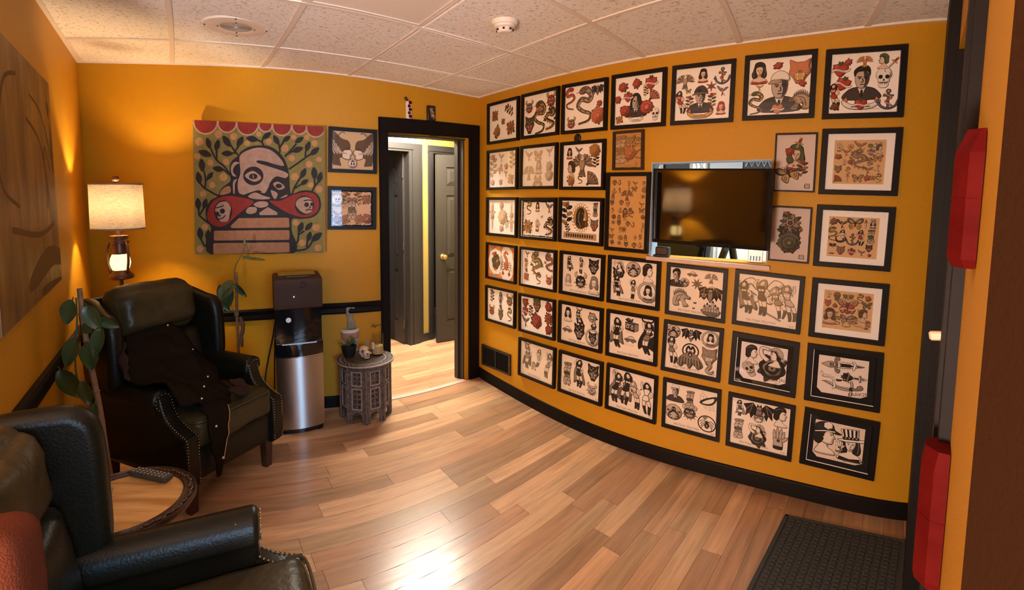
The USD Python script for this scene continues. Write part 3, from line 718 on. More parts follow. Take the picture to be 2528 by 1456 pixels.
def rose(R, c='R', c2='P'):
    m = []
    for k in range(R.randint(3, 5)): m += leafs(R.uniform(0, 360), R.uniform(.9, 1.05), R.uniform(.2, .3))
    ph = R.random() * 3
    m += oc(wavy(.66, 6, .16, ph), c)
    m += oc(wavy(.47, 5, .16, ph + 1), c2, .035) + oc(wavy(.34, 4, .18, ph + 2), c, .035) + oc(wavy(.19, 3, .2, ph), c2, .035) + [(ell(0, 0, .07), 'K')]
    return m
def flower(R, c='Y', c2='O'):
    m = []; n = R.randint(9, 13); a0 = R.random() * 40
    for k in range(4): m += leafs(a0 + 90 * k + 30, 1.02, .2)
    for k in range(n): m += tf(leafs(0, .86, .17, c if k % 2 else c2), rot=a0 + 360 * k / n)
    return m + oc(ell(0, 0, .33), c2) + oc(ell(0, 0, .2), 'K', .0) + [(ell(0, 0, .1), c)]
def peony(R, c='O', c2='P'):
    m = []
    for k in range(5): m += leafs(R.uniform(0, 360), 1.0, .25)
    for r, n in ((.78, 11), (.62, 9), (.46, 7), (.3, 5)): m += oc(wavy(r, n, .15, R.random() * 3), c if n in (11, 7) else c2, .025)
    return m + [(ell(0, 0, .09), 'Y')]
def skull(R, c='W'):
    m = oc(sm((-.62, .25), (-.45, .8), (0, .98), (.45, .8), (.62, .25), (.45, -.12), (.38, -.42), (-.38, -.42), (-.45, -.12)), c)
    m += oc(sm((-.33, -.5), (.33, -.5), (.3, -.85), (0, -.95), (-.3, -.85)), c)
    m += [(ell(-.26, .12, .17, .2), 'K'), (ell(.26, .12, .17, .2), 'K'), (pg((0, -.02), (.1, -.26), (-.1, -.26)), 'K'), (ln(.03, (-.3, -.46), (.3, -.46)), 'K'), (ln(.02, (.1, .9), (.02, .7), (.14, .55)), 'K')]
    for x in (-.2, -.07, .07, .2): m.append((ln(.018, (x, -.4), (x, -.62)), 'K'))
    m += [(sm((.38, .6), (.56, .25), (.42, .0), (.44, .35)), 'M')]
    return m
def dagger(R, c='M'):
    m = oc(pg((-.11, .25), (.11, .25), (.09, -.7), (0, -1), (-.09, -.7)), 'W') + [(pg((0, .25), (.1, .25), (.08, -.7), (0, -.95)), c)]
    return m + oc(sm((-.42, .34), (-.2, .25), (.2, .25), (.42, .34), (.2, .4), (-.2, .4)), 'Y') + oc(sm((-.1, .4), (.1, .4), (.13, .65), (.1, .85), (-.1, .85), (-.13, .65)), 'R') + oc(ell(0, .92, .1), 'Y')
def snake(R, c='G', c2='Y'):
    p = [(-.35, -.95), (.3, -.8), (.42, -.45), (-.1, -.25), (-.45, .05), (-.2, .4), (.3, .3), (.45, .6), (.15, .9), (-.15, .85)]
    if R.random() < .5: p = [(-x, y) for x, y in p]
    g = taper(p, .03, .17); m = oc(g, c) + [(taper([(x + .05, y - .04) for x, y in p], .01, .06), c2)]
    q = smoothpts(p, 3)
    for k in range(2, len(q) - 3, 2): m.append((ell(*q[k], .045), 'K'))
    h = q[-1]; return m + oc(ell(h[0], h[1], .2, .15, 20), c) + [(ell(h[0] - .02, h[1] + .04, .035), 'K'), (ln(.02, (h[0] - .15, h[1]), (h[0] - .38, h[1] - .08)), 'R')]
def dragon(R, c='G', c2='Y'):
    p = [(.5, -.95), (-.2, -.8), (-.5, -.45), (.1, -.2), (.5, .05), (.2, .4), (-.35, .3), (-.45, .65), (-.1, .85)]
    if R.random() < .5: p = [(-x, y) for x, y in p]
    m = []; q = smoothpts(p, 4)
    for k in range(1, len(q) - 1):
        t = q[k + 1] - q[k - 1]; t /= np.linalg.norm(t); n = np.array([-t[1], t[0]]); w = .1 + .12 * k / len(q)
        if k % 2: m += oc(pg(q[k] - t * .07, q[k] + t * .07, q[k] + n * (w + .14)), 'R' if c != 'R' else 'Y', .02)
    m += oc(taper(p, .05, .22), c) + [(taper([(x - .05, y - .05) for x, y in p], .02, .09), c2)]
    for k in range(3, len(q) - 2, 2): m.append((ln(.015, q[k] - (.09, .02), q[k] + (.09, -.02)), 'K'))
    h = q[-1]
    m += oc(sm((h[0] - .28, h[1] - .12), (h[0] + .1, h[1] - .2), (h[0] + .3, h[1]), (h[0] + .15, h[1] + .2), (h[0] - .1, h[1] + .14)), c)
    m += oc(pg((h[0] + .1, h[1] + .1), (h[0] + .42, h[1] + .34), (h[0] + .22, h[1] + .05)), 'Y', .025) + oc(ell(h[0] - .02, h[1] + .04, .06), 'W', .02) + [(ln(.03, (h[0] - .28, h[1] - .08), (h[0], h[1] - .06)), 'K')]
    for sx in (-1, 1): m += oc(pg((sx * .5, -.05), (sx * .8, .1), (sx * .66, -.06), (sx * .85, -.12), (sx * .55, -.18)), c, .025)
    return m
def eagle(R, c='T', c2='M'):
    m = []
    for sx in (-1, 1):
        for k in range(6):
            a = 20 + 17 * k; m += tf(oc(sm((0, .08), (.55, .1), (.92 - .05 * k, 0), (.5, -.07)), c if k % 2 else c2, .025), (0.05, .05), rot=a - 30)[0:2] if sx > 0 else tf(oc(sm((0, .08), (.55, .1), (.92 - .05 * k, 0), (.5, -.07)), c if k % 2 else c2, .025), (-.05, .05), rot=a - 30, fx=True)
    for k in (-1, 0, 1): m += oc(pg((k * .08 - .06, -.3), (k * .08 + .06, -.3), (k * .22 + .06, -.8), (k * .22 - .06, -.8)), c2, .025)
    m += oc(sm((-.18, .3), (.18, .3), (.2, -.1), (0, -.42), (-.2, -.1)), c) + oc(sm((-.12, .28), (.1, .3), (.14, .55), (-.02, .62), (-.14, .5)), 'W') + oc(pg((-.12, .5), (-.32, .42), (-.12, .38)), 'Y', .02) + [(ell(-.03, .5, .03), 'K')]
    return m
def swallow(R, c='B', c2='O'):
    m = oc(sm((-.1, .1), (-.5, .75), (-.95, .95), (-.6, .3), (-.2, -.1)), c) + oc(sm((.1, .2), (.6, .6), (1, .55), (.55, .1), (.1, -.1)), c) + oc(pg((.05, -.35), (.5, -.95), (.18, -.55), (-.1, -1), (-.05, -.4)), c)
    m += oc(sm((-.2, .3), (.1, .3), (.2, -.1), (.05, -.5), (-.12, -.1)), c2) + oc(ell(-.12, .36, .16), c) + oc(pg((-.25, .4), (-.45, .34), (-.25, .3)), 'Y', .02)
    return m + [(ln(.02, (-.25, .25), (-.7, .8)), 'W'), (ln(.02, (.2, .2), (.85, .5)), 'W')]
def butterfly(R, c='Y', c2='B'):
    m = []
    for fx in (False, True):
        w = oc(sm((.05, .1), (.45, .8), (1, .9), (.95, .35), (.5, .05)), c2, .05) + [(sm((.2, .2), (.5, .65), (.8, .72), (.75, .4), (.5, .2)), c), (ell(.75, .6, .09), 'O')]
        w += oc(sm((.05, .0), (.6, .0), (.8, -.35), (.5, -.85), (.15, -.4)), c, .05) + [(ell(.48, -.35, .14, .2), c2), (ell(.48, -.35, .06), 'W')]
        w += [(ln(.02, (.1, .12), (.8, .75)), 'K'), (ln(.02, (.04, .4), (.2, .8), (.32, .92)), 'K')]
        m += tf(w, fx=fx)
    return m + oc(ell(0, 0, .09, .48), 'K', 0)
def bat(R, c='K', c2='M'):
    m = []
    for fx in (False, True): m += tf(oc(pg((.05, .25), (.4, .75), (1, .55), (.82, .2), (.86, -.3), (.6, -.02), (.5, -.42), (.32, -.1), (.1, -.45)), c, .02) + [(ln(.02, (.4, .7), (.6, 0)), c2), (ln(.02, (.4, .7), (.84, .2)), c2)], fx=fx)
    return m + oc(sm((-.14, .3), (.14, .3), (.16, -.2), (0, -.6), (-.16, -.2)), c2) + oc(ell(0, .42, .17), c2) + [(pg((-.17, .45), (-.12, .75), (-.02, .55)), 'K'), (pg((.17, .45), (.12, .75), (.02, .55)), 'K'), (ell(-.06, .44, .03), 'W'), (ell(.06, .44, .03), 'W')]
def anchor(R, c='B', c2='O'):
    m = oc(pg((-.08, .6), (.08, .6), (.08, -.75), (-.08, -.75)), c) + oc(pg((-.4, .42), (.4, .42), (.4, .28), (-.4, .28)), c) + oc(ell(0, .78, .19).difference(ell(0, .78, .09)), c)
    a = ln(.09, (-.78, -.2), (-.55, -.65), (0, -.9), (.55, -.65), (.78, -.2)); return m + oc(a, c) + oc(pg((-.95, -.3), (-.75, .05), (-.6, -.35)), c) + oc(pg((.95, -.3), (.75, .05), (.6, -.35)), c) + oc(ln(.06, (-.3, .5), (.25, .15), (-.2, -.2), (.25, -.6)), c2, .025)
def heart(R, c='R', c2='W'):
    g = sm((0, -.95), (-.75, -.1), (-.8, .45), (-.4, .75), (0, .45), (.4, .75), (.8, .45), (.75, -.1)); m = []
    for a in (35, 145, 80, 100): m += tf(leafs(a, 1.0, .2), (0, .1))
    m += oc(g, c) + [(sm((-.6, .5), (-.35, .6), (-.5, .2)), 'P')]
    return m + oc(sm((-1, -.12), (-.5, .12), (.5, -.12), (1, .12), (1, -.14), (.5, -.38), (-.5, -.12), (-1, -.38)), c2) + [(ln(.025, (-.45, -.02), (.45, -.24)), 'K')]
def star(R, c='M', c2='R', n=6):
    m = []
    for k in range(n):
        a = k * 360 / n; m += tf(oc(pg((0, 0), (.36, .16), (1, 0), (.36, -.16)), c), rot=a + 30) + tf([(pg((0, 0), (.36, .16), (1, 0)), c2)], rot=a + 30)
    return m
def face_(hair, y=0.): return [(ell(-.11, .17 + y, .055, .03), 'K'), (ell(.13, .17 + y, .055, .03), 'K'), (ln(.018, (-.18, .26 + y), (-.05, .27 + y)), 'K'), (ln(.018, (.07, .27 + y), (.2, .26 + y)), 'K'), (ln(.016, (.02, .15 + y), (.05, .0 + y), (-.02, -.01 + y)), 'K'), (ell(.02, -.13 + y, .09, .035), 'R')]
def lady(R, hair='K', skin='S', dress='R'):
    m = oc(sm((-.42, .55), (-.3, .92), (.1, 1), (.42, .78), (.52, .3), (.6, -.2), (.42, -.5), (-.42, -.5), (-.6, -.15), (-.5, .25)), hair)
    m += oc(sm((-.62, -1), (-.55, -.62), (-.15, -.42), (-.13, -.2), (.15, -.2), (.17, -.42), (.55, -.62), (.62, -1)), skin) + oc(pg((-.62, -1), (-.56, -.78), (0, -.9), (.56, -.78), (.62, -1)), dress)
    m += oc(sm((-.27, .4), (-.24, .05), (-.08, -.24), (.06, -.26), (.24, 0), (.29, .4), (.1, .6), (-.12, .58)), skin) + face_(hair)
    m += [(sm((-.32, .3), (-.28, .62), (.05, .72), (.3, .5), (.02, .55), (-.2, .48)), hair), (ln(.02, (-.45, .5), (-.5, .1), (-.42, -.35)), 'M'), (ln(.02, (.42, .5), (.48, .0), (.44, -.35)), 'M')]
    return m
def profile(R, hair='K', skin='S', hat=None):
    m = oc(sm((-.5, -1), (-.38, -.55), (-.3, -.3), (.12, -.3), (.1, -.55), (.45, -.8), (.45, -1)), skin)
    m += oc(sm((-.4, .3), (-.25, .65), (.15, .68), (.32, .42), (.34, .25), (.46, .08), (.36, .02), (.38, -.08), (.34, -.14), (.36, -.24), (.22, -.36), (-.1, -.3), (-.35, -.05)), skin)
    m += oc(sm((-.62, .1), (-.6, .6), (-.2, .95), (.25, .85), (.36, .5), (.1, .55), (-.12, .3), (-.16, -.1), (-.35, -.4), (-.6, -.25)), hair)
    m += [(ell(.24, .24, .06, .03), 'K'), (ln(.018, (.16, .34), (.3, .33)), 'K'), (ell(.33, -.13, .05, .03), 'R'), (ell(-.1, .05, .06, .09), skin), (ln(.02, (-.5, .55), (-.2, .75), (.1, .7)), 'M')]
    if hat == 'helmet': m += oc(sm((-.6, .2), (-.62, .75), (-.2, 1.02), (.25, .92), (.4, .6), (.72, .42), (.5, .38), (.1, .46), (-.3, .3)), 'K') + oc(wavy(.2, 6, .2, 0, .05, .82), 'W', .02) + [(ln(.03, (-.58, .34), (-.1, .46), (.4, .5)), 'W')]
    if hat == 'scarf': m += oc(sm((-.66, .0), (-.6, .65), (-.1, 1), (.32, .78), (.3, .58), (-.05, .62), (-.3, .2)), 'T') + oc(pg((-.55, .0), (-1, -.1), (-.75, -.25), (-.95, -.5), (-.5, -.25)), 'T')
    return m
def portrait(R, hat=None):
    m = oc(sm((-.85, -1), (-.7, -.5), (-.25, -.3), (.25, -.3), (.7, -.5), (.85, -1)), 'D') + oc(pg((-.2, -.3), (.2, -.3), (.05, -.75), (-.05, -.75)), 'W', .02) + [(pg((-.05, -.45), (.05, -.45), (.08, -.8), (0, -.95), (-.08, -.8)), 'K')]
    m += oc(sm((-.34, .45), (-.32, .0), (-.16, -.32), (.1, -.36), (.3, -.05), (.34, .45), (.2, .75), (-.2, .75)), 'H', .02)
    m += [(sm((.05, .6), (.3, .5), (.3, 0), (.1, -.33), (.14, .1)), 'D'), (ell(-.13, .22, .07, .035), 'K'), (ell(.15, .22, .07, .035), 'K'), (ln(.03, (-.22, .31), (-.05, .3)), 'K'), (ln(.03, (.07, .3), (.24, .31)), 'K'), (ln(.025, (.02, .2), (.05, .02), (-.05, 0)), 'K'), (ell(0, -.14, .11, .03), 'K')]
    if hat == 'cap': m += oc(sm((-.36, .42), (-.34, .8), (0, 1), (.34, .8), (.4, .5), (.05, .56)), 'W', .02) + oc(sm((-.5, .38), (-.3, .56), (.1, .5), (-.1, .4)), 'T', .02)
    elif hat == 'miner': m += oc(sm((-.4, .42), (-.3, .85), (.1, 1), (.4, .75), (.46, .4)), 'D', .02) + oc(sm((-.6, .32), (-.3, .5), (.3, .48), (.55, .36), (.2, .4), (-.2, .38)), 'M', .02) + [(pg((-.2, .55), (.05, .52), (.05, .78), (-.18, .76)), 'K')]
    elif hat == 'long': m += oc(sm((-.38, .5), (-.48, 0), (-.44, -.4), (-.3, -.35), (-.3, .3), (-.05, .68), (.22, .5), (.3, -.1), (.3, -.4), (.46, -.35), (.5, .1), (.4, .6), (.15, .88), (-.2, .86)), 'K', .02)
    else: m += oc(sm((-.37, .35), (-.4, .7), (-.1, .95), (.25, .92), (.38, .65), (.36, .35), (.28, .6), (-.1, .64), (-.28, .55)), 'K', .02)
    return m
def beast(R, c='K', c2='R'):
    m = oc(pg((-.7, .9), (-.3, .68), (.3, .68), (.7, .9), (.62, .3), (.72, -.1), (.4, -.55), (.2, -.95), (-.2, -.95), (-.4, -.55), (-.72, -.1), (-.62, .3)).buffer(.05), c)
    m += [(sm((-.4, .35), (-.15, .22), (-.3, .15)), 'Y'), (sm((.4, .35), (.15, .22), (.3, .15)), 'Y'), (ell(-.27, .24, .04), 'K'), (ell(.27, .24, .04), 'K'), (sm((-.2, 0), (0, .1), (.2, 0), (0, -.12)), 'M')]
    m += oc(sm((-.35, -.2), (.35, -.2), (.25, -.7), (-.25, -.7)), c2, .03)
    for x in (-.25, .2): m.append((pg((x, -.2), (x + .07, -.42), (x + .12, -.2)), 'W'))
    for x in (-.2, .15): m.append((pg((x, -.7), (x + .05, -.5), (x + .1, -.7)), 'W'))
    for s in (-1, 1): m += [(ln(.02, (s * .5, .6), (s * .45, .3)), 'T'), (ln(.02, (s * .2, -.1), (s * .6, -.12)), 'T'), (ln(.02, (s * .2, -.15), (s * .55, -.28)), 'T'), (ln(.02, (0, .6), (s * .1, .4)), 'T')]
    return m
def mask(R, c='M', c2='R'):
    m = []
    for s in (-1, 1): m += oc(sm((s * .3, .5), (s * .55, .7), (s * .5, 1), (s * .85, .75), (s * .7, .35)), 'Y')
    m += oc(wavy(.62, R.randint(7, 11), .12, R.random(), 0, -.1), c)
    m += oc(ell(-.24, .1, .16, .12, -20), 'W', .03) + oc(ell(.24, .1, .16, .12, 20), 'W', .03) + [(ell(-.22, .08, .07), 'K'), (ell(.22, .08, .07), 'K'), (ln(.05, (-.45, .3), (-.1, .2)), 'K'), (ln(.05, (.45, .3), (.1, .2)), 'K')]
    m += oc(ell(0, -.12, .14, .1), c2, .03) + oc(sm((-.4, -.3), (0, -.22), (.4, -.3), (.25, -.6), (-.25, -.6)), c2, .03)
    for x in (-.28, -.12, .04, .2): m.append((pg((x, -.3), (x + .05, -.46), (x + .1, -.3)), 'W'))
    for k in range(6): m += tf(oc(pg((.62, -.06), (.98, 0), (.62, .06)), c2, .02), rot=200 + 28 * k)
    return m
def hand(R, c='S', c2='M'):
    m = oc(sm((-.3, -.95), (.3, -.95), (.36, -.3), (.4, .1), (-.36, .1), (-.34, -.4)), c)
    for x, h, r in ((-.27, .72, 8), (-.08, .95, 2), (.12, .9, -4), (.3, .66, -10)): m += tf(oc(sm((-.08, 0), (-.09, h * .6), (0, h), (.09, h * .6), (.08, 0)), c, .03), (x, .05), rot=r)
    m += oc(sm((.3, -.3), (.62, .0), (.7, .25), (.55, .2), (.3, -.02)), c) + oc(pg((-.34, -.95), (.34, -.95), (.34, -.72), (-.34, -.72)), c2) + [(ell(0, -.2, .15), 'R'), (ell(0, -.2, .07), 'K')]
    return m
def figure(R, hair='K', skin='S', dress='R', cape=None, boots='K'):
    a_, ph_, tw = R.choice((-1, 1)) * R.uniform(.08, .15), R.uniform(-.6, .6), R.uniform(-.12, .12)
    bend = lambda g: shapely.transform(g, lambda q_: np.column_stack([q_[:, 0] + a_ * np.sin(2.6 * q_[:, 1] + ph_) + tw * q_[:, 1], q_[:, 1]]))
    return [(bend(g), c) for g, c in figure_(R, hair, skin, dress, cape, boots)]
def figure_(R, hair, skin, dress, cape, boots):
    lean = R.uniform(-.1, .12); m = []
    for k in range(5): m.append((ln(.02 + .012 * R.random(), (-.05 + .03 * k, .92), (-.22 + .1 * k, .7), (-.34 + .16 * k + R.uniform(-.1, .1), .42)), hair))
    if cape: m += oc(sm((-.14, .6), (.16, .6), (.36, .1), (.48, -.7), (.2, -.62), (0, -.75), (-.22, -.6), (-.46, -.72), (-.36, .1)), cape)
    m += oc(taper([(-.07, -.05), (-.1, -.45), (-.08, -.95)], .12, .05), skin, .025) + oc(taper([(.07, -.05), (.14 + lean, -.45), (.12, -.97)], .12, .05), skin, .025)
    m += oc(taper([(-.09, -.5), (-.08, -.97)], .075, .055), boots, .015) + oc(taper([(.14 + lean, -.5), (.12, -1)], .075, .055), boots, .015)
    up = R.random() < .5
    m += oc(taper([(-.16, .5), (-.36, .25 if not up else .7), (-.22 if not up else -.3, 0 if not up else .98)], .06, .04), skin, .02) + oc(taper([(.16, .5), (.36, .28), (.18, .05)], .06, .04), skin, .02)
    m += oc(sm((-.17, .55), (.17, .55), (.11, .22), (.2, -.08), (0, -.18), (-.2, -.08), (-.11, .22)), dress, .03) + [(ell(-.07, .42, .06), skin), (ell(.07, .42, .06), skin), (ln(.02, (-.12, .2), (.12, .2)), 'K')]
    m += oc(ell(0, .84, .17, .17), hair, .02) + oc(sm((-.2, .85), (-.24, .55), (-.12, .6), (.14, .6), (.24, .5), (.2, .85)), hair, .02) + oc(ell(0, .78, .1, .13), skin, .02) + [(ell(-.04, .8, .018), 'K'), (ell(.05, .8, .018), 'K'), (ln(.012, (-.03, .71), (.03, .71)), 'R')]
    return m
def mermaid(R): return oc(taper([(.0, .1), (.25, -.3), (-.1, -.65), (-.6, -.6), (-.75, -.2)], .2, .05), 'K') + oc(pg((-.75, -.2), (-.98, .12), (-.72, .02), (-.5, .15)), 'M') + [(ln(.02, (.1, 0), (.25, -.3), (-.1, -.62)), 'T')] + [x for x in figure(R, 'K', 'S', 'S') if x[0].bounds[3] > .12 and x[0].bounds[1] > -.2]
def scorpion(R, c='O', c2='R'):
    m = oc(taper([(0, -.1), (.05, .35), (-.3, .75), (-.05, 1), (.25, .85)], .18, .05), c) + oc(sm((-.22, .1), (.22, .1), (.26, -.3), (0, -.55), (-.26, -.3)), c)
    for s in (-1, 1):
        m += oc(ln(.04, (s * .15, -.4), (s * .5, -.55), (s * .42, -.8)), c, .02) + oc(sm((s * .42, -.7), (s * .62, -.85), (s * .4, -1), (s * .46, -.84), (s * .3, -.9)), c2, .025)
        for k in range(3): m.append((ln(.025, (s * .2, .05 - .15 * k), (s * .55, .15 - .2 * k), (s * .75, -.1 - .22 * k)), 'K'))
    for y in (0, -.14, -.28): m.append((ln(.018, (-.2, y), (.2, y)), 'K'))
    return m
def fan(R, c='T', c2='R'):
    m = []
    for k in range(9): m += tf(oc(pg((0, -.0), (1.5, .17), (1.5, -.17)), c if k % 2 else c2, .02) + [(ell(1.2, 0, .07), 'K')], (-.8, -.7), rot=5 + 10 * k)
    return m + oc(ell(-.8, -.7, .16), 'K', 0)
def key(R): return oc(ell(0, .62, .3).difference(ell(0, .62, .15)), 'T') + oc(pg((-.06, .35), (.06, .35), (.06, -.9), (-.06, -.9)), 'T') + oc(pg((.06, -.6), (.3, -.6), (.3, -.72), (.06, -.72)), 'T') + oc(pg((.06, -.8), (.25, -.8), (.25, -.9), (.06, -.9)), 'T')
def sprig(R, c='G', c2='O'):
    m = [(ln(.03, (-.1, -1), (.1, -.3), (-.05, .4), (.05, .9)), 'K')]
    for k in range(7): m += tf(leafs(20 if k % 2 else 160, .6, .15, c if k % 3 else c2), (0, -.8 + .25 * k))
    return m + tf(flower(R, c2, 'R'), (.02, .8), .3)
def banner(R, c='W'): return oc(sm((-1, .1), (-.5, -.2), (.5, -.2), (1, .1), (.98, -.2), (.5, -.5), (-.5, -.5), (-.98, -.2)), c) + [(ln(.04, (-.5, -.35), (.5, -.35)), 'M')] + oc(pg((-1, .1), (-.8, .3), (-.75, .0)), 'O', .025) + oc(pg((1, .1), (.8, .3), (.75, 0)), 'O', .025)
def dagger_h(R):
    m = oc(pg((-.28, .16), (.25, .16), (.95, 0), (.25, -.16), (-.28, -.16)), 'W', .022) + [(pg((-.22, .1), (-.1, .0), (-.2, -.1), (.3, -.1), (.5, 0), (.3, .1)), 'K'), (pg((.6, .06), (.95, 0), (.62, -.04)), 'K')]
    m += oc(ln(.05, (-.3, .0), (-.34, .3), (-.24, .42), (-.2, .3)), 'M', .02) + oc(ln(.05, (-.3, .0), (-.34, -.3), (-.24, -.42), (-.2, -.3)), 'M', .02)
    return m + oc(sm((-.36, .1), (-.6, .17), (-.88, .06), (-.98, 0), (-.88, -.06), (-.6, -.17), (-.36, -.1)), 'T', .022) + [(ln(.02, (-.6 + .07 * k, .1), (-.6 + .07 * k, -.1)), 'K') for k in range(3)] + oc(sm((.42, .22), (.5, .1), (.42, -.2), (.5, -.22), (.58, .08), (.5, .24)), 'W', .02)
def saber(R):
    m = oc(sm((-.98, .22), (-.7, .2), (-.35, -.08), (.1, -.18), (.42, -.14), (.42, .02), (.1, .02), (-.3, .08), (-.65, .24)), 'H', .02) + [(ln(.018, (-.85, .18), (-.35, .0), (.4, -.08)), 'K')]
    return m + oc(ln(.045, (.46, .38), (.5, .1), (.46, -.2), (.44, -.42)), 'H', .025) + oc(ell(.48, -.04, .1), 'K', .02) + oc(ln(.06, (.56, -.04), (.8, .0), (.96, .08), (.9, .18), (.8, .12)), 'M', .025) + oc(sm((-.48, .3), (-.4, .05), (-.46, -.15), (-.38, -.15), (-.3, .05), (-.4, .3)), 'W', .02)
def leg(R): return oc(sm((-.95, .42), (-.75, .1), (-.2, .05), (.3, -.2), (.62, -.3), (.95, -.28), (.95, -.42), (.6, -.5), (.3, -.42), (-.2, -.22), (-.8, -.2), (-.98, .1)), 'S', .025) + [(sm((.45, -.3), (.95, -.27), (.96, -.42), (.6, -.5)), 'K'), (pg((.5, -.45), (.56, -.45), (.54, -.62)), 'K'), (ln(.02, (-.8, -.15), (-.75, .1)), 'K'), (ln(.018, (-.6, -.0), (.2, -.2)), 'M')]
def eyeweb(R):
    m = []
    for k in range(7):
        a = math.radians(180 + 25 * k - 40); m.append((ln(.012, (.3, .2), (.3 + 1.1 * math.cos(a), .2 + 1.1 * math.sin(a))), 'M'))
    for r in (.5, .75, 1.0): m.append((ln(.012, *[(.3 + r * math.cos(math.radians(180 + 25 * k - 40)), .2 + r * math.sin(math.radians(180 + 25 * k - 40))) for k in range(7)], s=False), 'M'))
    return m + oc(sm((-.75, -.2), (-.2, .3), (.85, .7), (.7, .1), (.3, -.3), (-.3, -.4)), 'K', 0) + [(sm((-.5, -.2), (-.1, .15), (.55, .45), (.5, .1), (.2, -.15), (-.2, -.25)), 'W')]
def spider(R):
    m = oc(ell(0, 0, .92).difference(ell(0, 0, .84)), 'K', .02)
    for s in (-1, 1):
        for k in range(4): m.append((ln(.03, (0, .05), (s * .4, .35 - .22 * k), (s * (.7 - .06 * k), .1 - .25 * k)), 'K'))
    return m + oc(ell(0, -.22, .24, .32), 'K', 0) + oc(ell(0, .2, .15), 'K', 0) + [(pg((-.1, -.12), (.1, -.12), (0, -.22)), 'H'), (pg((-.1, -.34), (.1, -.34), (0, -.22)), 'H'), (pg((-.5, .75), (.1, .8), (-.2, .3)), 'M')]
def castle(R):
    m = oc(sm((-1, -.2), (-.7, -.75), (.0, -1), (.7, -.85), (1, -.2)), 'M')
    for x, h in ((-.7, .15), (-.4, .45), (-.1, .25), (.2, .75), (.5, .35), (.78, .1)): m += oc(pg((x - .12, -.4), (x + .12, -.4), (x + .12, h), (x - .12, h)), 'H' if h > .2 else 'T', .025) + oc(pg((x - .15, h), (x + .15, h), (x, h + .3)), 'K', 0) + [(pg((x - .03, -.1), (x + .03, -.1), (x + .03, .05), (x - .03, .05)), 'K')]
    return m + [(ln(.02, (-.8 + .2 * k, -.45), (-.7 + .2 * k, -.85)), 'K') for k in range(8)]
def radio(R):
    m = oc(pg((-.9, -.6), (.35, -.8), (.35, .25), (-.9, .4)), 'K', 0) + oc(pg((.35, -.8), (.9, -.5), (.9, .4), (.35, .25)), 'M') + oc(pg((-.9, .4), (.35, .25), (.9, .4), (-.3, .55)), 'B')
    m += oc(ell(-.55, -.15, .25, .28), 'H', .02) + [(ell(-.55, -.15, .12), 'K')] + oc(ell(.05, -.25, .22, .26), 'H', .02) + [(ell(.05, -.25, .1), 'K'), (pg((-.8, .15), (.25, .02), (.25, .12), (-.8, .27)), 'T')]
    return m + oc(sm((-.9, .7), (-.5, 1), (-.1, .85), (.2, 1), (.1, .6), (-.3, .45)), 'K', 0) + [(ln(.02, (-.6, .8), (0, .75)), 'T')]
def car(R):
    m = oc(sm((-.95, -.2), (-.8, .15), (-.4, .25), (-.15, .55), (.45, .55), (.7, .2), (.95, .1), (.95, -.3)), 'M') + [(sm((-.3, .25), (-.1, .46), (.12, .46), (.12, .22)), 'W'), (sm((.2, .22), (.2, .46), (.42, .46), (.58, .2)), 'W')]
    for x in (-.5, .5): m += oc(ell(x, -.3, .24), 'K', 0) + [(ell(x, -.3, .12), 'H')]
    return m + [(ln(.025, (-.9, -.05), (.9, -.02)), 'K')]
def creature(R):
    m = oc(sm((-.8, -.9), (-.85, -.2), (-.5, .45), (.1, .6), (.5, .3), (.85, .1), (.8, -.15), (.4, -.1), (.35, -.4), (.7, -.85), (.2, -.95), (0, -.4), (-.3, -.45), (-.25, -.9)), 'T')
    for k in range(9):
        x = -.75 + .15 * k; y = .1 + .5 * math.sin((k + 1) / 10 * 3.1); m += oc(pg((x - .07, y - .1), (x + .07, y), (x - .05, y + .38)), 'M', .02)
    return m + [(ell(.55, .16, .05), 'K'), (ln(.03, (.6, -.02), (.85, .02)), 'K'), (ln(.025, (-.6, -.6), (-.4, .1), (.1, .3)), 'K'), (ln(.02, (-.3, -.4), (-.1, .1)), 'K')]
def octo(R):
    m = oc(ell(0, 0, .95, .98), 'H', .05) + oc(ell(0, .35, .26, .34), 'K', 0) + [(ell(-.1, .38, .07), 'H'), (ell(.1, .38, .07), 'H')]
    for s in (-1, 1):
        for k in range(4): m.append((ln(.055, (s * .08, .1), (s * (.3 + .12 * k), .1 - .2 * k), (s * (.75 - .14 * k), .1 - .32 * k), (s * (.6 - .14 * k), .25 - .34 * k)), 'K'))
    return m
def medal(R, inner=None, c='T'): return oc(wavy(.95, 14, .05), c, .03) + oc(ell(0, 0, .76), 'W', .03) + tf((inner or lady)(R), s=.68)
def halo_cat(R):
    m = []
    for k in range(22):
        a = k * 2 * math.pi / 22; m.append((ln(.028, (.55 * math.cos(a), .7 * math.sin(a)), (.68 * math.cos(a + .12), .86 * math.sin(a + .12)), (.8 * math.cos(a - .05), 1.0 * math.sin(a - .05))), 'Y'))
    m += oc(ell(0, 0, .58, .74), 'Y', .03) + oc(sm((-.3, -.65), (-.42, 0), (-.25, .55), (.1, .68), (.3, .45), (.25, .1), (.42, -.3), (.2, -.7)), 'K', 0)
    return m + [(ln(.02, (-.1, .4), (-.2, -.1), (-.05, -.5)), 'T'), (ell(.15, .3, .04), 'Y'), (ln(.05, (.25, -.6), (.55, -.5), (.5, -.2)), 'K'), (ell(.3, -.1, .07, .1), 'W')]
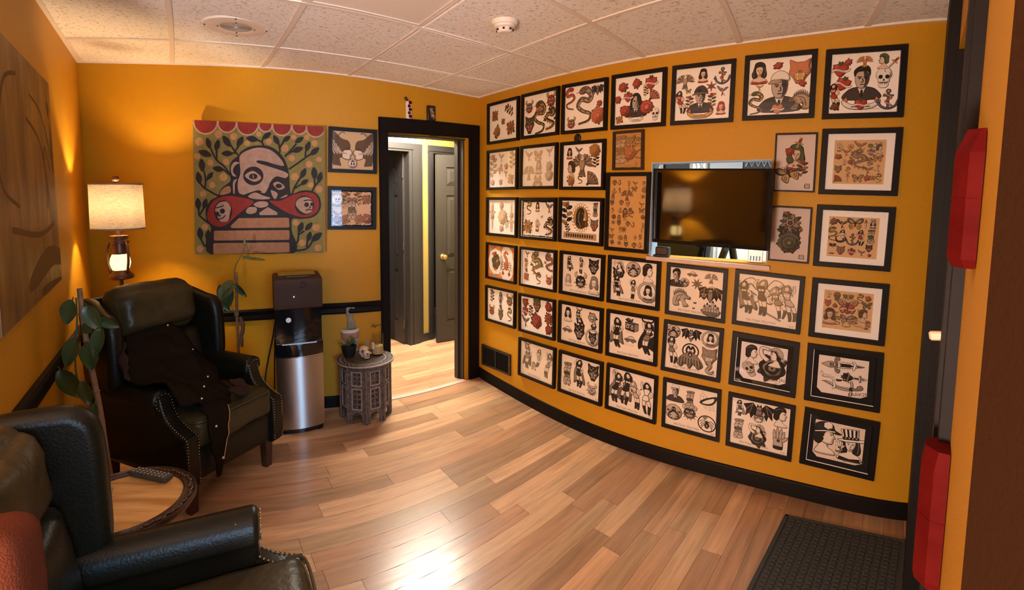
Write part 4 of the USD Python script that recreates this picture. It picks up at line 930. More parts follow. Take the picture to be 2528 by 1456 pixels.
def tophat(R):
    m = lady(R, 'K', 'S', 'K'); h = oc(sm((-.75, .42), (-.2, .55), (.4, .62), (.85, .7), (.7, .5), (.3, .44), (-.3, .34)), 'W', .03) + oc(pg((-.42, .5), (.42, .62), (.4, 1.35), (-.6, 1.2)), 'W', .03)
    for k in range(4): h.append((pg((-.36 + .2 * k, .52 + .03 * k), (-.26 + .2 * k, .53 + .03 * k), (-.4 + .24 * k, 1.22 + .03 * k), (-.52 + .24 * k, 1.2 + .03 * k)), 'K'))
    h += [(pg((-.44, .5), (.42, .6), (.42, .78), (-.46, .68)), 'K')] + [(ell(-.3 + .2 * k, .62 + .025 * k, .035), 'W') for k in range(4)]
    return [(aff.scale(aff.translate(g, 0, -.15), .85, .85, origin=(0, 0)), c) for g, c in m + h]
def facerose(R): return tf(rose(R, 'K', 'M'), (0, -.35), .95) + tf(profile(R, 'K', 'S', 'scarf'), (.1, .38), .62, 0, True) + oc(taper([(-.25, .1), (-.6, .4), (-.62, .85), (-.2, .8)], .12, .06), 'S', .025)
def cobra(R): return oc(ell(0, .45, .62).difference(ell(0, .45, .52)), 'K', 0) + [(ln(.07, (-.1, .1), (-.3, .45), (-.15, .8), (-.05, .6)), 'K'), (ln(.07, (.1, .1), (.3, .45), (.15, .8), (.05, .6)), 'K')] + oc(sm((-.2, .3), (0, .45), (.2, .3), (.6, .0), (.95, -.6), (.6, -.9), (.3, -.55), (0, -.95), (-.3, -.55), (-.6, -.9), (-.95, -.6), (-.6, 0)), 'M') + oc(ell(0, .18, .15, .2), 'K', 0) + [(ell(0, .14, .07, .1), 'H')] + [(ln(.03, (-.7 + .2 * k, -.1 - .02 * k), (-.75 + .22 * k, -.7)), 'K') for k in range(8)]
def mantis(R): return tf(beast(R, 'H', 'K'), (0, .05), .9) + [(pg((-.1, .75), (0, 1.05), (.1, .75)), 'K')]
def tower(R):
    m = []
    for k in range(7): m += oc(sm((-.3 + .1 * math.sin(k * 2), .9 - .28 * k), (.3 + .1 * math.cos(k), .95 - .28 * k), (.26, .68 - .28 * k), (-.28, .66 - .28 * k)), 'MTHG'[k % 4], .03) + [(ell(.1 * math.sin(k * 3), .8 - .28 * k, .06), 'K')]
    return m
def blob(R):
    m = oc(wavy(.75, R.randint(4, 8), R.uniform(.15, .4), R.random() * 3), R.choice('MTGRYO')); a = R.random() * 6
    return m + [(ln(.05, (.4 * math.cos(a), .4 * math.sin(a)), (-.1, .1), (-.4 * math.cos(a + 1), -.4 * math.sin(a + 1))), 'K'), (ell(.1, -.1, .2), R.choice('KWM')), (ell(.1, -.1, .09), 'K')]
def horns(R): return figure(R, 'K', 'S', 'M', 'K') + [(ln(.045, (-.06, .95), (-.3, 1.02), (-.36, 1.25)), 'K'), (ln(.045, (.06, .95), (.3, 1.02), (.36, 1.25)), 'K')]
def caped(R): return figure(R, 'K', 'S', 'K', 'M')
def flame(R):
    m = []
    for fx in (False, True): m += tf(oc(sm((.1, .3), (.5, 1), (.95, .8), (.7, .5), (.85, .2), (.5, .1), (.45, -.3), (.2, -.2)), 'W', .04) + [(ln(.03, (.3, .4), (.6, .7), (.75, .6)), 'K'), (ln(.03, (.3, .1), (.6, .3)), 'K')], fx=fx)
    return m + [(ln(.05, (0, -.5), (.2, -.8), (.6, -1), (.9, -1.15)), 'M')] + figure(R, 'M', 'S', 'K')
def headdress(R):
    m = []
    for k in range(10): m += tf(oc(sm((.3, .06), (.7, .1), (1, 0), (.7, -.1), (.3, -.06)), 'T' if k % 2 else 'W', .03), (0, .1), rot=60 + 22 * k)
    return m + tf(profile(R), s=.75)
def tusk(R):
    m = tf(beast(R, 'M', 'H'), (0, .3), .7); return m + oc(taper([(0, -.1), (.1, -.5), (-.1, -.85), (.2, -1), (.35, -.8)], .16, .04), 'T') + [(ln(.015, (-.1, -.2 - .12 * k), (.16, -.22 - .12 * k)), 'K') for k in range(5)]
def wingface(R, fx=False):
    m = oc(sm((-1, 1), (-.9, .2), (-.7, -.5), (-.1, -.5), (.35, -.1), (.3, .35), (-.1, .5), (-.5, .85)), 'D') + oc(sm((.05, -.15), (.42, -.1), (.5, -.3), (.4, -.42), (.42, -.52), (.3, -.62), (0, -.5)), 'S', .03)
    for k in range(6): m += [(ln(.035, (-.85 + .12 * k, .85 - .16 * k), (-.8 + .14 * k, .2 - .08 * k), (-.6 + .16 * k, -.3)), 'T' if k % 2 else 'H'), (ell(-.9 + .03 * k, .6 - .2 * k, .05, .08), 'T')]
    return m + [(ell(.25, -.02, .12, .08), 'K'), (ln(.02, (-.3, .6), (-.05, .85), (.1, .8)), 'K')] + oc(pg((-.6, -.5), (-.2, -.55), (-.1, -.95), (-.5, -.9)), 'D', .02)

INK = dict(K=(.020, .014, .011), W=(.80, .75, .68), R=(.40, .045, .028), P=(.55, .14, .09), G=(.085, .105, .040), Y=(.60, .34, .085), O=(.58, .20, .085), B=(.10, .12, .17), S=(.74, .55, .40), M=(.19, .135, .10), T=(.44, .32, .21), H=(.50, .42, .35), D=(.055, .042, .036))
BW = dict(INK, R=(.16, .12, .10), P=(.40, .33, .28), G=(.06, .05, .04), Y=(.5, .42, .34), O=(.35, .28, .22), B=(.10, .085, .08), S=(.80, .70, .60), T=(.46, .38, .31), M=(.24, .19, .15))
def blend(p, c, f, keep=''): return {k: tuple((1 - f) * np.array(v) + f * np.array(c)) for k, v in p.items()}
PALE = blend(INK, (.80, .68, .50), .55); SEPIA = {k: tuple(np.array((.62, .33, .12)) * (.16 + .84 * np.mean(v) ** .8)) for k, v in INK.items()}
DARKC = blend(INK, (.03, .02, .015), .25); BWP = blend(BW, (.8, .68, .52), .18)
PAPER = (.93, .88, .82); TAN = (.62, .40, .20)

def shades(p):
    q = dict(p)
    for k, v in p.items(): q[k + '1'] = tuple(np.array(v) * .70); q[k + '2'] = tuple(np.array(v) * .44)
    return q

# ------------------------------------------------------------------ framed pictures
def text_tris(s, h, bold=False):
    m = meshkit.text_mesh(s, h, .001, bold); v = np.asarray(m.vertices); f = np.asarray(m.faces); k = (v[f][:, :, 2] > .0005).all(1)
    return v[:, :2], f[k]
def ink_mesh(layers, mapf):
    """layers: (geom or ('tri', v, f), rgb, level) in picture coordinates; mapf: (n,2) coordinates and height -> world."""
    V, F, C, n = [], [], [], 0
    for g, col, lv in layers:
        parts = [(g[1], g[2])] if isinstance(g, tuple) else [trimesh.creation.triangulate_polygon(q, engine='earcut') for q in polys(g)]
        for v, f in parts:
            v = np.asarray(v)[:, :2]; f = np.asarray(f)
            if len(f) == 0: continue
            V.append(mapf(v, np.full(len(v), lv))); F.append(f + n); C.append(np.tile(col, (len(v), 1))); n += len(v)
    return TM(np.vstack(V), np.vstack(F), process=False), np.vstack(C)
FN = {k: v for k, v in globals().items() if callable(v)}
def layout(items, w, h, pal, seed, base=0.):
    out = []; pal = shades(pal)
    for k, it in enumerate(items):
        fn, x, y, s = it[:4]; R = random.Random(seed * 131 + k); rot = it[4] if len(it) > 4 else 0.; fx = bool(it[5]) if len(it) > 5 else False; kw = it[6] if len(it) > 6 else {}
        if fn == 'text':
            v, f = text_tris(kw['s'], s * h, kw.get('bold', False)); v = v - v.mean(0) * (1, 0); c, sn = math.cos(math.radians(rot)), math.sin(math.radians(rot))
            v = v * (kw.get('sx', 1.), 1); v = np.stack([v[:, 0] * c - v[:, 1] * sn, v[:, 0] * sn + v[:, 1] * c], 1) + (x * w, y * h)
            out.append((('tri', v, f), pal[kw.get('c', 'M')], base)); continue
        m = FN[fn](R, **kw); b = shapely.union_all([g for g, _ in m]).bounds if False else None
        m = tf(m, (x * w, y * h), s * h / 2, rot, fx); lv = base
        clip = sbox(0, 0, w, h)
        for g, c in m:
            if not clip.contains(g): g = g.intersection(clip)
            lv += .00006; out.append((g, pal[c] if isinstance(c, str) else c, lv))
    return out
class Plane:
    """The flat plane of a hanging picture: touching the wall at the middle pixel, off in front of it."""
    def __init__(s, curve, corners, off):
        s.off = off; c = np.mean(corners, 0); a, z = curve.hit(*c, off); s.a = a
        t, n = curve.tn(a); p = curve.pos(a, off)[0]; s.o = np.array([*p, z]); s.n = np.array([*n, 0.]); s.t = np.array([*t, 0.])
        if project(s.o + s.t * .1)[0] < project(s.o)[0]: s.t = -s.t
        s.q = np.array([s.pix(*p_) for p_ in corners])     # TL TR BR BL in (u, z)
        TL, TR, BR, BL = s.q; s.w = (np.linalg.norm(TR - TL) + np.linalg.norm(BR - BL)) / 2; s.h = (np.linalg.norm(TL - BL) + np.linalg.norm(TR - BR)) / 2
    def pix(s, px, py):
        d = ray(px, py); k = ((s.o - EYEV) @ s.n) / (d @ s.n); p = EYEV + d * k - s.o; return p @ s.t, p[2]
    def uv(s, fr):
        """Unit-square coordinates (from the lower left) -> plane coordinates."""
        fr = np.asarray(fr, float); x, y = fr[:, :1], fr[:, 1:2]; TL, TR, BR, BL = s.q
        return BL * (1 - x) * (1 - y) + BR * x * (1 - y) + TL * (1 - x) * y + TR * x * y
    def world(s, uv, d):
        """Plane coordinates and the distance from the wall -> world."""
        uv = np.asarray(uv, float); return s.o + uv[:, :1] * s.t + uv[:, 1:2] * (0, 0, 1.) + (np.broadcast_to(d, (len(uv),)) - s.off)[:, None] * s.n
    def fill(s, poly, d0, d1):
        """A prism over a polygon in unit-square coordinates, between two distances from the wall."""
        m = trimesh.creation.extrude_polygon(poly, 1., engine='earcut'); v = np.asarray(m.vertices); return TM(s.world(s.uv(v[:, :2]), d0 + (d1 - d0) * v[:, 2]), m.faces, process=False)
    def base(s): p = s.world(s.uv([(.5, 0)]), 0.)[0]; return tuple(p)
def picture(curve, corners, b, items, label, group=None, pal=INK, paper=PAPER, mat=None, seed=1, dep=.024, frame_m='frame_black', shape=None, name='framed_picture', bv=None, glass=True, extra=None, fillet=False, catg='picture'):
    P = Plane(curve, corners, dep); T = Thing(name, label, catg, loc=P.base(), group=group)
    bx_, by_ = b / P.w, b / P.h
    out = sbox(0, 0, 1, 1); hole = sbox(bx_, by_, 1 - bx_, 1 - by_)
    T.add('frame', cat(P.fill(out.difference(hole), .0, dep - .003), P.fill(sbox(.03 * bx_, .03 * by_, 1 - .03 * bx_, 1 - .03 * by_).difference(sbox(.9 * bx_, .9 * by_, 1 - .9 * bx_, 1 - .9 * by_)), dep - .004, dep)), frame_m, smooth=False)
    if fillet:
        e = 1.12; T.add('inner_lip', cat(P.fill(sbox(bx_, by_, bx_ * e, 1 - by_), .012, .019), P.fill(sbox(bx_, by_, 1 - bx_, by_ * e), .012, .019)), 'mat_white', smooth=False)
    pic = hole
    if mat:
        mb, mm = mat; mx, my = mb / P.w, mb / P.h
        pic = sbox(bx_ + mx, by_ + my, 1 - bx_ - mx, 1 - by_ - my)
        T.add('mount', P.fill(hole.difference(pic) if mm != 'mat_black' else hole, .004, .0095 if mm != 'mat_black' else .0055), mm, smooth=False)
    x0, y0, x1, y1 = pic.bounds; pw, ph = (x1 - x0) * P.w, (y1 - y0) * P.h
    mapf = lambda v, lv: P.world(P.uv(np.stack([x0 + v[:, 0] / pw * (x1 - x0), y0 + v[:, 1] / ph * (y1 - y0)], 1)), lv)
    sheet_ = sbox(0, 0, pw, ph)
    if shape: sheet_ = shape(pw, ph)
    L = [(sheet_, paper, .006)] + layout(items, pw, ph, pal, seed, .0062)
    if extra: L += extra(pw, ph)
    m, c = ink_mesh(L, mapf); T.add('print', m, 'ink', ink=c)
    if glass: T.add('glass_pane', P.fill(hole, .0168, .0182), 'glass_pane', smooth=False)
    return T, P
def cutcorners(w, h):
    k = .1 * w; return Polygon([(0, h), (w, h), (w, k * .75), (w - k * 1.3, 0), (k, 0), (0, k * 1.1)])
def torn(w, h):
    t = np.arange(0, 1, .02); R = random.Random(3); j = lambda: R.uniform(-.012, .012) * w
    return Polygon([(x * w, j() + .02 * h) for x in t] + [(w * .97 + j(), y * h) for y in t] + [(w - x * w, h * .97 + j()) for x in t] + [(w * .02 + j(), h - y * h) for y in t]).buffer(0)
def F(*a, **k): return picture(right, *a, **k)
GA = 'framed tattoo sheets on the yellow wall'
SIG = [('text', .42, .035, .05, 0, 0, dict(s='Ma Flash Machine', c='M', sx=.9)), ('text', .93, .02, .035, 0, 0, dict(s='TLF', c='K'))]
def q(*v): return [tuple(v[i:i + 2]) for i in range(0, 8, 2)]
B1 = .021
F(q(1201.7, 257, 1278.6, 236.4, 1277.4, 346, 1201.3, 357.3), B1, [('flower', .2, .7, .36), ('sprig', .72, .78, .42, 60), ('flower', .5, .5, .2), ('rose', .28, .25, .4, 0, 0, dict(c='Y', c2='O')), ('flower', .76, .3, .44)], 'black-framed sheet of five dark sunflowers, first in the top row beside the doorway', GA, pal=DARKC, seed=1)
F(q(1286.2, 233.9, 1377.7, 211.6, 1374.8, 332.2, 1284.2, 343.9), B1, [('mask', .16, .72, .36), ('snake', .48, .4, .8), ('beast', .46, .62, .3, 0, 0, dict(c='O')), ('mask', .82, .8, .4, 0, 0, dict(c='R')), ('beast', .18, .28, .46, 0, 0, dict(c='D')), ('dragon', .8, .36, .56, 0, 0, dict(c='D'))], 'black-framed sheet crowded with red and black demon masks around a central snake', GA, pal=DARKC, seed=2)
F(q(1386.4, 210, 1498, 190, 1494.3, 321.3, 1383.7, 331.8), B1, [('snake', .14, .72, .5, 0, 0, dict(c='R', c2='O')), ('snake', .5, .52, .82, 0, 0, dict(c='M', c2='T')), ('bat', .82, .83, .34), ('mask', .17, .17, .3), ('peony', .84, .28, .42), ('rose', .88, .54, .18)], 'black-framed sheet with a large coiled snake, a bat and a pink peony', GA, seed=3)
F(q(1509.6, 185.8, 1645, 164.7, 1640, 310.4, 1506.1, 319.9), B1 + .001, [('rose', .16, .8, .26), ('rose', .46, .84, .24), ('heart', .76, .82, .28), ('heart', .28, .58, .22), ('rose', .06, .55, .2), ('portrait', .45, .42, .5, 0, 0, dict(hat='long')), ('rose', .22, .3, .3), ('peony', .68, .34, .32, 0, 0, dict(c='R')), ('fan', .85, .58, .26), ('sprig', .66, .66, .2), ('skull', .86, .18, .26), ('banner', .46, .14, .3), ('flower', .1, .12, .2)], 'black-framed sheet of red roses around a grey portrait with long hair', GA, seed=4)
F(q(1659.6, 162.7, 1817.5, 143.7, 1809, 300.1, 1653.6, 309), B1 + .001, [('eagle', .17, .76, .36), ('lady', .5, .84, .26), ('anchor', .85, .8, .32), ('portrait', .47, .4, .5, 0, 0, dict(hat='miner')), ('star', .66, .62, .2), ('figure', .1, .36, .44), ('swallow', .86, .52, .2), ('butterfly', .24, .56, .1), ('lady', .85, .2, .24, 0, 0, dict(hair='R')), ('sprig', .27, .34, .26), ('sprig', .68, .36, .26, 0, 1), ('banner', .47, .15, .44, 0, 0, dict(c='Y'))], 'black-framed sheet with a grey portrait in a helmet between an eagle and an anchor', GA, seed=5)
F(q(1839.5, 137.4, 2019.8, 119.7, 2009.7, 290, 1831.3, 297.2), B1 + .002, [('lady', .17, .76, .38), ('rose', .48, .86, .17), ('beast', .83, .74, .42, 0, 0, dict(c='O', c2='Y')), ('portrait', .52, .42, .7, 0, 0, dict(hat='cap')), ('swallow', .18, .5, .14, 0, 0, dict(c='Y')), ('snake', .13, .22, .4), ('rose', .88, .52, .13), ('creature', .84, .25, .36, 0, 1), ('heart', .5, .11, .2, 0, 0, dict(c='O')), ('text', .73, .06, .022, 4, 0, dict(s='L. Mazouri', c='M'))], 'black-framed sheet with a portrait of a smiling person in a white cap and striped jacket', GA, seed=6)
F(q(2041, 122.1, 2243.8, 107.8, 2231.1, 288.3, 2029.7, 293.5), B1 + .003, [('heart', .15, .74, .26), ('heart', .2, .5, .24, -20), ('rose', .26, .86, .14), ('eagle', .5, .86, .24, 0, 0, dict(c='O', c2='Y')), ('profile', .76, .85, .25, 0, 1, dict(hair='G')), ('portrait', .48, .52, .56), ('skull', .79, .57, .34), ('dagger', .9, .8, .24, -40, 0, dict()), ('figure', .08, .3, .42), ('anchor', .87, .22, .34), ('banner', .48, .2, .5), ('heart', .48, .15, .2), ('rose', .1, .12, .16, 0, 0, dict(c='G', c2='R')), ('text', .7, .06, .022, 5, 0, dict(s='L. Mazouri', c='M'))], 'black-framed sheet with a man in suit and tie beside a skull pierced by a dagger', GA, seed=7)
F(q(1200.9, 372.4, 1276.1, 362.5, 1274.3, 467.6, 1199.7, 469.2), B1, [('sprig', .15, .6, .66), ('swallow', .45, .84, .28, 0, 0, dict(c='B')), ('sprig', .85, .74, .5), ('butterfly', .42, .5, .26, 30, 0, dict(c='O', c2='R')), ('rose', .64, .58, .24, 0, 0, dict(c='O')), ('swallow', .62, .38, .2), ('rose', .14, .14, .24, 0, 0, dict(c='O')), ('rose', .44, .14, .22, 0, 0, dict(c='O')), ('flower', .8, .22, .34, 0, 0, dict(c='O'))], 'black-framed pale sheet of small pink flowers and hummingbirds beside the doorway', GA, pal=blend(PALE, INK['O'], .1), seed=8)
F(q(1283.5, 361, 1373.8, 351.1, 1370.9, 466.5, 1280.9, 467.1), B1, [('swallow', .18, .8, .3), ('butterfly', .48, .78, .3), ('lady', .5, .5, .36), ('swallow', .82, .86, .26, 0, 1, dict(c='K')), ('rose', .82, .5, .3, 0, 0, dict(c='M', c2='T')), ('peony', .82, .27, .32, 0, 0, dict(c='M', c2='T')), ('eagle', .2, .36, .5), ('butterfly', .48, .14, .34, 180)], 'black-framed faded sheet with washed-out moth and swallows behind glare', GA, pal=blend(PALE, (.72, .58, .38), .25), seed=9)  # glare on the glass is painted in as a paler palette
F(q(1382.2, 351.7, 1492.5, 342.5, 1489.2, 469.2, 1379.4, 468.6), B1, [('lady', .16, .8, .26), ('swallow', .4, .84, .22), ('eagle', .5, .52, .7), ('peony', .8, .84, .34, 0, 0, dict(c='Y', c2='O')), ('sprig', .84, .58, .3, 0, 0, dict(c='K')), ('profile', .2, .42, .42, 0, 1), ('fan', .78, .2, .4, 0, 0, dict(c='T', c2='M')), ('rose', .22, .14, .28, 0, 0, dict(c='Y', c2='O')), ('snake', .45, .2, .26)], 'black-framed sheet with a grey bird, a woman and a spotted fan, under the wall hook', GA, pal=DARKC, seed=10)
F(q(1512.3, 325.5, 1587.9, 318.9, 1586.4, 419.2, 1510.6, 419.9), .014, [('tower', .2, .55, .8), ('beast', .55, .72, .45, 0, 0, dict(c='G')), ('rose', .55, .42, .5, 0, 0, dict(c='R', c2='O')), ('banner', .5, .12, .5, 0, 0, dict(c='Y')), ('snake', .85, .55, .6)], 'small brown-framed painting with a red round centre, above the tall frame', GA, pal=blend(INK, (.5, .25, .07), .45), paper=(.52, .27, .09), seed=11, frame_m='frame_brown')
F(q(1914.8, 329.5, 2019.7, 326.9, 2010.8, 475.3, 1907.7, 472.2), .007, [('lady', .52, .6, .46, 0, 0, dict(hair='G', dress='R')), ('rose', .36, .7, .18), ('butterfly', .36, .3, .34, 25), ('dagger', .56, .8, .3, -20), ('sprig', .7, .4, .3), ('text', .86, .06, .05, 0, 0, dict(s='DS', c='K'))], 'unglazed canvas print of a dark-haired woman with a dagger, right of the television', GA, pal=DARKC, paper=(.62, .52, .47), seed=12, glass=False, extra=lambda w, h: [(sbox(.79 * w, .045 * h, .92 * w, .125 * h).difference(sbox(.8 * w, .053 * h, .91 * w, .117 * h)), BW['K'], .0063)])
F(q(2031.7, 318.3, 2231, 314.3, 2216.1, 484.2, 2021, 479.2), .024, [('hand', .1, .84, .2), ('blob', .32, .85, .13), ('swallow', .5, .86, .24, 0, 0, dict(c='M')), ('blob', .7, .87, .1), ('headdress', .88, .8, .28), ('rose', .09, .62, .16), ('swallow', .24, .72, .18, 0, 0, dict(c='R')), ('figure', .35, .66, .18), ('dragon', .52, .56, .42, 0, 0, dict(c='M', c2='T')), ('heart', .72, .72, .16, 0, 0, dict(c='M')), ('butterfly', .86, .58, .18), ('hand', .22, .5, .14), ('rose', .33, .5, .13), ('beast', .1, .34, .18, 0, 0, dict(c='G')), ('snake', .3, .3, .16), ('sprig', .72, .5, .2), ('key', .88, .36, .18), ('swallow', .68, .32, .2), ('leg', .78, .34, .12), ('fan', .12, .12, .2, 0, 0, dict(c='G')), ('dagger', .3, .14, .2), ('butterfly', .5, .12, .2), ('rose', .68, .14, .16), ('flower', .78, .14, .14), ('snake', .9, .14, .2)], 'wide white-matted frame around a tan sheet of tiny motifs, right of the woman canvas', GA, pal=blend(DARKC, (.5, .3, .15), .2), paper=TAN, mat=(.030, 'mat_white'), seed=13)
F(q(1199.6, 487, 1274.9, 487, 1272.9, 587.7, 1198.5, 580.3), B1, [('dagger', .14, .5, .8), ('rose', .14, .52, .24, 0, 0, dict(c='O')), ('rose', .48, .84, .28, 0, 0, dict(c='O')), ('peony', .52, .5, .5, 0, 0, dict(c='Y', c2='Y')), ('dagger', .84, .5, .8, 180), ('rose', .84, .56, .24, 0, 0, dict(c='O')), ('rose', .48, .16, .26, 0, 0, dict(c='O')), ('sprig', .68, .3, .3)], 'black-framed pale sheet of daggers wrapped in pink roses around a golden bloom', GA, pal=blend(PALE, INK['O'], .08), seed=14)
F(q(1282.1, 488, 1370.8, 488, 1368.5, 596.4, 1280.3, 588.7), B1, [('snake', .2, .8, .38), ('lady', .48, .84, .26), ('swallow', .84, .82, .32), ('flower', .18, .27, .46, 0, 0, dict(c='O', c2='Y')), ('hand', .48, .32, .36), ('dragon', .84, .3, .5, 0, 0, dict(c='D')), ('eyeweb', .62, .56, .12)], 'black-framed sheet with torn white edges, a snake and an orange sunflower', GA, pal=INK, seed=15, mat=(.004, 'mat_black'), shape=torn, fillet=True)
F(q(1378.7, 487, 1487.8, 489.5, 1484.4, 608.7, 1376, 596.6), B1, [('sprig', .13, .66, .6, 0, 0, dict(c='K', c2='Y')), ('halo_cat', .5, .58, .74), ('tower', .86, .8, .34), ('beast', .84, .42, .3, 0, 0, dict(c='M')), ('sprig', .16, .3, .26, 20, 0, dict(c='K'))], 'black-framed sheet with a black panther inside a fiery oval', GA, pal=DARKC, seed=16, extra=lambda w, h: [(sbox(.05 * w, .04 * h, .9 * w, .2 * h), INK['Y'], .0062), (sbox(.07 * w, .055 * h, .88 * w, .185 * h), INK['T'], .0064)] + [(sbox((.12 + .06 * k) * w, .08 * h, (.155 + .06 * k) * w, .16 * h), INK['K'], .0066) for k in range(12)])
PT = lambda w, h: [(sbox(w * a, h * b, w * a + w * .16, h * b + h * .13), c, .0061) for k, (a, b) in enumerate([(.02, .1), (.2, .02), (.42, .05), (.7, .04), (.84, .2), (.84, .46), (.82, .7), (.6, .86), (.3, .88), (.04, .8), (.02, .5), (.02, .3)]) for c in [(.38, .30, .17) if k % 2 else (.70, .34, .10)]]
F(q(1198.9, 597.6, 1272, 607.2, 1270.1, 702.3, 1197.4, 686.2), B1 - .003, [('blob', .3, .5, .5, 0, 0, dict()), ('sprig', .3, .5, .6, 10), ('scorpion', .68, .48, .7)], 'black-framed orange patterned sheet with two white cutouts of a scorpion and a leaf creature', GA, paper=(.62, .19, .07), seed=17, extra=lambda w, h: PT(w, h) + [(wavy(.25 * w, 9, .14, .4, .29 * w, .5 * h), (.86, .80, .72), .00615), (aff.scale(wavy(.22 * w, 9, .14, 1.2, .69 * w, .48 * h), 1, 1.6), (.86, .80, .72), .00615)], pal=dict(INK, K=(.25, .07, .03)), fillet=False)
F(q(1282.3, 608.5, 1370.4, 618.3, 1368.4, 722.5, 1280.3, 704.5), B1 - .002, [('swallow', .15, .87, .2), ('dragon', .47, .62, .66, 0, 0, dict(c='G', c2='Y')), ('dragon', .85, .72, .5, 0, 1, dict(c='M', c2='R')), ('figure', .13, .55, .4, 0, 0, dict(dress='O')), ('snake', .52, .22, .34, 0, 0, dict(c='G')), ('flower', .14, .22, .26, 0, 0, dict(c='O')), ('mask', .84, .22, .3, 0, 0, dict(c='R'))], 'black-framed sheet of green and brown coiling dragons', GA, pal=blend(INK, TAN, .12), seed=18, fillet=True)
F(q(1381, 618.3, 1490, 630.4, 1485.5, 744.5, 1378.5, 724), B1, [('caped', .18, .76, .4), ('figure', .48, .74, .42), ('beast', .8, .76, .4), ('mask', .48, .34, .46, 0, 0, dict(c='K', c2='M')), ('lady', .82, .28, .46, 0, 0, dict(hair='M', dress='W')), ('lady', .15, .32, .32, 0, 0, dict(hair='T', dress='W'))] + SIG, 'black-framed ink sheet with a striped fanged mask at its centre, fourth row', GA, pal=BW, paper=(.86, .75, .62), seed=19)
F(q(1197.1, 703.2, 1270.3, 719.7, 1268.6, 812, 1197.1, 790), B1 - .003, [('sprig', .18, .76, .4), ('figure', .5, .66, .56, 0, 0, dict(dress='G')), ('mask', .82, .74, .4, 0, 0, dict(c='G')), ('mask', .16, .3, .36, 0, 0, dict(c='R')), ('snake', .82, .3, .42), ('beast', .5, .24, .34, 0, 0, dict(c='G'))], 'black-framed sheet of green heads and a red head, directly above the wall vent', GA, pal=blend(DARKC, TAN, .12), seed=20)
F(q(1278.9, 723, 1367.3, 741, 1366.2, 841.7, 1278.7, 816.4), B1 - .003, [('rose', .14, .82, .32), ('beast', .5, .82, .42, 0, 0, dict(c='G')), ('rose', .85, .82, .36), ('heart', .14, .56, .3), ('rose', .5, .34, .56), ('flower', .86, .5, .4, 0, 0, dict(c='R')), ('swallow', .14, .26, .36), ('rose', .86, .18, .36), ('sprig', .32, .6, .34)], 'black-framed sheet packed with red roses below a green panther head', GA, pal=DARKC, seed=21)
F(q(1378, 741.2, 1486.2, 762.5, 1482, 873.3, 1375.4, 843.9), B1 - .001, [('lady', .17, .74, .38, 0, 0, dict(dress='W')), ('horns', .47, .7, .44), ('rose', .8, .78, .34, 0, 0, dict(c='M', c2='W')), ('facerose', .84, .6, .24), ('beast', .48, .34, .44), ('car', .16, .32, .3), ('medal', .82, .26, .46, 0, 0, dict(inner=beast))] + SIG, 'black-framed ink sheet with a striped panther below a staff bearer and a crowned lady', GA, pal=BW, paper=(.86, .75, .62), seed=22)
F(q(1279.3, 832.4, 1368.8, 860.3, 1365.7, 960.8, 1277.4, 924.7), B1 - .003, [('horns', .2, .58, .74), ('figure', .55, .62, .54, -14, 0, dict(dress='H')), ('creature', .42, .36, .26), ('figure', .83, .5, .72, 0, 0, dict(dress='M'))] + SIG, 'black-framed ink sheet of three slim figures, beside the wall vent', GA, pal=BWP, paper=(.88, .77, .63), seed=23)
F(q(1378.9, 863.6, 1486, 895.5, 1481.6, 1003.9, 1375.2, 964.7), B1 - .002, [('tower', .16, .5, .6), ('caped', .47, .58, .74), ('beast', .82, .72, .44), ('mask', .8, .26, .36, 0, 0, dict(c='H', c2='M')), ('creature', .17, .28, .26)] + SIG, 'black-framed ink sheet with an armoured figure beside a dark furry head', GA, pal=BW, paper=(.86, .75, .62), seed=24)
F(q(1495.9, 426.3, 1604.8, 425, 1597.1, 627, 1490.6, 616.7), .022, [('eagle', .48, .74, .19), ('lady', .44, .5, .12), ('star', .42, .26, .1, 0, 0, dict(n=8)), ('profile', .44, .44, .1), ('dragon', .6, .5, .12), ('skull', .5, .62, .1)] + [(['figure', 'swallow', 'heart', 'rose', 'lady', 'dagger', 'snake', 'mermaid', 'star', 'skull', 'butterfly', 'anchor', 'hand', 'beast', 'sprig', 'blob'][(i * 5 + j * 7 + 3) % 16], .1 + .2 * i + .03 * math.sin(i * 3 + j * 5), .06 + .0935 * j + .012 * math.cos(i + 2 * j), .078) for j in range(10) for i in range(5) if not (1 < i < 4 and j in (2, 4, 5, 6, 7)) and not (i == 1 and j in (7,))], 'tall black frame with an amber sheet of dozens of motifs, left of the television', GA, pal=SEPIA, paper=(.60, .33, .11), seed=25)
F(q(1903.6, 507.9, 2006.1, 512.6, 1996.2, 651.7, 1895.2, 642.6), .007, [('flower', .5, .72, .4, 0, 0, dict(c='M', c2='T')), ('rose', .5, .55, .42, 0, 0, dict(c='D', c2='M')), ('beast', .52, .5, .38, 0, 0, dict(c='G')), ('peony', .5, .34, .42, 0, 0, dict(c='M', c2='G')), ('sprig', .42, .8, .26), ('snake', .68, .58, .34), ('text', .86, .06, .05, 0, 0, dict(s='DS', c='K'))], 'unglazed canvas print of a dark clump of leaves and faces, right of the television', GA, pal=DARKC, paper=(.60, .50, .46), seed=26, glass=False, extra=lambda w, h: [(sbox(.79 * w, .045 * h, .92 * w, .125 * h).difference(sbox(.8 * w, .053 * h, .91 * w, .117 * h)), BW['K'], .0063)])
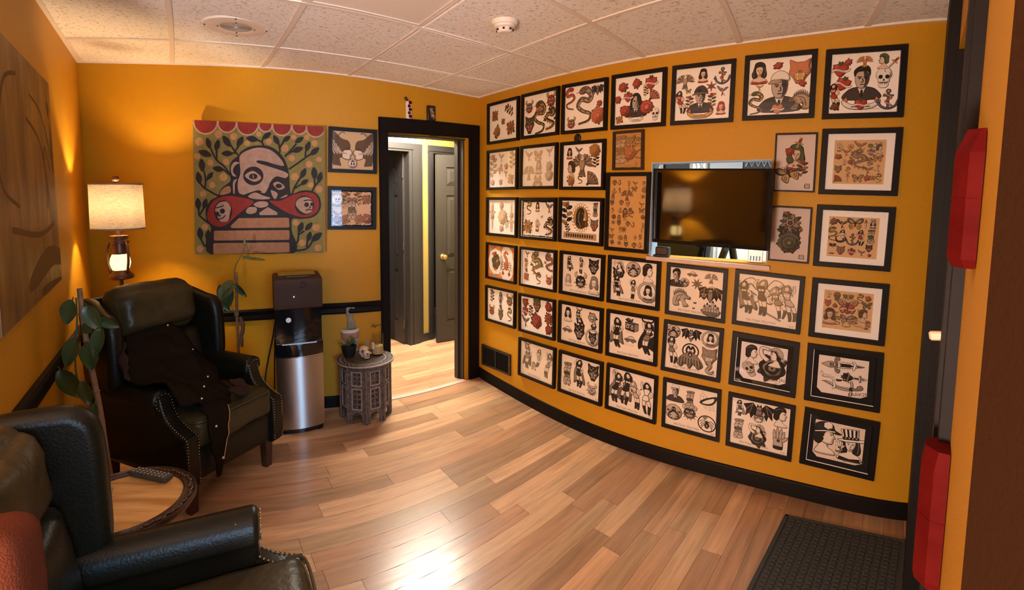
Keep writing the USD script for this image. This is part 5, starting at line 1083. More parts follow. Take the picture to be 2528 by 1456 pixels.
F(q(2018.6, 505.3, 2213, 512.6, 2197.9, 671.5, 2007.4, 656.1), .024, [('rose', .1, .87, .2, 0, 0, dict(c='M')), ('swallow', .27, .82, .24, 0, 0, dict(c='K')), ('butterfly', .53, .83, .3), ('dagger', .74, .84, .22), ('tophat', .88, .86, .22), ('snake', .1, .56, .34, 0, 0, dict(c='M')), ('mermaid', .3, .5, .36), ('anchor', .5, .45, .3), ('figure', .66, .5, .38), ('tower', .86, .55, .34), ('bat', .11, .27, .16), ('beast', .28, .17, .22, 0, 0, dict(c='M')), ('heart', .5, .14, .18), ('swallow', .7, .13, .16), ('beast', .84, .26, .18), ('car', .1, .08, .1), ('rose', .86, .08, .09)], 'white-matted frame around a tan sheet with a big butterfly over an anchor', GA, pal=DARKC, paper=TAN, mat=(.030, 'mat_white'), seed=27)
F(q(1500.3, 629.8, 1629.9, 643.8, 1624.8, 768.3, 1496.3, 746.1), B1, [('facerose', .17, .76, .4), ('octo', .49, .8, .36), ('profile', .82, .76, .44), ('caped', .15, .36, .5), ('figure', .5, .32, .46, 0, 0, dict(dress='M')), ('medal', .82, .3, .5)] + SIG, 'black-framed ink sheet with an octopus disc at top centre, directly below the tall amber frame', GA, pal=BW, paper=(.86, .75, .62), seed=28)
F(q(1646, 648.5, 1797.1, 665.5, 1788.7, 799.3, 1640.2, 774.6), B1, [('portrait', .12, .78, .4), ('car', .42, .88, .2), ('eagle', .78, .84, .28), ('octo', .28, .68, .2), ('star', .52, .68, .24, 0, 0, dict(n=8)), ('car', .8, .62, .16), ('creature', .24, .34, .42), ('bat', .78, .46, .5), ('beast', .66, .5, .24), ('castle', .8, .18, .36), ('bat', .5, .25, .07), ('bat', .48, .13, .06)] + SIG, 'black-framed ink sheet with a winged villain over a castle, below the sill of the television', GA, pal=BW, paper=(.85, .73, .60), seed=29)
F(q(1815.5, 664.4, 1988.3, 684.2, 1975, 826.6, 1805.7, 799.8), B1, [('caped', .14, .52, .66), ('flame', .42, .55, .74), ('figure', .68, .48, .64, 14, 0, dict(dress='M', hair='T')), ('figure', .87, .5, .72, 0, 1, dict(dress='H', hair='M'))] + SIG, 'black-framed ink sheet of four standing heroines, the second wrapped in flames', GA, pal=BWP, paper=(.86, .75, .64), seed=30)
F(q(2007.2, 686, 2197, 703.3, 2183.8, 855.8, 1995.9, 830.6), .024, [('hand', .1, .88, .16), ('skull', .27, .84, .24, 0, 0, dict(c='M')), ('bat', .5, .84, .24, 0, 0, dict(c='G', c2='T')), ('snake', .74, .84, .24), ('rose', .9, .86, .16), ('beast', .09, .66, .18, 0, 0, dict(c='R')), ('rose', .24, .6, .14), ('butterfly', .5, .6, .4, 0, 0, dict(c='P', c2='T')), ('heart', .5, .56, .3), ('butterfly', .88, .68, .2, 0, 0, dict(c='G', c2='M')), ('lady', .15, .32, .42, 0, 0, dict(dress='O')), ('swallow', .28, .42, .12), ('snake', .32, .22, .22), ('butterfly', .5, .27, .26, 0, 0, dict(c='T')), ('banner', .5, .12, .18, 0, 0, dict(c='Y')), ('sprig', .66, .26, .24), ('key', .72, .5, .16), ('profile', .84, .42, .34), ('leg', .8, .15, .3), ('dagger', .05, .38, .2), ('sprig', .93, .2, .2)], 'white-matted frame around a tan sheet centred on a red crowned heart with wings', GA, pal=blend(DARKC, (.5, .3, .15), .15), paper=TAN, mat=(.030, 'mat_white'), seed=31)
F(q(1496.8, 763, 1623.1, 784.7, 1619.3, 905.9, 1493.5, 876.7), B1 - .001, [('caped', .17, .54, .72), ('radio', .5, .76, .36), ('car', .47, .42, .28), ('text', .46, .58, .045, 0, 0, dict(s='AFTER', c='T')), ('text', .47, .26, .045, 0, 0, dict(s='FUTURE', c='T')), ('horns', .85, .54, .78)] + SIG, 'black-framed ink sheet with a bird on a big black box above a truck', GA, pal=BW, paper=(.86, .75, .64), seed=32)
F(q(1638.9, 789.2, 1787.1, 813.1, 1776.9, 945.6, 1630, 913), B1, [('octo', .12, .84, .3), ('bat', .47, .8, .42), ('eyeweb', .47, .78, .16), ('medal', .84, .8, .36), ('figure', .12, .42, .6, 0, 0, dict(dress='M')), ('cobra', .48, .34, .56), ('tusk', .84, .34, .56)] + SIG, 'black-framed ink sheet with a hooded figure under two arched serpents and an elephant head', GA, pal=BW, paper=(.86, .75, .64), seed=33)
F(q(1808.4, 818.1, 1975, 847.4, 1963, 983.9, 1797.6, 948.4), .026, [('profile', .26, .7, .52, 0, 0, dict()), ('skull', .22, .28, .44, 30, 0, dict(c='H')), ('facerose', .7, .56, .84), ('text', .8, .07, .085, 8, 0, dict(s='LARKIN', c='D')), ('text', .84, .015, .035, 8, 0, dict(s='PMXX', c='M'))], 'black-matted frame of a bobbed woman, a skull and a woman in a rose', GA, pal=BW, paper=(.80, .72, .70), mat=(.022, 'mat_black'), shape=cutcorners, seed=34, fillet=True)
F(q(1995.4, 848.2, 2183.3, 873.9, 2172, 1020.6, 1985, 987.3), .026, [('dagger_h', .5, .8, .92, 3), ('leg', .28, .48, .46), ('heart', .6, .5, .26, 90, 0, dict(c='K', c2='M')), ('dagger_h', .8, .5, .4, 180), ('saber', .5, .22, .86), ('text', .85, .05, .085, 10, 0, dict(s='LARKIN', c='D')), ('text', .88, .0, .03, 10, 0, dict(s='PMXX', c='M'))], 'black-matted frame of two large blades with a booted leg between them', GA, pal=BW, paper=(.78, .68, .62), mat=(.026, 'mat_black'), shape=cutcorners, seed=35, fillet=True)
F(q(1497.3, 896.5, 1622.6, 930.8, 1616.7, 1048.5, 1492.2, 1007.6), B1 - .002, [('caped', .16, .52, .74), ('figure', .38, .56, .8, 0, 0, dict(dress='K', cape='M')), ('figure', .6, .46, .66, 0, 0, dict(hair='T', dress='H')), ('figure', .84, .46, .76, 0, 0, dict(dress='W')), ('spider', .12, .88, .16)] + SIG, 'black-framed ink sheet of four figures, one in a long cape, in the bottom row', GA, pal=BW, paper=(.86, .75, .64), seed=36)
F(q(1636.6, 932.6, 1780.7, 965.1, 1775.1, 1092.7, 1632, 1052.8), B1 - .001, [('portrait', .18, .78, .4, 0, 0, dict(hat='cap')), ('tower', .48, .7, .4), ('mask', .48, .4, .36, 0, 0, dict(c='D', c2='M')), ('eyeweb', .82, .74, .44), ('spider', .82, .24, .4), ('octo', .16, .32, .36)] + SIG, 'black-framed ink sheet with a slanted eye on a web above a spider disc', GA, pal=BW, paper=(.86, .75, .64), seed=37)
F(q(1798.2, 968.7, 1964.7, 1004.2, 1952.9, 1141, 1790.4, 1099.2), B1, [('caped', .14, .78, .34), ('bat', .48, .74, .56), ('mask', .48, .66, .26, 0, 0, dict(c='M', c2='W')), ('profile', .86, .78, .42), ('tower', .14, .34, .42), ('facerose', .48, .3, .44), ('hand', .84, .32, .46, 0, 0, dict(c='H', c2='K'))] + SIG, 'black-framed ink sheet with a broad black bat spread along the top', GA, pal=BW, paper=(.86, .75, .64), seed=38)
F(q(1988.4, 1007, 2174, 1045.9, 2158, 1188.9, 1973.3, 1143.4), .026, [('profile', .25, .55, .84, 0, 0, dict(hat='helmet')), ('tophat', .74, .5, .86), ('hand', .52, .42, .34), ('text', .85, .06, .085, 10, 0, dict(s='LARKIN', c='D')), ('text', .88, .01, .03, 10, 0, dict(s='PMXX', c='M'))], 'black-matted frame of a helmeted head and a woman in striped top hat, lowest at right', GA, pal=BW, paper=(.76, .62, .50), mat=(.026, 'mat_black'), shape=cutcorners, seed=39, fillet=True)
# two frames on the back wall
GB = 'two framed sheets between the big canvas and the doorway'
picture(back, q(811, 311.5, 931.3, 320.6, 930.4, 429.4, 810.2, 424.6), .026, [('wingface', .26, .56, .98), ('wingface', .74, .56, .98, 0, 1), ('medal', .5, .16, .26), ('text', .86, .93, .035, 0, 0, dict(s='E.B.', c='K'))], 'black-framed sheet of two facing women with insect wings, upper beside the doorway', GB, pal=blend(BW, TAN, .12), paper=(.62, .45, .27), seed=40)
picture(back, q(809.2, 459.6, 929.2, 463.1, 928.5, 566.9, 808.7, 566.9), .026, [('medal', .14, .74, .4, 0, 0, dict(inner=skull)), ('sprig', .36, .78, .4), ('sprig', .64, .78, .4, 0, 1), ('flower', .86, .76, .34, 0, 0, dict(c='M')), ('tower', .5, .5, .6), ('octo', .5, .4, .26), ('swallow', .14, .3, .26), ('rose', .14, .16, .3, 0, 0, dict(c='M')), ('flower', .33, .18, .32, 0, 0, dict(c='T')), ('flower', .67, .18, .32, 0, 0, dict(c='T')), ('peony', .87, .2, .32, 0, 0, dict(c='M')), ('text', .27, .5, .07, 0, 0, dict(s='GET', c='K'))], 'black-framed sheet lettered GET among ornaments, lower one beside the doorway', GB, pal=blend(INK, TAN, .12), paper=(.66, .44, .28), seed=41, mat=(.003, 'mat_black'), shape=torn)

# ------------------------------------------------------------------ large canvas and the brown board
def big_canvas():
    P = Plane(back, q(476, 295.7, 799, 313, 799, 624, 481.4, 628), .04)
    T = Thing('canvas_painting', 'large square painting of a bald figure with red wing shapes and dark leaves', 'painting', loc=P.base())
    T.add('stretcher', P.fill(sbox(0, 0, 1, 1), .0, .0395), 'canvas_side', smooth=False)
    def cv(p):
        p = np.asarray(p, float); yt = 62 + (p[:, 0] - 62) * .0525; yb = 1335 - (p[:, 0] - 82) * .014
        return np.stack([(p[:, 0] - 70 - np.clip((p[:, 1] - 62) / 1270, 0, 1) * 12) / 1225, (yb - p[:, 1]) / (yb - yt)], 1)
    NV, SK, RD, OL, DT, PK, BR = (.010, .012, .020), (.37, .25, .195), (.24, .022, .020), (.21, .185, .055), (.46, .25, .10), (.46, .31, .21), (.33, .165, .085)
    L = [(sbox(0, 0, 1, 1), OL, .0398)]; lv = [.04]
    def put(g, c): lv[0] += .00005; L.append((g.intersection(sbox(0, 0, 1, 1)), c, lv[0]))
    S = lambda *p: Polygon(cv(smoothpts(p, 5, True))).buffer(0)
    R_ = lambda *p: Polygon(cv(p)).buffer(-.012).buffer(.012, quad_segs=4)
    Ci = lambda x, y, r, r2=None: Polygon(cv([(x + r * math.cos(a), y + (r2 or r) * math.sin(a)) for a in np.arange(0, 6.28, .3)])).buffer(0)
    St = lambda w, *p: LineString(cv(smoothpts(p, 5))).buffer(w / 1225, quad_segs=3)
    for x, r in ((190, 105), (393, 80), (585, 95), (753, 55), (908, 82), (1070, 62), (1222, 80)):
        y = 62 + (x - 62) * .0525 + 12; put(Ci(x, y, r + 14), PK); put(Ci(x, y, r), RD)
    for x, y, r in ((130, 265, 40), (310, 195, 35), (455, 215, 33), (580, 280, 27), (690, 195, 25), (785, 265, 30), (935, 325, 35), (1015, 225, 25), (1140, 225, 25), (1215, 280, 30), (110, 400, 28), (232, 460, 30), (382, 452, 30), (355, 597, 38), (250, 672, 30), (165, 755, 30), (180, 1070, 32), (130, 1280, 32), (1000, 420, 30), (1255, 430, 27), (1163, 475, 33), (1030, 592, 35), (1180, 670, 27), (1260, 710, 32), (1045, 1030, 28), (1235, 1075, 35), (1105, 1220, 33), (1255, 1270, 33)): put(Ci(x, y, r), DT)
    def leaf(x, y, a, L_, w=.5):
        c, s = math.cos(math.radians(a)), -math.sin(math.radians(a)); k = L_ / 2
        put(S((x - c * k, y - s * k), (x - s * k * w, y + c * k * w), (x + c * k, y + s * k), (x + s * k * w, y - c * k * w)), NV)
    for l in ((218, 280, 105, 105), (300, 298, 75, 110), (185, 375, -20, 130), (390, 262, -55, 125), (515, 265, 60, 110), (395, 375, 0, 110), (155, 485, 95, 125), (125, 605, 100, 120), (230, 585, 50, 90), (310, 520, -10, 110), (117, 850, 95, 115), (182, 850, 75, 105), (135, 1135, 95, 120), (208, 1145, 80, 100), (630, 240, -10, 115), (765, 210, 35, 100), (855, 250, -60, 100), (950, 240, 35, 90), (1070, 250, 35, 95), (1055, 340, 20, 110), (1150, 310, 70, 100), (1215, 355, 40, 110), (1110, 560, 65, 105), (1120, 645, 35, 90), (1213, 560, 95, 120), (1265, 600, 75, 110), (1088, 1075, 70, 110), (1165, 1065, 50, 100), (1170, 1160, 75, 100), (1240, 1165, 40, 130)): leaf(*l)
    for s in (((235, 320), (290, 430), (370, 500), (430, 590)), ((295, 340), (295, 440)), ((430, 300), (470, 360), (510, 400)), ((500, 310), (470, 350)), ((440, 375), (480, 365)), ((175, 540), (190, 620), (185, 690)), ((140, 655), (180, 700), (300, 770)), ((200, 625), (230, 590)), ((360, 525), (410, 570)), ((125, 900), (130, 960), (215, 1030)), ((165, 900), (130, 955)), ((145, 1190), (180, 1250), (250, 1275)), ((200, 1190), (195, 1250)), ((680, 250), (720, 270), (740, 310)), ((730, 240), (720, 270)), ((880, 290), (890, 350), (880, 380)), ((920, 270), (890, 320)), ((1040, 290), (980, 360), (940, 400)), ((1010, 355), (950, 385)), ((1130, 360), (1130, 410)), ((1170, 385), (1080, 450), (980, 520)), ((1085, 600), (1030, 690), (1010, 750)), ((1080, 670), (1020, 710)), ((1215, 620), (1220, 670), (1195, 730)), ((1250, 645), (1220, 680)), ((1070, 1125), (1060, 1210), (1005, 1250)), ((1120, 1110), (1075, 1140)), ((1155, 1200), (1150, 1260)), ((1200, 1210), (1140, 1280), (1005, 1300))): put(St(8, *s), NV)
    put(S((425, 600), (418, 500), (445, 440), (500, 395), (525, 358), (600, 315), (700, 300), (800, 312), (890, 372), (945, 455), (975, 560), (985, 700), (1005, 755), (1100, 722), (1200, 730), (1265, 790), (1275, 890), (1215, 970), (1100, 992), (1010, 995), (1004, 1100), (1004, 1335), (242, 1338), (242, 1090), (200, 1010), (192, 900), (240, 815), (300, 780), (345, 700), (420, 640)), NV)
    put(S((515, 400), (560, 358), (680, 320), (800, 342), (885, 410), (930, 488), (850, 478), (760, 450), (685, 440), (680, 462), (800, 500), (960, 558), (945, 605), (860, 590), (805, 640), (780, 700), (750, 742), (690, 720), (600, 745), (545, 762), (502, 735), (495, 640), (520, 560), (512, 450)), SK)
    put(Ci(642, 585, 96, 88), NV); put(S((562, 585), (640, 538), (716, 603), (650, 640)), SK); put(Ci(641, 590, 40, 27), NV); put(St(4, (640, 578), (642, 605)), SK)
    put(Ci(888, 682, 78, 84), NV); put(S((828, 662), (880, 640), (940, 692), (880, 715)), SK); put(Ci(882, 680, 30, 22), NV)
    put(S((808, 720), (870, 750), (855, 800), (830, 790)), SK); put(S((715, 740), (745, 715), (770, 690), (755, 745)), SK); put(S((900, 790), (960, 760), (955, 780), (905, 795)), SK)
    put(S((430, 510), (462, 456), (512, 462), (470, 490), (450, 545), (482, 590), (445, 580)), SK); put(S((452, 640), (490, 615), (470, 660), (465, 750), (452, 740)), SK)
    put(S((598, 772), (660, 742), (740, 772), (800, 790), (780, 805), (680, 806), (610, 792)), SK); put(S((645, 855), (700, 826), (775, 832), (775, 870), (700, 886)), SK); put(S((572, 925), (600, 882), (670, 884), (668, 928), (610, 946)), SK); put(R_((665, 957), (780, 878), (912, 955)), SK)
    put(S((328, 765), (350, 710), (405, 680), (428, 700), (420, 745)), BR)
    put(S((205, 960), (250, 838), (350, 782), (470, 778), (645, 825), (560, 900), (480, 965), (400, 1040), (320, 1068), (235, 1035)), RD); put(S((798, 825), (900, 818), (1020, 762), (1140, 738), (1230, 765), (1262, 845), (1245, 920), (1175, 968), (1080, 972), (950, 925)), RD)
    put(Ci(357, 920, 86, 106), NV); put(S((288, 880), (320, 838), (388, 828), (428, 880), (420, 945), (402, 1010), (345, 1022), (318, 1000), (300, 960), (282, 915)), SK)
    for x, y, r, r2 in ((350, 918, 24, 24), (300, 945, 20, 22), (325, 962, 9, 12)): put(Ci(x, y, r, r2), NV)
    put(St(5, (290, 888), (330, 878), (360, 865)), NV); put(St(5, (310, 995), (350, 985), (378, 960)), NV)
    put(Ci(1125, 862, 92, 92), NV); put(S((1042, 850), (1070, 802), (1140, 784), (1195, 812), (1200, 880), (1192, 922), (1140, 942), (1080, 910)), SK)
    for x, y, r, r2 in ((1145, 857, 22, 22), (1192, 852, 12, 18), (1178, 880, 8, 10)): put(Ci(x, y, r, r2), NV)
    put(St(5, (1120, 820), (1160, 812), (1195, 818)), NV); put(St(5, (1140, 910), (1165, 900), (1195, 905)), NV)
    put(R_((505, 985), (980, 980), (986, 1075), (405, 1080)), BR); put(R_((268, 1105), (985, 1098), (988, 1192), (268, 1200)), BR); put(R_((262, 1224), (985, 1216), (990, 1312), (262, 1331)), BR)
    m, c = ink_mesh(L, lambda v, lv_: P.world(P.uv(v), lv_)); T.add('painted_surface', m, 'paint', ink=c)
big_canvas()
def board():
    s0, z1 = left.hit(122, 208, .035); s0b, z0 = left.hit(152, 690, .035); s0 = (s0 + s0b) / 2; s1 = 2.9
    T = Thing('board_painting', 'large dark brown painting on wood with faint brushed lines on the left wall', 'painting', loc=(*left.pos((s0 + s1) / 2)[0], z0))
    m = left.slab(s0, s1, z0, z1, .004, .034, step=.05); v = np.asarray(m.vertices); a = np.hypot(*(v[:, :2] - left.p[0]).T); T.add('panel', m, 'painted_board', smooth=False, uv=np.stack([a, v[:, 2]], 1))
    t, n = left.tn(1.); f = lambda p, lv: np.column_stack([left.pos(s0 + p[:, 0] * (s1 - s0), .0345)[:, :2], z0 + p[:, 1] * (z1 - z0)])
    m, c = ink_mesh([(g.intersection(sbox(0, 0, 1, 1)), (.11, .054, .009) if k % 2 == 0 else (.13, .064, .011), 0) for k, g in enumerate([ln(.006, (.42, .86), (.25, .82), (.12, .7), (.06, .62)), sm((.05, .86), (.085, .90), (.10, .87), (.07, .81)), ln(.008, (.5, .75), (.3, .68), (.2, .5), (.22, .38)), sm((.02, .72), (.05, .80), (.06, .6), (.03, .55)), ln(.006, (.12, .56), (.2, .66), (.24, .58)), sm((.0, .16), (.3, .2), (.6, .12), (.6, .06), (.2, .1), (0, .08)), sm((.05, .02), (.4, .04), (.4, 0), (.05, 0)), ln(.012, (.1, .3), (.4, .27), (.8, .32)), ln(.008, (.62, .9), (.8, .82), (.9, .5), (.7, .4))])], f)
    T.add('brush_lines', m, 'ink', ink=c)
board()

# ------------------------------------------------------------------ armchairs
def armchair(label, loc, rz, W=.60, D=.82, wingflare=.16, seed=1, h=1.08, wf=0., wt=0., af=-.165):
    T = Thing('armchair', label, 'armchair', loc=(*loc, 0), rotz=rz, group=None, islocal=True)
    sw = W - .16; A = T.add
    fr = lambda y, x0: (lambda v: np.stack([v[:, 0], y + v[:, 2], v[:, 1]], 1))
    A('base', cat(move(softbox((D - .12, W - .06, .20), .02, 6), (-D / 2 - .02, 0, .27))), 'leather')
    A('footrest_panel', move(softbox((.05, sw + .03, .165), .018, 8, (.006, 0, 0)), (-.025, 0, .255)), 'leather')
    sc = A('seat_cushion', move(softbox((D * .74, sw + .02, .15), .035, 18, (.012, .0, .028), .035, seed, 7.), (-D * .37 + .012, 0, .402)), 'leather_lamplit')
    T.sub(sc, 'piping', tube(smoothpts([(-.012 - .03, -sw / 2 - .005, .468), (.012, -sw / 2 + .03, .472), (.022, 0, .476), (.012, sw / 2 - .03, .472), (-.042, sw / 2 + .005, .468)], 5), .005, 6), 'piping')
    # back: lower cushion, pillow-top headrest, outer shell
    A('back_cushion', move(move(softbox((.17, sw + .01, .36), .05, 14, (.03, 0, .0), .03, seed + 1, 8.), (0, 0, 0), ry=-.16), (-D + .20, 0, .63)), 'leather')
    A('headrest', move(move(softbox((.20, sw + .015, .27), .085, 16, (.025, 0, .02), .05, seed + 2, 9.), (0, 0, 0), ry=-.14), (-D + .145, 0, h - .135)), 'leather_lamplit')
    A('back_shell', move(move(softbox((.07, W - .05, h - .26), .03, 8), (0, 0, 0), ry=-.12), (-D + .03, 0, h / 2 + .08)), 'leather')
    for s in (-1, 1):
        yo = s * (sw / 2 + .045)
        prof = smoothpts([(0, .20), (.0, .50), (-.012, .555), (.004, .612), (.055, .632), (.100, .610), (.108, .565), (.085, .53), (.078, .42), (.075, .20)], 4, True)
        L0, L1 = -D + .10, af
        m = pillow_extrude(prof[:, :2], L1 - L0, .022, 4, lambda v: np.stack([(L0 + L1) / 2 + v[:, 2], s * (sw / 2 + v[:, 0]), v[:, 1]], 1))
        arm = A('arm', m, 'leather')
        side = smoothpts([(-.26, .20), (-.26, .56), (-.215, .615), (-.168, .60), (-.152, .55), (-.12, .49), (-.06, .445), (.0, .42), (.018, .40), (.018, .17), (-.10, .165)], 4, True)
        A('arm_front', pillow_extrude(side, .078, .014, 3, lambda v: np.stack([v[:, 0], s * (sw / 2 + .04) + v[:, 2], v[:, 1]], 1)), 'leather')
        nails = []
        path = smoothpts([(-.180, .612), (-.158, .572), (-.140, .52), (-.10, .475), (-.04, .440), (.012, .418), (.023, .395), (.023, .30), (.023, .18)], 8)
        d = np.concatenate([[0], np.cumsum(np.linalg.norm(np.diff(path, axis=0), axis=1))])
        for e in (-.030, .030):
            for a in np.arange(0, d[-1], .0155):
                x, z = np.interp(a, d, path[:, 0]), np.interp(a, d, path[:, 1]); nails.append(move(trimesh.creation.icosphere(0, .0042), (x - .001, s * (sw / 2 + .04 + e), z + .001)))
        for k in range(14):
            a = k / 14 * 2 * math.pi; nails.append(move(trimesh.creation.icosphere(0, .004), (L1 + .004, s * (sw / 2 + .052 + .042 * math.cos(a)), .572 + .042 * math.sin(a))))
        A('nailhead_trim', cat(nails), 'brass_nail', kind='stuff')
        wp = smoothpts([(-D + .02, .56), (-.50 - wf, .575), (-.455 - wf, .62), (-.452 - wf, .78), (-.462 - wf, .90 + wt), (-.50 - wf, .965 + wt), (-.57 - wf, .985 + wt), (-D + .05, h - .045 + wt * .6), (-D - .01, h - .10)], 5, True)
        wm = pillow_extrude(wp, .085, .038, 5, lambda v: np.stack([v[:, 0] + D, v[:, 2], v[:, 1]], 1))
        A('wing', move(move(wm, rz=-s * -wingflare), (-D, s * (W / 2 - .055), 0)), 'leather')
        for x in (-.05, -D + .12):
            A('leg', move(hull([(dx * (.026 if z else .02), dy * (.026 if z else .02), z) for z in (0, .19) for dx in (-1, 1) for dy in (-1, 1)]), (x, s * (W / 2 - .07), 0)), 'dark_wood')
    return T
fl, frr = at_z(466, 1209, .16)[:2], at_z(688, 1079, .16)[:2]
fdir = (frr - fl) / np.linalg.norm(frr - fl); fmid = (fl + frr) / 2
FRZ = math.atan2(-fdir[0], fdir[1])
chair1 = armchair('dark green leather wing armchair in the far corner with a jacket thrown over it', fmid, FRZ, W=float(np.linalg.norm(frr - fl)) + .04, D=.80)
NRZ = math.radians(24); pf = at_z(738, 1384, .42)[:2]
nl = np.array([-math.sin(NRZ), math.cos(NRZ)])
chair2 = armchair('dark leather wing armchair cropped by the lower left corner of the picture', pf - nl * .27, NRZ, W=.62, D=.86, seed=5, h=1.04, wingflare=.12, wf=.045, wt=.055, af=-.115)

# jacket over the far chair
def jacket():
    c, s = math.cos(FRZ), math.sin(FRZ); o = np.array([*fmid, 0.])
    w = lambda p: np.stack([p[..., 0] * c - p[..., 1] * s, p[..., 0] * s + p[..., 1] * c, p[..., 2]], -1) + o
    T = Thing('jacket', 'dark jacket with metal snaps slung over the far armchair and hanging off its seat', 'jacket', loc=(*fmid, .48), rotz=FRZ)
    Wh = (np.linalg.norm(frr - fl) + .04) / 2 - .05
    g = [[(-.58, -Wh + .06, .83), (-.575, -.08, .865), (-.57, .03, .83), (-.555, .11, .76)],
         [(-.50, -Wh + .02, .78), (-.49, -.10, .81), (-.48, .05, .78), (-.46, .16, .66)],
         [(-.40, -Wh - .04, .70), (-.385, -.13, .74), (-.36, .03, .70), (-.33, .15, .57)],
         [(-.28, -Wh - .06, .665), (-.26, -.15, .655), (-.23, -.01, .60), (-.20, .10, .525)],
         [(-.17, -Wh - .02, .655), (-.14, -.16, .585), (-.11, -.06, .535), (-.10, .05, .508)],
         [(-.06, -Wh + .01, .565), (-.02, -.17, .525), (.0, -.10, .515), (-.01, -.02, .502)]]
    P = patch(g, 7); n = meshkit.fbm(P * (9., 15., 9.), 4, 3) - .5; P = P + np.stack([n * .05, n * .03, n * .085], -1)
    b = T.add('body', sheet(w(P), .016), 'jacket', smooth=True)
    g2 = [[(-.04, -.20, .53), (-.02, -.14, .525), (-.02, -.07, .515)], [(.028, -.20, .49), (.035, -.14, .492), (.03, -.08, .49)], [(.045, -.205, .40), (.052, -.15, .40), (.048, -.10, .41)], [(.05, -.19, .28), (.055, -.15, .29), (.05, -.12, .32)], [(.052, -.175, .18), (.056, -.155, .19), (.052, -.14, .25)]]
    P2 = patch(g2, 6); n = meshkit.fbm(P2 * 16., 4, 9) - .5; P2 = P2 + np.stack([np.abs(n) * .02, n * .02, n * .02], -1)
    fl_ = T.add('front_flap', sheet(w(P2), .012), 'jacket', smooth=True)
    T.sub(fl_, 'zip_edge', tube(w(np.array([P2[k, -1] for k in range(P2.shape[0])]) + (.004, .002, 0)), .0035, 5), 'snap')
    g3 = [[(-.56, -Wh + .03, .84), (-.47, -Wh - .0, .79), (-.37, -Wh - .05, .715)], [(-.53, -Wh - .0, .80), (-.45, -Wh - .045, .74), (-.35, -Wh - .085, .67)], [(-.52, -Wh + .01, .77), (-.44, -Wh - .03, .71), (-.34, -Wh - .07, .645)]]
    P3 = patch(g3, 6); n = meshkit.fbm(P3 * 18., 4, 5) - .5; P3 = P3 + n[..., None] * .03 + (0, 0, .022)
    T.add('collar', sheet(w(P3), .012), 'jacket_lining', smooth=True)
    g4 = [[(-.16, .10, .545), (-.08, .08, .525), (-.06, .0, .53)], [(-.10, .14, .53), (-.03, .10, .515), (.0, .02, .51)], [(-.07, .13, .50), (.0, .09, .505), (.012, .04, .50)]]
    P4 = patch(g4, 6); n = meshkit.fbm(P4 * 22., 4, 15) - .5; P4 = P4 + n[..., None] * .035 + (0, 0, .014)
    T.add('cuff', sheet(w(P4), .014), 'jacket_lining', smooth=True)
    for i, j, gP in ((3, 12, P), (12, 15, P), (20, 16, P), (26, 12, P), (33, 6, P), (10, 4, P2), (20, 6, P2)):
        i, j = min(i, gP.shape[0] - 2), min(j, gP.shape[1] - 2); p = gP[i, j]; T.add('snap_button', move(trimesh.creation.icosphere(1, .008), w(p[None] + (.004, .0, .009))[0]), 'snap')
jacket()

# rust cushion at the very left edge, on the near chair
c0n = pf - nl * .27; fn = np.array([math.cos(NRZ), math.sin(NRZ)])
tb = Thing('throw_blanket', 'rust orange throw folded over the chair wing at the lower left edge of the picture', 'blanket', loc=(*(c0n - fn * .67 - nl * .27), .60), rotz=NRZ)
m = softbox((.385, .135, .50), .05, 14, (.0, .008, .0), .012, 4, 7.)
wv = move(move(m, (.19, 0, .805)), rz=-.12); wv = move(wv, (-.865, -.262, 0)); v = np.asarray(wv.vertices)
tb.add('folded_cloth', TM(np.column_stack([c0n + v[:, :1] * fn + v[:, 1:2] * nl, v[:, 2]]), wv.faces, process=False), 'rust_fabric', smooth=True)

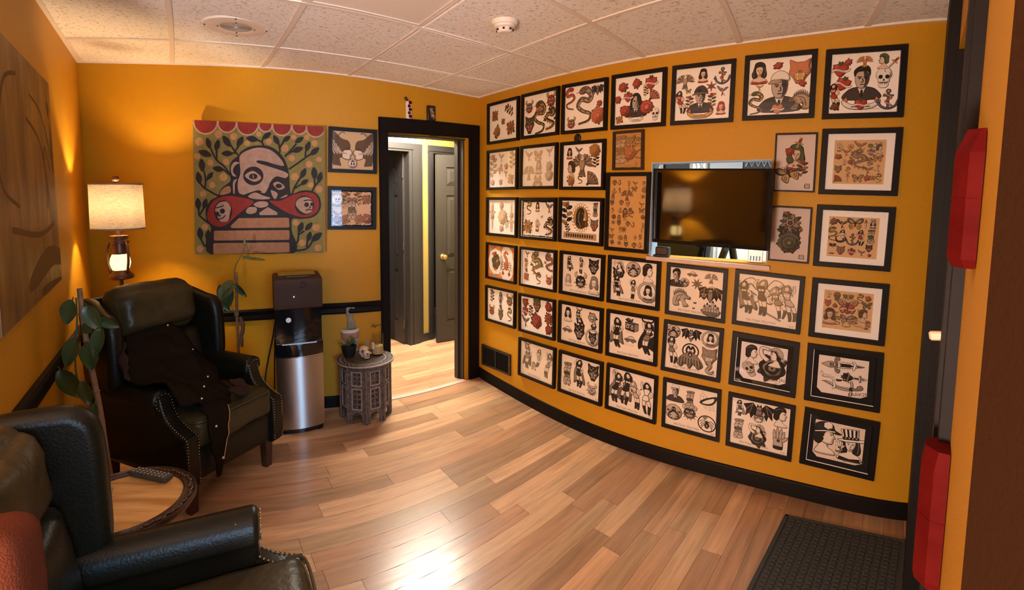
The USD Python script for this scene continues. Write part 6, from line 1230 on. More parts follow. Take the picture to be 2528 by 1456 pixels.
# ------------------------------------------------------------------ lamp
def lamp():
    y = 3.35; c = at_y(289, 510, y); ax = c[:2]; zz = lambda py, px=292: at_y(px, py, y)[2]
    T = Thing('floor_lamp', 'lantern-based lamp with a cream drum shade glowing behind the far armchair', 'lamp', loc=(*ax, 0))
    r0, r1 = .148, .152; zt, zb_ = zz(453), zz(565)
    th = .002
    sh = T.add('shade', lathe([(r1, zb_), (r0, zt), (r0 - th, zt), (r1 - th, zb_), (r1, zb_)], (*ax, 0), 64), 'shade_linen', smooth=60)
    T.sub(sh, 'trim_band', cat(lathe([(r0 - .003, zt - .008), (r0 + .002, zt - .008), (r0 + .002, zt + .002), (r0 - .003, zt + .002), (r0 - .003, zt - .008)], (*ax, 0), 64), lathe([(r1 - .003, zb_ - .002), (r1 + .002, zb_ - .002), (r1 + .002, zb_ + .008), (r1 - .003, zb_ + .008), (r1 - .003, zb_ - .002)], (*ax, 0), 64)), 'lamp_trim')
    zf = zz(441)
    T.sub(sh, 'spider', cat(*[cyl((*ax, zt - .012), (ax[0] + (r0 - .003) * math.cos(a), ax[1] + (r0 - .003) * math.sin(a), zt - .004), .002, n=6) for a in (.3, 2.4, 4.5)], cyl((*ax, zt - .05), (*ax, zt + .01), .004, n=8)), 'lamp_bronze')
    T.add('finial', lathe([(0, zt), (.012, zt), (.008, zt + .012), (.018, zf - .012), (.022, zf), (.016, zf + .016), (0, zf + .02)], (*ax, 0), 20), 'lamp_bronze')
    T.add('bulb', move(trimesh.creation.icosphere(3, .032), (*ax, (zt + zb_) / 2 + .012)), 'bulb', smooth=True)
    T.add('harp', cat(*[tube(smoothpts([(ax[0] + s * .01, ax[1], zb_ - .01), (ax[0] + s * .06, ax[1], (zt + zb_) / 2), (ax[0] + s * .01, ax[1], zt - .02)], 6), .0025, 6) for s in (-1, 1)], cyl((*ax, zb_ - .03), (*ax, (zt + zb_) / 2 - .02), .012, n=12)), 'lamp_bronze')
    Z = {k: zz(k, 300) for k in (570, 580, 592, 600, 612, 622, 630, 660, 668, 676, 684)}
    T.add('lantern_top', lathe([(0, Z[570]), (.014, Z[570]), (.016, Z[580]), (.052, Z[580] - .004), (.048, Z[592]), (.056, Z[592] - .003), (.054, Z[600]), (.040, Z[600] - .002), (.042, Z[612]), (.046, Z[622]), (.040, Z[630]), (0, Z[630])], (*ax, 0), 32), 'lamp_bronze')
    T.add('lantern_glass', lathe([(0, Z[622] - .004), (.040, Z[622] - .006), (.056, Z[622] - .04), (.060, (Z[630] + Z[660]) / 2 - .01), (.052, Z[660]), (.042, Z[668]), (0, Z[668])], (*ax, 0), 32), 'lantern_glass', smooth=60)
    for s in (-1, 1):
        T.add('guard', tube(smoothpts([(ax[0] + s * .044, ax[1] - .01, Z[592]), (ax[0] + s * .066, ax[1] - .02, Z[612]), (ax[0] + s * .070, ax[1] - .025, Z[630] - .03), (ax[0] + s * .058, ax[1] - .02, Z[660] - .02), (ax[0] + s * .046, ax[1], Z[676])], 6), [.008] * 25, 8), 'lamp_bronze')
    T.add('base', lathe([(0, Z[668] + .006), (.046, Z[668] + .006), (.050, Z[668] - .004), (.066, Z[676]), (.074, Z[676] - .012), (.074, Z[684] - .004), (.058, Z[684] - .010), (0, Z[684] - .010)], (*ax, 0), 36), 'lamp_bronze')
    T.add('pole', cyl((*ax, .02), (*ax, Z[684]), .012, n=14), 'lamp_bronze')
    T.add('foot', lathe([(0, .03), (.02, .03), (.12, .016), (.13, .004), (.13, 0), (0, 0)], (*ax, 0), 32), 'lamp_bronze')
lamp()

# ------------------------------------------------------------------ water cooler
def cooler():
    b = at_z(746, 1060, .02); a = math.radians(21); T = Thing('water_cooler', 'tall water cooler with black dispenser bay and curved steel front against the back wall', 'water cooler', loc=(b[0], b[1], 0), rotz=a, islocal=True)
    hw = .150; dpt = .30; zy = lambda py: at_y(746, py, b[1])[2]
    def plan(w, bulge, d0=0.0, n=12):
        t = np.linspace(-1, 1, n); return Polygon([*[(w * x, d0 - bulge * (1 - x * x)) for x in t], (w, dpt), (-w, dpt)])
    z1, z2, z3, z4 = zy(877), zy(846), zy(763), zy(686)
    A = T.add
    A('body', extrude(plan(hw - .006, .0, .03), z3 - .02, .02), 'cooler_black', smooth=30)
    A('lower_front', extrude(plan(hw, .040, .02).intersection(sbox(-1, -1, 1, .12)), z1 - .045, .035), 'steel', smooth=30)
    A('plinth', extrude(plan(hw - .01, .032, .03), .035, 0), 'cooler_black', smooth=30)
    A('edge_strip', extrude(plan(hw + .001, .041, .02).intersection(sbox(-1, -1, 1, .12)), .005, z1 - .008), 'chrome', smooth=30)
    tr = A('drip_tray', extrude(plan(hw + .002, .044, .02).intersection(sbox(-1, -1, 1, .14)), z2 - z1 - .006, z1), 'cooler_black', smooth=30)
    T.sub(tr, 'tray_grille', cat(*[bx((0, -.012 + .014 * k, z2 - .002), (.22, .005, .006), .001) for k in range(5)]), 'chrome')
    A('bay_panel', extrude(plan(hw - .004, .012, .02).intersection(sbox(-1, -1, 1, .1)), z3 - z2, z2), 'cooler_black', smooth=30)
    A('sticker', move(lathe([(0, 0), (.017, 0), (.017, .002), (0, .002)], n=20), (0, 0, 0), rx=math.pi / 2) and move(move(lathe([(0, 0), (.017, 0), (.017, .003), (0, .003)], n=20), rx=math.pi / 2), (-.065, .012, zy(789))), 'white_plastic')
    hd = A('top_housing', move(softbox((2 * hw + .012, dpt + .012, z4 - z3), .014, 10), (0, dpt / 2 - .0, (z3 + z4) / 2)), 'cooler_brown', smooth=50)
    T.sub(hd, 'front_plate', move(softbox((2 * hw + .004, .02, z4 - z3 - .012), .008, 8), (0, -.004, (z3 + z4) / 2)), 'cooler_brown', smooth=50)
    T.sub(hd, 'top_panel', cat(bx((0, dpt * .55, z4 + .003), (.24, .16, .008)), bx((.0, .05, z4 + .002), (.14, .03, .006))), 'cooler_black')
    T.sub(hd, 'power_light', move(trimesh.creation.icosphere(1, .0035), (-.028, -.015, zy(731))), 'led')
    lg = cat(tube([(.03 + .013 * math.cos(x) * (1 - .03 * i), -.0155, zy(700) + .013 * math.sin(x) * (1 - .03 * i)) for i, x in enumerate(np.linspace(-.6, 4.4, 14))], .0022, 5), bx((.03, -.0152, zy(708)), (.05, .002, .004), .0005))
    T.sub(hd, 'emblem', lg, 'cooler_black')
    A('foot', cat(*[cyl((x, y, 0), (x, y, .01), .015, n=10) for x in (-.11, .11) for y in (.02, .26)]), 'black_plastic')
    c = Thing('power_cord', 'black power cord hanging on the wall between armchair and water cooler', 'cord', loc=tuple(at_y(668, 940, 3.55)))
    c.add('cord', tube(smoothpts([at_y(x, y, d) for x, y, d in ((682, 775, 3.66), (674, 830, 3.65), (662, 890, 3.64), (655, 940, 3.62), (658, 1000, 3.58), (676, 1030, 3.55))], 6), .006, 6), 'black_plastic')
    c.add('cord', tube(smoothpts([at_y(x, y, d) for x, y, d in ((682, 790, 3.67), (679, 840, 3.66), (678, 900, 3.65), (678, 960, 3.64))], 6), .005, 6), 'black_plastic')
cooler()

# ------------------------------------------------------------------ carved octagonal table and what stands on it
def octagon_table():
    c0 = at_z(898, 1048)[:2] + np.array([-.015, .165]); zt = at_y(896, 883, c0[1])[2]
    T = Thing('octagonal_table', 'small carved octagonal wooden side table with a round top beside the water cooler', 'side table', loc=(*c0, 0))
    R = .205; ap = .162; side = 2 * ap * math.tan(math.pi / 8); H_ = zt - .022
    T.add('table_top', lathe([(0, zt - .022), (R - .012, zt - .022), (R - .002, zt - .016), (R, zt - .008), (R - .004, zt - .001), (R - .03, zt), (0, zt)], (*c0, 0), 48), 'carved_top')
    T.add('rim', cat(lathe([(R - .006, zt - .010), (R + .002, zt - .008), (R + .001, zt - .001), (R - .005, zt + .001), (R - .006, zt - .010)], (*c0, 0), 48), lathe([(R - .062, zt - .001), (R - .062, zt + .001), (R - .054, zt + .001), (R - .054, zt - .001)], (*c0, 0), 48), *[move(trimesh.creation.icosphere(1, .006), (c0[0] + (R - .034 + .008 * (k % 2)) * math.cos(k * 2 * math.pi / 60), c0[1] + (R - .034 + .008 * (k % 2)) * math.sin(k * 2 * math.pi / 60), zt - .002)) for k in range(60)]), 'carved_edge')
    def lattice(w, h):
        holes = []
        nx, nz = 2, max(2, int(round(h / (w / 2)) * 1))
        for i in range(nx):
            for j in range(nz):
                cx, cz = (i + .5) * w / nx, (j + .5) * h / nz; e = min(w / nx, h / nz) / 2
                for a in (45, 135, 225, 315): holes.append(aff.translate(aff.rotate(aff.translate(ell(0, 0, e * .42, e * .2), e * .5, 0), a, origin=(0, 0)), cx, cz))
                holes.append(ell(cx, cz, e * .13))
                for a in (0, 90, 180, 270): holes.append(aff.translate(aff.rotate(aff.translate(ell(0, 0, e * .16, e * .1), e * .78, 0), a, origin=(0, 0)), cx, cz))
        return sbox(0, 0, w, h).difference(shapely.union_all(holes).buffer(0))
    w1 = side - .066; wins = [(.033, H_ - .125, .033 + w1, H_ - .030), (.033, .105, .033 + w1, H_ - .150)]
    arch = Polygon([(.030, 0), (.030, .045), (side * .3, .070), (side * .5, .082), (side * .7, .070), (side - .030, .045), (side - .030, 0)])
    fr_ = sbox(0, 0, side, H_).difference(shapely.union_all([sbox(*w_) for w_ in wins] + [arch]))
    for k in range(8):
        a = math.radians(22.5 + 12 + 45 * k); n = np.array([math.cos(a), math.sin(a)]); t = np.array([-n[1], n[0]])
        def place(m, off):
            v = np.asarray(m.vertices); p = c0 + n * ap; return TM(np.column_stack([p + t * (v[:, :1] - side / 2) + n * (v[:, 2:3] + off), v[:, 1]]), m.faces, process=False)
        sp = T.add('side_panel', place(extrude(fr_, .014), -.014), 'carved_wood', smooth=False)
        if n @ (-c0) > -.25:
            for w_ in wins:
                T.sub(sp, 'lattice', place(move(extrude(lattice(w_[2] - w_[0], w_[3] - w_[1]), .006), (w_[0], w_[1], 0)), -.010), 'carved_wood', smooth=False)
                b_ = sbox(*w_); T.sub(sp, 'bead', place(extrude(b_.buffer(.004).difference(b_.buffer(-.004)), .006), -.002), 'carved_edge', smooth=False)
    T.add('corner_post', cat(*[cyl((*(c0 + ap / math.cos(math.pi / 8) * np.array([math.cos(a), math.sin(a)])), 0), (*(c0 + ap / math.cos(math.pi / 8) * np.array([math.cos(a), math.sin(a)])), H_), .011, n=8) for a in [math.radians(12 + 45 * k) for k in range(8)]]), 'carved_wood')
    return c0, zt
tc, tz = octagon_table()
def tpos(px, py):                      # a spot on the table top
    p = at_z(px, py, tz); return p
def rel(px, py, p): return at_y(px, py, p[1])[2]
# big painted pot with a pale cactus
p = tpos(862, 868) + (0, .035, 0)
T = Thing('cactus_pot', 'striped white, pink and grey pot holding a tall pale cactus', 'potted plant', loc=tuple(p))
zt_ = rel(862, 809, p); h = zt_ - tz; r = .070
pp = lambda a, b, m, nm: T.add(nm, lathe([(r * (.80 + .22 * a), tz + h * a), (r * (.80 + .22 * b), tz + h * b), (r * (.80 + .22 * b) - .006, tz + h * b), (r * (.80 + .22 * a) - .006, tz + h * a), (r * (.80 + .22 * a), tz + h * a)], (p[0], p[1], 0), 32), m)
pp(.0, .55, 'pot_white', 'pot'); pp(.55, .86, 'pot_pink', 'pot_band'); pp(.86, 1.0, 'pot_white', 'pot_rim')
T.add('pot_base', lathe([(0, tz), (r * .8, tz), (r * .8, tz + .01), (0, tz + .01)], (p[0], p[1], 0), 28), 'pot_white')
T.add('painted_patch', lathe([(r * .86 + .0008, tz + h * .18), (r * .92 + .0008, tz + h * .52)], (p[0], p[1], 0), 32).submesh([[i for i, f in enumerate(lathe([(r * .86, tz + h * .18), (r * .92, tz + h * .52)], (p[0], p[1], 0), 32).triangles_center) if f[1] < p[1] - .02 and f[0] > p[0] - .01]], append=True, repair=False), 'pot_grey', smooth=False)
T.add('soil', lathe([(0, zt_ - .014), (r * .98, zt_ - .014), (r * .9, zt_ - .03), (0, zt_ - .03)], (p[0], p[1], 0), 24), 'soil')
zc0, zc1 = zt_ - .03, rel(864, 747, p)
ring = []
for k in range(22):
    f = k / 21; z = zc0 + (zc1 - zc0) * f; a = np.arange(24) * 2 * math.pi / 24
    rr = float(np.interp(f, [0, .2, .36, .5, .62, .8, .91, .96, 1], [.026, .031, .033, .022, .034, .040, .035, .024, .004])); rr = rr * (1 + (.20 * np.cos(4 * a + .6) + .10 * np.sin(3 * a + 11 * f)) * min(1, (1.0 - f) * 6 + .12))
    ring.append(np.column_stack([p[0] + .004 * math.sin(7 * f) + rr * np.cos(a), p[1] + rr * np.sin(a) * .8, np.full(24, z)]))
T.add('cactus', loft(ring), 'cactus', smooth=60)
def leafmesh(c, d, up, L, w, cup=.15, n=6):
    d = np.array(d, float); d /= np.linalg.norm(d); s = np.cross(d, up); s /= np.linalg.norm(s) + 1e-9; u = np.cross(s, d); g = []
    for i in range(n + 1):
        t = i / n; ww = w * (math.sin(math.pi * min(1, t * .93 + .035)) ** .75) * (1.15 - .45 * t); row = []
        for k in (-1, -.5, 0, .5, 1): row.append(np.array(c) + d * L * t + s * ww * k + u * (cup * L * (abs(k) * .28 - 1.1 * t * t * .45)))
        g.append(row)
    return sheet(np.array(g), .0016)
# small black pot in front
p = tpos(862, 880)
T = Thing('black_pot', 'small black pot with a leafy green sprig at the front of the octagonal table', 'potted plant', loc=tuple(p))
hz_ = rel(862, 853, p) - tz
T.add('pot', lathe([(0, tz), (.036, tz), (.050, tz + hz_ * .5), (.056, tz + hz_), (.050, tz + hz_), (.044, tz + hz_ - .012), (0, tz + hz_ - .012)], (p[0], p[1], 0), 28), 'pot_black')
R = random.Random(21); top_ = np.array([p[0], p[1], tz + hz_ - .01])
for k in range(13):
    a = R.uniform(0, 6.28); el = R.uniform(.3, 1.3); d = (math.cos(a) * math.cos(el), math.sin(a) * math.cos(el), math.sin(el)); T.add('leaf', leafmesh(top_ + np.array(d) * R.uniform(.01, .045), d, (0, 0, 1.), R.uniform(.035, .055), .012, .3), 'succulent', smooth=True)
# grey pot with succulent
p = tpos(903, 862) + (0, .05, 0)
T = Thing('grey_pot', 'small grey pot with a spiky succulent leaning to the right', 'potted plant', loc=tuple(p))
hz_ = rel(903, 836, p) - tz
T.add('pot', lathe([(0, tz), (.034, tz), (.042, tz + hz_ * .6), (.044, tz + hz_), (.038, tz + hz_), (.036, tz + hz_ - .01), (0, tz + hz_ - .01)], (p[0], p[1], 0), 28), 'pot_grey')
st = smoothpts([(p[0], p[1], tz + hz_ - .01), (p[0] + .0, p[1], tz + hz_ + .05), (p[0] + .03, p[1] - .01, tz + hz_ + .085), (p[0] + .075, p[1] - .02, tz + hz_ + .10)], 6)
T.add('stem', tube(st, .005, 7), 'succulent')
for k in range(24):
    i = int(len(st) * (.2 + .8 * k / 24)); i = min(i, len(st) - 1); a = k * 2.4; d = (math.cos(a) * .8 + .4, math.sin(a) * .6, .55); T.add('leaf', leafmesh(st[i], d, (0, 0, 1.), .045, .0065, .2, 4), 'succulent', smooth=True)
# candle jar
p = tpos(931, 876) + (0, .02, 0)
T = Thing('candle_jar', 'tall clear glass jar half filled with an orange candle', 'candle', loc=tuple(p))
zt_ = rel(931, 822, p); r = .043; h = zt_ - tz
T.add('glass', lathe([(0, tz), (r, tz), (r, zt_), (r - .003, zt_), (r - .003, tz + .008), (0, tz + .008)], (p[0], p[1], 0), 36), 'candle_glass')
wx = T.add('wax', lathe([(0, tz + .009), (r - .0036, tz + .009), (r - .0036, tz + h * .43), (0, tz + h * .42)], (p[0], p[1], 0), 32), 'wax')
T.sub(wx, 'wick', cyl((p[0], p[1], tz + h * .42), (p[0] + .002, p[1], tz + h * .42 + .014), .0015, n=6), 'soil')
arc = [(p[0] + (r + .0006) * math.cos(a), p[1] + (r + .0006) * math.sin(a)) for a in np.radians(np.linspace(195, 250, 8))]
T.add('label', loft([np.array([(x, y, tz + h * .30), (x, y, tz + h * .62), (x * .9995 + p[0] * .0005, y * .9995 + p[1] * .0005, tz + h * .62), (x * .9995 + p[0] * .0005, y * .9995 + p[1] * .0005, tz + h * .30)]) for x, y in arc]), 'label_white')
# animal skull
p = tpos(901, 882)
T = Thing('animal_skull', 'small pale animal skull with big eye sockets and fangs', 'skull', loc=tuple(p), rotz=math.radians(-60))
c = lambda x, y, z: (p[0] + math.cos(math.radians(-60)) * x - math.sin(math.radians(-60)) * y, p[1] + math.sin(math.radians(-60)) * x + math.cos(math.radians(-60)) * y, tz + z)
def egg(x, y, z, a, b, d):
    m = trimesh.creation.icosphere(3, 1.); v = np.asarray(m.vertices) * (a, b, d) + (x, y, z); v = v + (meshkit.fbm(v * 60, 3, 2)[:, None] - .5) * .004; return TM(np.array([c(*q_) for q_ in v]), m.faces, process=False)
def orb(x, y, z, r, r2=None): return egg(x, y, z, r, r2 or r, r)
T.add('cranium', cat(egg(-.018, 0, .048, .048, .036, .034), egg(.028, 0, .036, .034, .024, .026), *[egg(.004, s * .034, .034, .036, .008, .008) for s in (-1, 1)]), 'bone', smooth=True)
T.add('jaw', cat(egg(.030, 0, .012, .030, .020, .010), egg(-.005, .022, .016, .026, .007, .012), egg(-.005, -.022, .016, .026, .007, .012)), 'bone', smooth=True)
for s in (-1, 1): T.add('eye_socket', orb(.018, s * .021, .052, .0135, .010), 'bone_dark', smooth=True)
T.add('nose_cavity', orb(.056, 0, .040, .009), 'bone_dark', smooth=True); T.add('mouth_gap', egg(.046, 0, .022, .018, .016, .005), 'bone_dark', smooth=True)
for s in (-1, 1):
    T.add('fang', cyl(c(.056, s * .012, .030), c(.058, s * .012, .010), .0035, .0008, 8), 'bone'); T.add('fang', cyl(c(.050, s * .010, .010), c(.054, s * .010, .026), .003, .0008, 8), 'bone')

# ------------------------------------------------------------------ round table with the remote
def round_table():
    zt = .53; c = at_z(302, 1238, zt); c0 = c[:2]; R = .232
    T = Thing('round_table', 'round wooden side table with a carved dark rim between the two armchairs', 'side table', loc=(*c0, 0))
    n = 64; a = np.arange(n) * 2 * math.pi / n; v = np.vstack([np.column_stack([c0[0] + (R - .042) * np.cos(a), c0[1] + (R - .042) * np.sin(a), np.full(n, zt - .004)]), [[*c0, zt - .004]], np.column_stack([c0[0] + (R - .042) * np.cos(a), c0[1] + (R - .042) * np.sin(a), np.full(n, zt - .02)])])
    T.add('table_top', TM(v, [(i, (i + 1) % n, n) for i in range(n)] + [(i, n + 1 + i, n + 1 + (i + 1) % n) for i in range(n)] + [(i, n + 1 + (i + 1) % n, (i + 1) % n) for i in range(n)], process=False), 'table_wood', smooth=False, uv=v[:, [0, 1]])
    rim = T.add('carved_rim', lathe([(R - .043, zt - .02), (R - .043, zt + .002), (R - .038, zt + .006), (R - .032, zt - .001), (R - .010, zt - .004), (R - .004, zt + .003), (R, zt - .002), (R + .002, zt - .012), (R - .006, zt - .024), (R - .043, zt - .024)], (*c0, 0), 64), 'dark_wood')
    R_ = random.Random(5); fl = []
    for k in range(74):
        t = k * 2 * math.pi / 74; rr = R - .021 + R_.uniform(-.005, .005); m = trimesh.creation.icosphere(1, .0085); w_ = np.asarray(m.vertices) * (1.5, .75, .75); cs, sn = math.cos(t + 1.2 * (-1) ** k), math.sin(t + 1.2 * (-1) ** k)
        fl.append(TM(np.column_stack([w_[:, 0] * cs - w_[:, 1] * sn, w_[:, 0] * sn + w_[:, 1] * cs, w_[:, 2]]) + (c0[0] + rr * math.cos(t), c0[1] + rr * math.sin(t), zt - .001), m.faces, process=False))
    T.sub(rim, 'carving', cat(*fl), 'dark_wood', kind='stuff')
    T.add('apron', lathe([(0, zt - .024), (R - .05, zt - .024), (R - .06, zt - .06), (0, zt - .06)], (*c0, 0), 48), 'dark_wood')
    T.add('pedestal', lathe([(0, zt - .06), (.05, zt - .06), (.03, zt - .10), (.022, zt - .2), (.045, zt - .28), (.04, zt - .33), (.02, .12), (.03, .08), (0, .08)], (*c0, 0), 28), 'dark_wood')
    for k in range(3):
        t = .5 + k * 2.094; T.add('foot', tube(smoothpts([(c0[0], c0[1], .11), (c0[0] + .09 * math.cos(t), c0[1] + .09 * math.sin(t), .09), (c0[0] + .17 * math.cos(t), c0[1] + .17 * math.sin(t), .015)], 6), [.02] * 6 + [.018] * 4 + [.015] * 3, 8), 'dark_wood')
    zt = zt - .004
    a_, b_ = at_z(330, 1163, zt + .012), at_z(418, 1181, zt + .012); d = (b_ - a_)[:2]; L = np.linalg.norm(d); d /= L; n2 = np.array([-d[1], d[0]])
    Rm = Thing('remote_control', 'dark remote control lying on the round wooden table', 'remote control', loc=(*((a_ + b_) / 2)[:2], zt), rotz=math.atan2(d[1], d[0]), islocal=True)
    Rm.add('body', move(softbox((L, .044, .02), .008, 8), (0, 0, .0125)), 'remote_dark')
    for i in range(9):
        for j in range(3): Rm.add('button', bx((-L / 2 + .014 + i * (L - .03) / 8, (j - 1) * .012,   .0232), (.007, .0065, .003), .001), 'remote_key')
    pp_ = [at_z(x, y, zt) for x, y in ((252, 1205), (281, 1206), (266, 1243), (245, 1250))]
    N = Thing('notepad', 'corner of a grey pad on the round table beside the chair wing', 'notepad', loc=tuple(pp_[0]))
    N.add('pad', hull([q_ + (0, 0, e) for q_ in pp_ for e in (.0005, .006)]), 'paper_grey', smooth=False)
round_table()

# ------------------------------------------------------------------ tall plants
def pot(T, x, y, r, h, m='terracotta'):
    T.add('pot', lathe([(0, 0), (r * .72, 0), (r, h), (r * 1.06, h), (r * 1.06, h - .03), (r * .9, h - .03), (0, h - .035)], (x, y, 0), 28), m); T.add('soil', lathe([(0, h - .03), (r * .92, h - .03), (r * .8, h - .05), (0, h - .05)], (x, y, 0), 20), 'soil')
def plant_left():
    y = 2.15; A = lambda px, py, dy=0.: at_y(px, py, y + dy)
    base = A(272, 1180); T = Thing('rubber_plant', 'broad-leaved climbing plant on a thick cane beside the left wall', 'plant', loc=(base[0], base[1], 0))
    pot(T, base[0], base[1] + .02, .10, .26)
    T.add('cane', tube(smoothpts([(base[0], base[1] + .02, .22), A(262, 1120), A(246, 1010), A(225, 905), A(212, 835), A(204, 780), A(196, 712)], 6), np.linspace(.014, .010, 37), 10), 'cane')
    for py, px in ((777, 203), (842, 214), (905, 226), (965, 238), (1040, 250)): T.add('cane_node', lathe([(.010, -.004), (.0155, 0), (.010, .004)], A(px, py), 12), 'cane')
    T.add('vine', tube(smoothpts([A(258, 1090, -.02), A(228, 1000, -.03), A(195, 950, -.03), A(185, 880, -.03), A(190, 800, -.02), A(188, 735, -.02)], 6), .0035, 6), 'plant_leaf')
    for cx, cy, L, a, w, t in ((180, 740, 62, 250, .55, .2), (215, 755, 66, 300, .5, .5), (240, 785, 50, 330, .45, -.3), (253, 805, 78, 255, .36, .4), (224, 845, 68, 265, .58, .15), (190, 835, 70, 250, .45, .6), (150, 912, 84, 305, .5, .2), (205, 940, 62, 285, .45, .3), (232, 800, 46, 210, .5, -.5), (236, 995, 60, 260, .4, .8), (244, 1050, 56, 280, .4, .6)):
        p = A(cx, cy, -.04); k = y / FPX * 1.05; L_ = L * k; d = np.array([math.cos(math.radians(a)), -.35 * t, math.sin(math.radians(a))])
        lf = T.add('leaf', leafmesh(p, d, (.25 * t, -1., .3 * t), L_, L_ * w * .62, .35, 8), 'plant_leaf', smooth=True)
        T.sub(lf, 'midrib', tube([p + np.array(d) / np.linalg.norm(d) * L_ * s_ + np.array([0, -.003 - .012 * s_ * s_ * 0, 0]) for s_ in (-.12, 0.0)], .0025, 5), 'plant_leaf')
plant_left()
def plant_right():
    y = 3.48; A = lambda px, py, dy=0.: at_y(px, py, y + dy)
    b = A(590, 900); T = Thing('cane_plant', 'thin cane plant with drooping leaves behind the far armchair', 'plant', loc=(b[0], b[1], 0)); pot(T, b[0], b[1], .11, .24)
    T.add('cane', tube(smoothpts([(b[0], b[1], .2), A(588, 850), A(585, 780), A(584, 720), A(583, 672)], 6), .0095, 9), 'cane')
    T.add('cane_node', lathe([(.009, -.012), (.016, -.006), (.016, .008), (.009, .012)], A(584, 776), 12), 'cane')
    T.add('bark_sheath', tube(smoothpts([A(592, 782), A(600, 805), A(596, 830), A(598, 856)], 5), [.006, .012, .014, .012, .016, .014, .013, .015, .016, .014, .012, .013, .014, .012, .01, .008], 8), 'bark_brown')
    T.add('shoot', tube(smoothpts([A(582, 700), A(579, 665), A(590, 640), A(600, 622), A(605, 608), A(596, 600)], 6), np.linspace(.0055, .003, 31), 7), 'plant_leaf_dry')
    T.add('shoot', tube(smoothpts([A(600, 622), A(612, 618), A(607, 598)], 5), .003, 6), 'plant_leaf_dry')
    T.add('shoot', tube(smoothpts([A(597, 640), A(612, 634), A(640, 640)], 5), .003, 6), 'plant_leaf_dry')
    T.add('vine', tube(smoothpts([A(578, 700), A(568, 735), A(575, 765), A(582, 772)], 6), .0035, 6), 'plant_leaf_dry')
    for cx, cy, L, a, w, t, m in ((575, 692, 62, 235, .5, .3, 'plant_leaf_dry'), (558, 700, 55, 250, .42, .6, 'plant_leaf_dry'), (545, 702, 54, 262, .3, -.3, 'plant_leaf'), (572, 710, 66, 252, .42, .2, 'plant_leaf'), (552, 728, 40, 230, .55, .5, 'plant_leaf'), (582, 700, 44, 300, .4, -.5, 'plant_leaf'), (545, 742, 36, 310, .5, .2, 'plant_leaf'), (600, 634, 38, 350, .2, .4, 'plant_leaf_dry'), (622, 637, 34, 352, .22, .2, 'plant_leaf_dry'), (606, 606, 20, 95, .3, .2, 'plant_leaf_dry')):
        p = A(cx, cy, -.05); k = y / FPX * .95; L_ = L * k; d = np.array([math.cos(math.radians(a)), -.3 * t, math.sin(math.radians(a))]); T.add('leaf', leafmesh(p, d, (.3 * t, -1., .3 * t), L_, L_ * w * .55, .3, 7), m, smooth=True)
plant_right()

# ------------------------------------------------------------------ television in the pass-through
def television():
    a0 = right.hit(1614, 506)[0]; P0 = right.pos(a0, -.02)[0]; tl = np.array([.5, -.866]); tl /= np.linalg.norm(tl)
    n = np.array([tl[1], -tl[0]]); n = n if n @ (-P0) > 0 else -n
    def hit(px, py):
        d = ray(px, py); k = (P0 @ n) / (d[:2] @ n); p = EYEV + d * k; return (p[:2] - P0) @ tl, p[2]
    Q = np.array([hit(*p_) for p_ in ((1614.3, 416), (1906.4, 416), (1893.6, 619.2), (1610.8, 597))]); TL, TR, BR, BL = Q
    w3 = lambda uz, d: np.column_stack([P0 + np.asarray(uz)[:, :1] * tl + n * np.reshape(d, (-1, 1)), np.asarray(uz)[:, 1]])
    def fill(poly, d0, d1):
        m = trimesh.creation.extrude_polygon(poly, 1., engine='earcut'); v = np.asarray(m.vertices); x, y = v[:, :1], v[:, 1:2]; uz = BL * (1 - x) * (1 - y) + BR * x * (1 - y) + TL * (1 - x) * y + TR * x * y; return TM(w3(uz, d0 + (d1 - d0) * v[:, 2]), m.faces, process=False)
    ctr = w3(Q.mean(0, keepdims=True), 0)[0]
    T = Thing('television', 'black flat-screen television in the pass-through reflecting the lit lamp', 'television', loc=(*ctr[:2], BL[1]))
    T.add('bezel', fill(sbox(0, 0, 1, 1).difference(sbox(.016, .045, .984, .975)), -.022, .004), 'tv_black', smooth=False)
    T.add('screen', fill(sbox(.014, .04, .986, .98), -.012, -.001), 'tv_screen', smooth=False)
    T.add('back_housing', fill(sbox(.01, .01, .99, .99), -.036, -.020), 'tv_black', smooth=False)
    T.add('rear_bulge', fill(sbox(.25, .12, .75, .8), -.056, -.034), 'tv_black', smooth=False)
    T.add('sensor_tab', fill(sbox(.44, -.02, .5, .01), -.012, .002), 'tv_black', smooth=False)
    T.add('swivel_arm', cat(bar((*ctr[:2] - n * .056, ctr[2]), (*right.pos(S1 - .0, -.05)[0], ctr[2]), .03, .04), bar((*right.pos(S1 - .0, -.06)[0], ctr[2] - .1), (*right.pos(S1, -.06)[0], ctr[2] + .1), .02, .05)), 'black_plastic')
television()
sa = right.hit(1628, 628, -.03); s_ = sa[0]; zs = Z0 + .001 + .0
t_, n_ = right.tn(s_); b = right.pos(s_ + .02, -.03)[0]
T = Thing('card_holder', 'small dark card box with a brown front at the left end of the sill', 'box', loc=(*b, zs))
zsill = float(np.interp(s_, [S0, S1], [right.hit(1595, 632, .03)[1], right.hit(1900, 658, .03)[1]]))
T.add('tray', move(move(cat(bx((0, 0, .028), (.075, .05, .056)), bx((.0, -.03, .006), (.09, .02, .012))), rz=math.atan2(t_[1], t_[0])), (*b, zsill + .0005)), 'black_plastic')
T.add('cards', move(move(bx((0, -.026, .034), (.06, .004, .038), .001), rz=math.atan2(t_[1], t_[0])), (*b, zsill + .0005)), 'dark_wood')

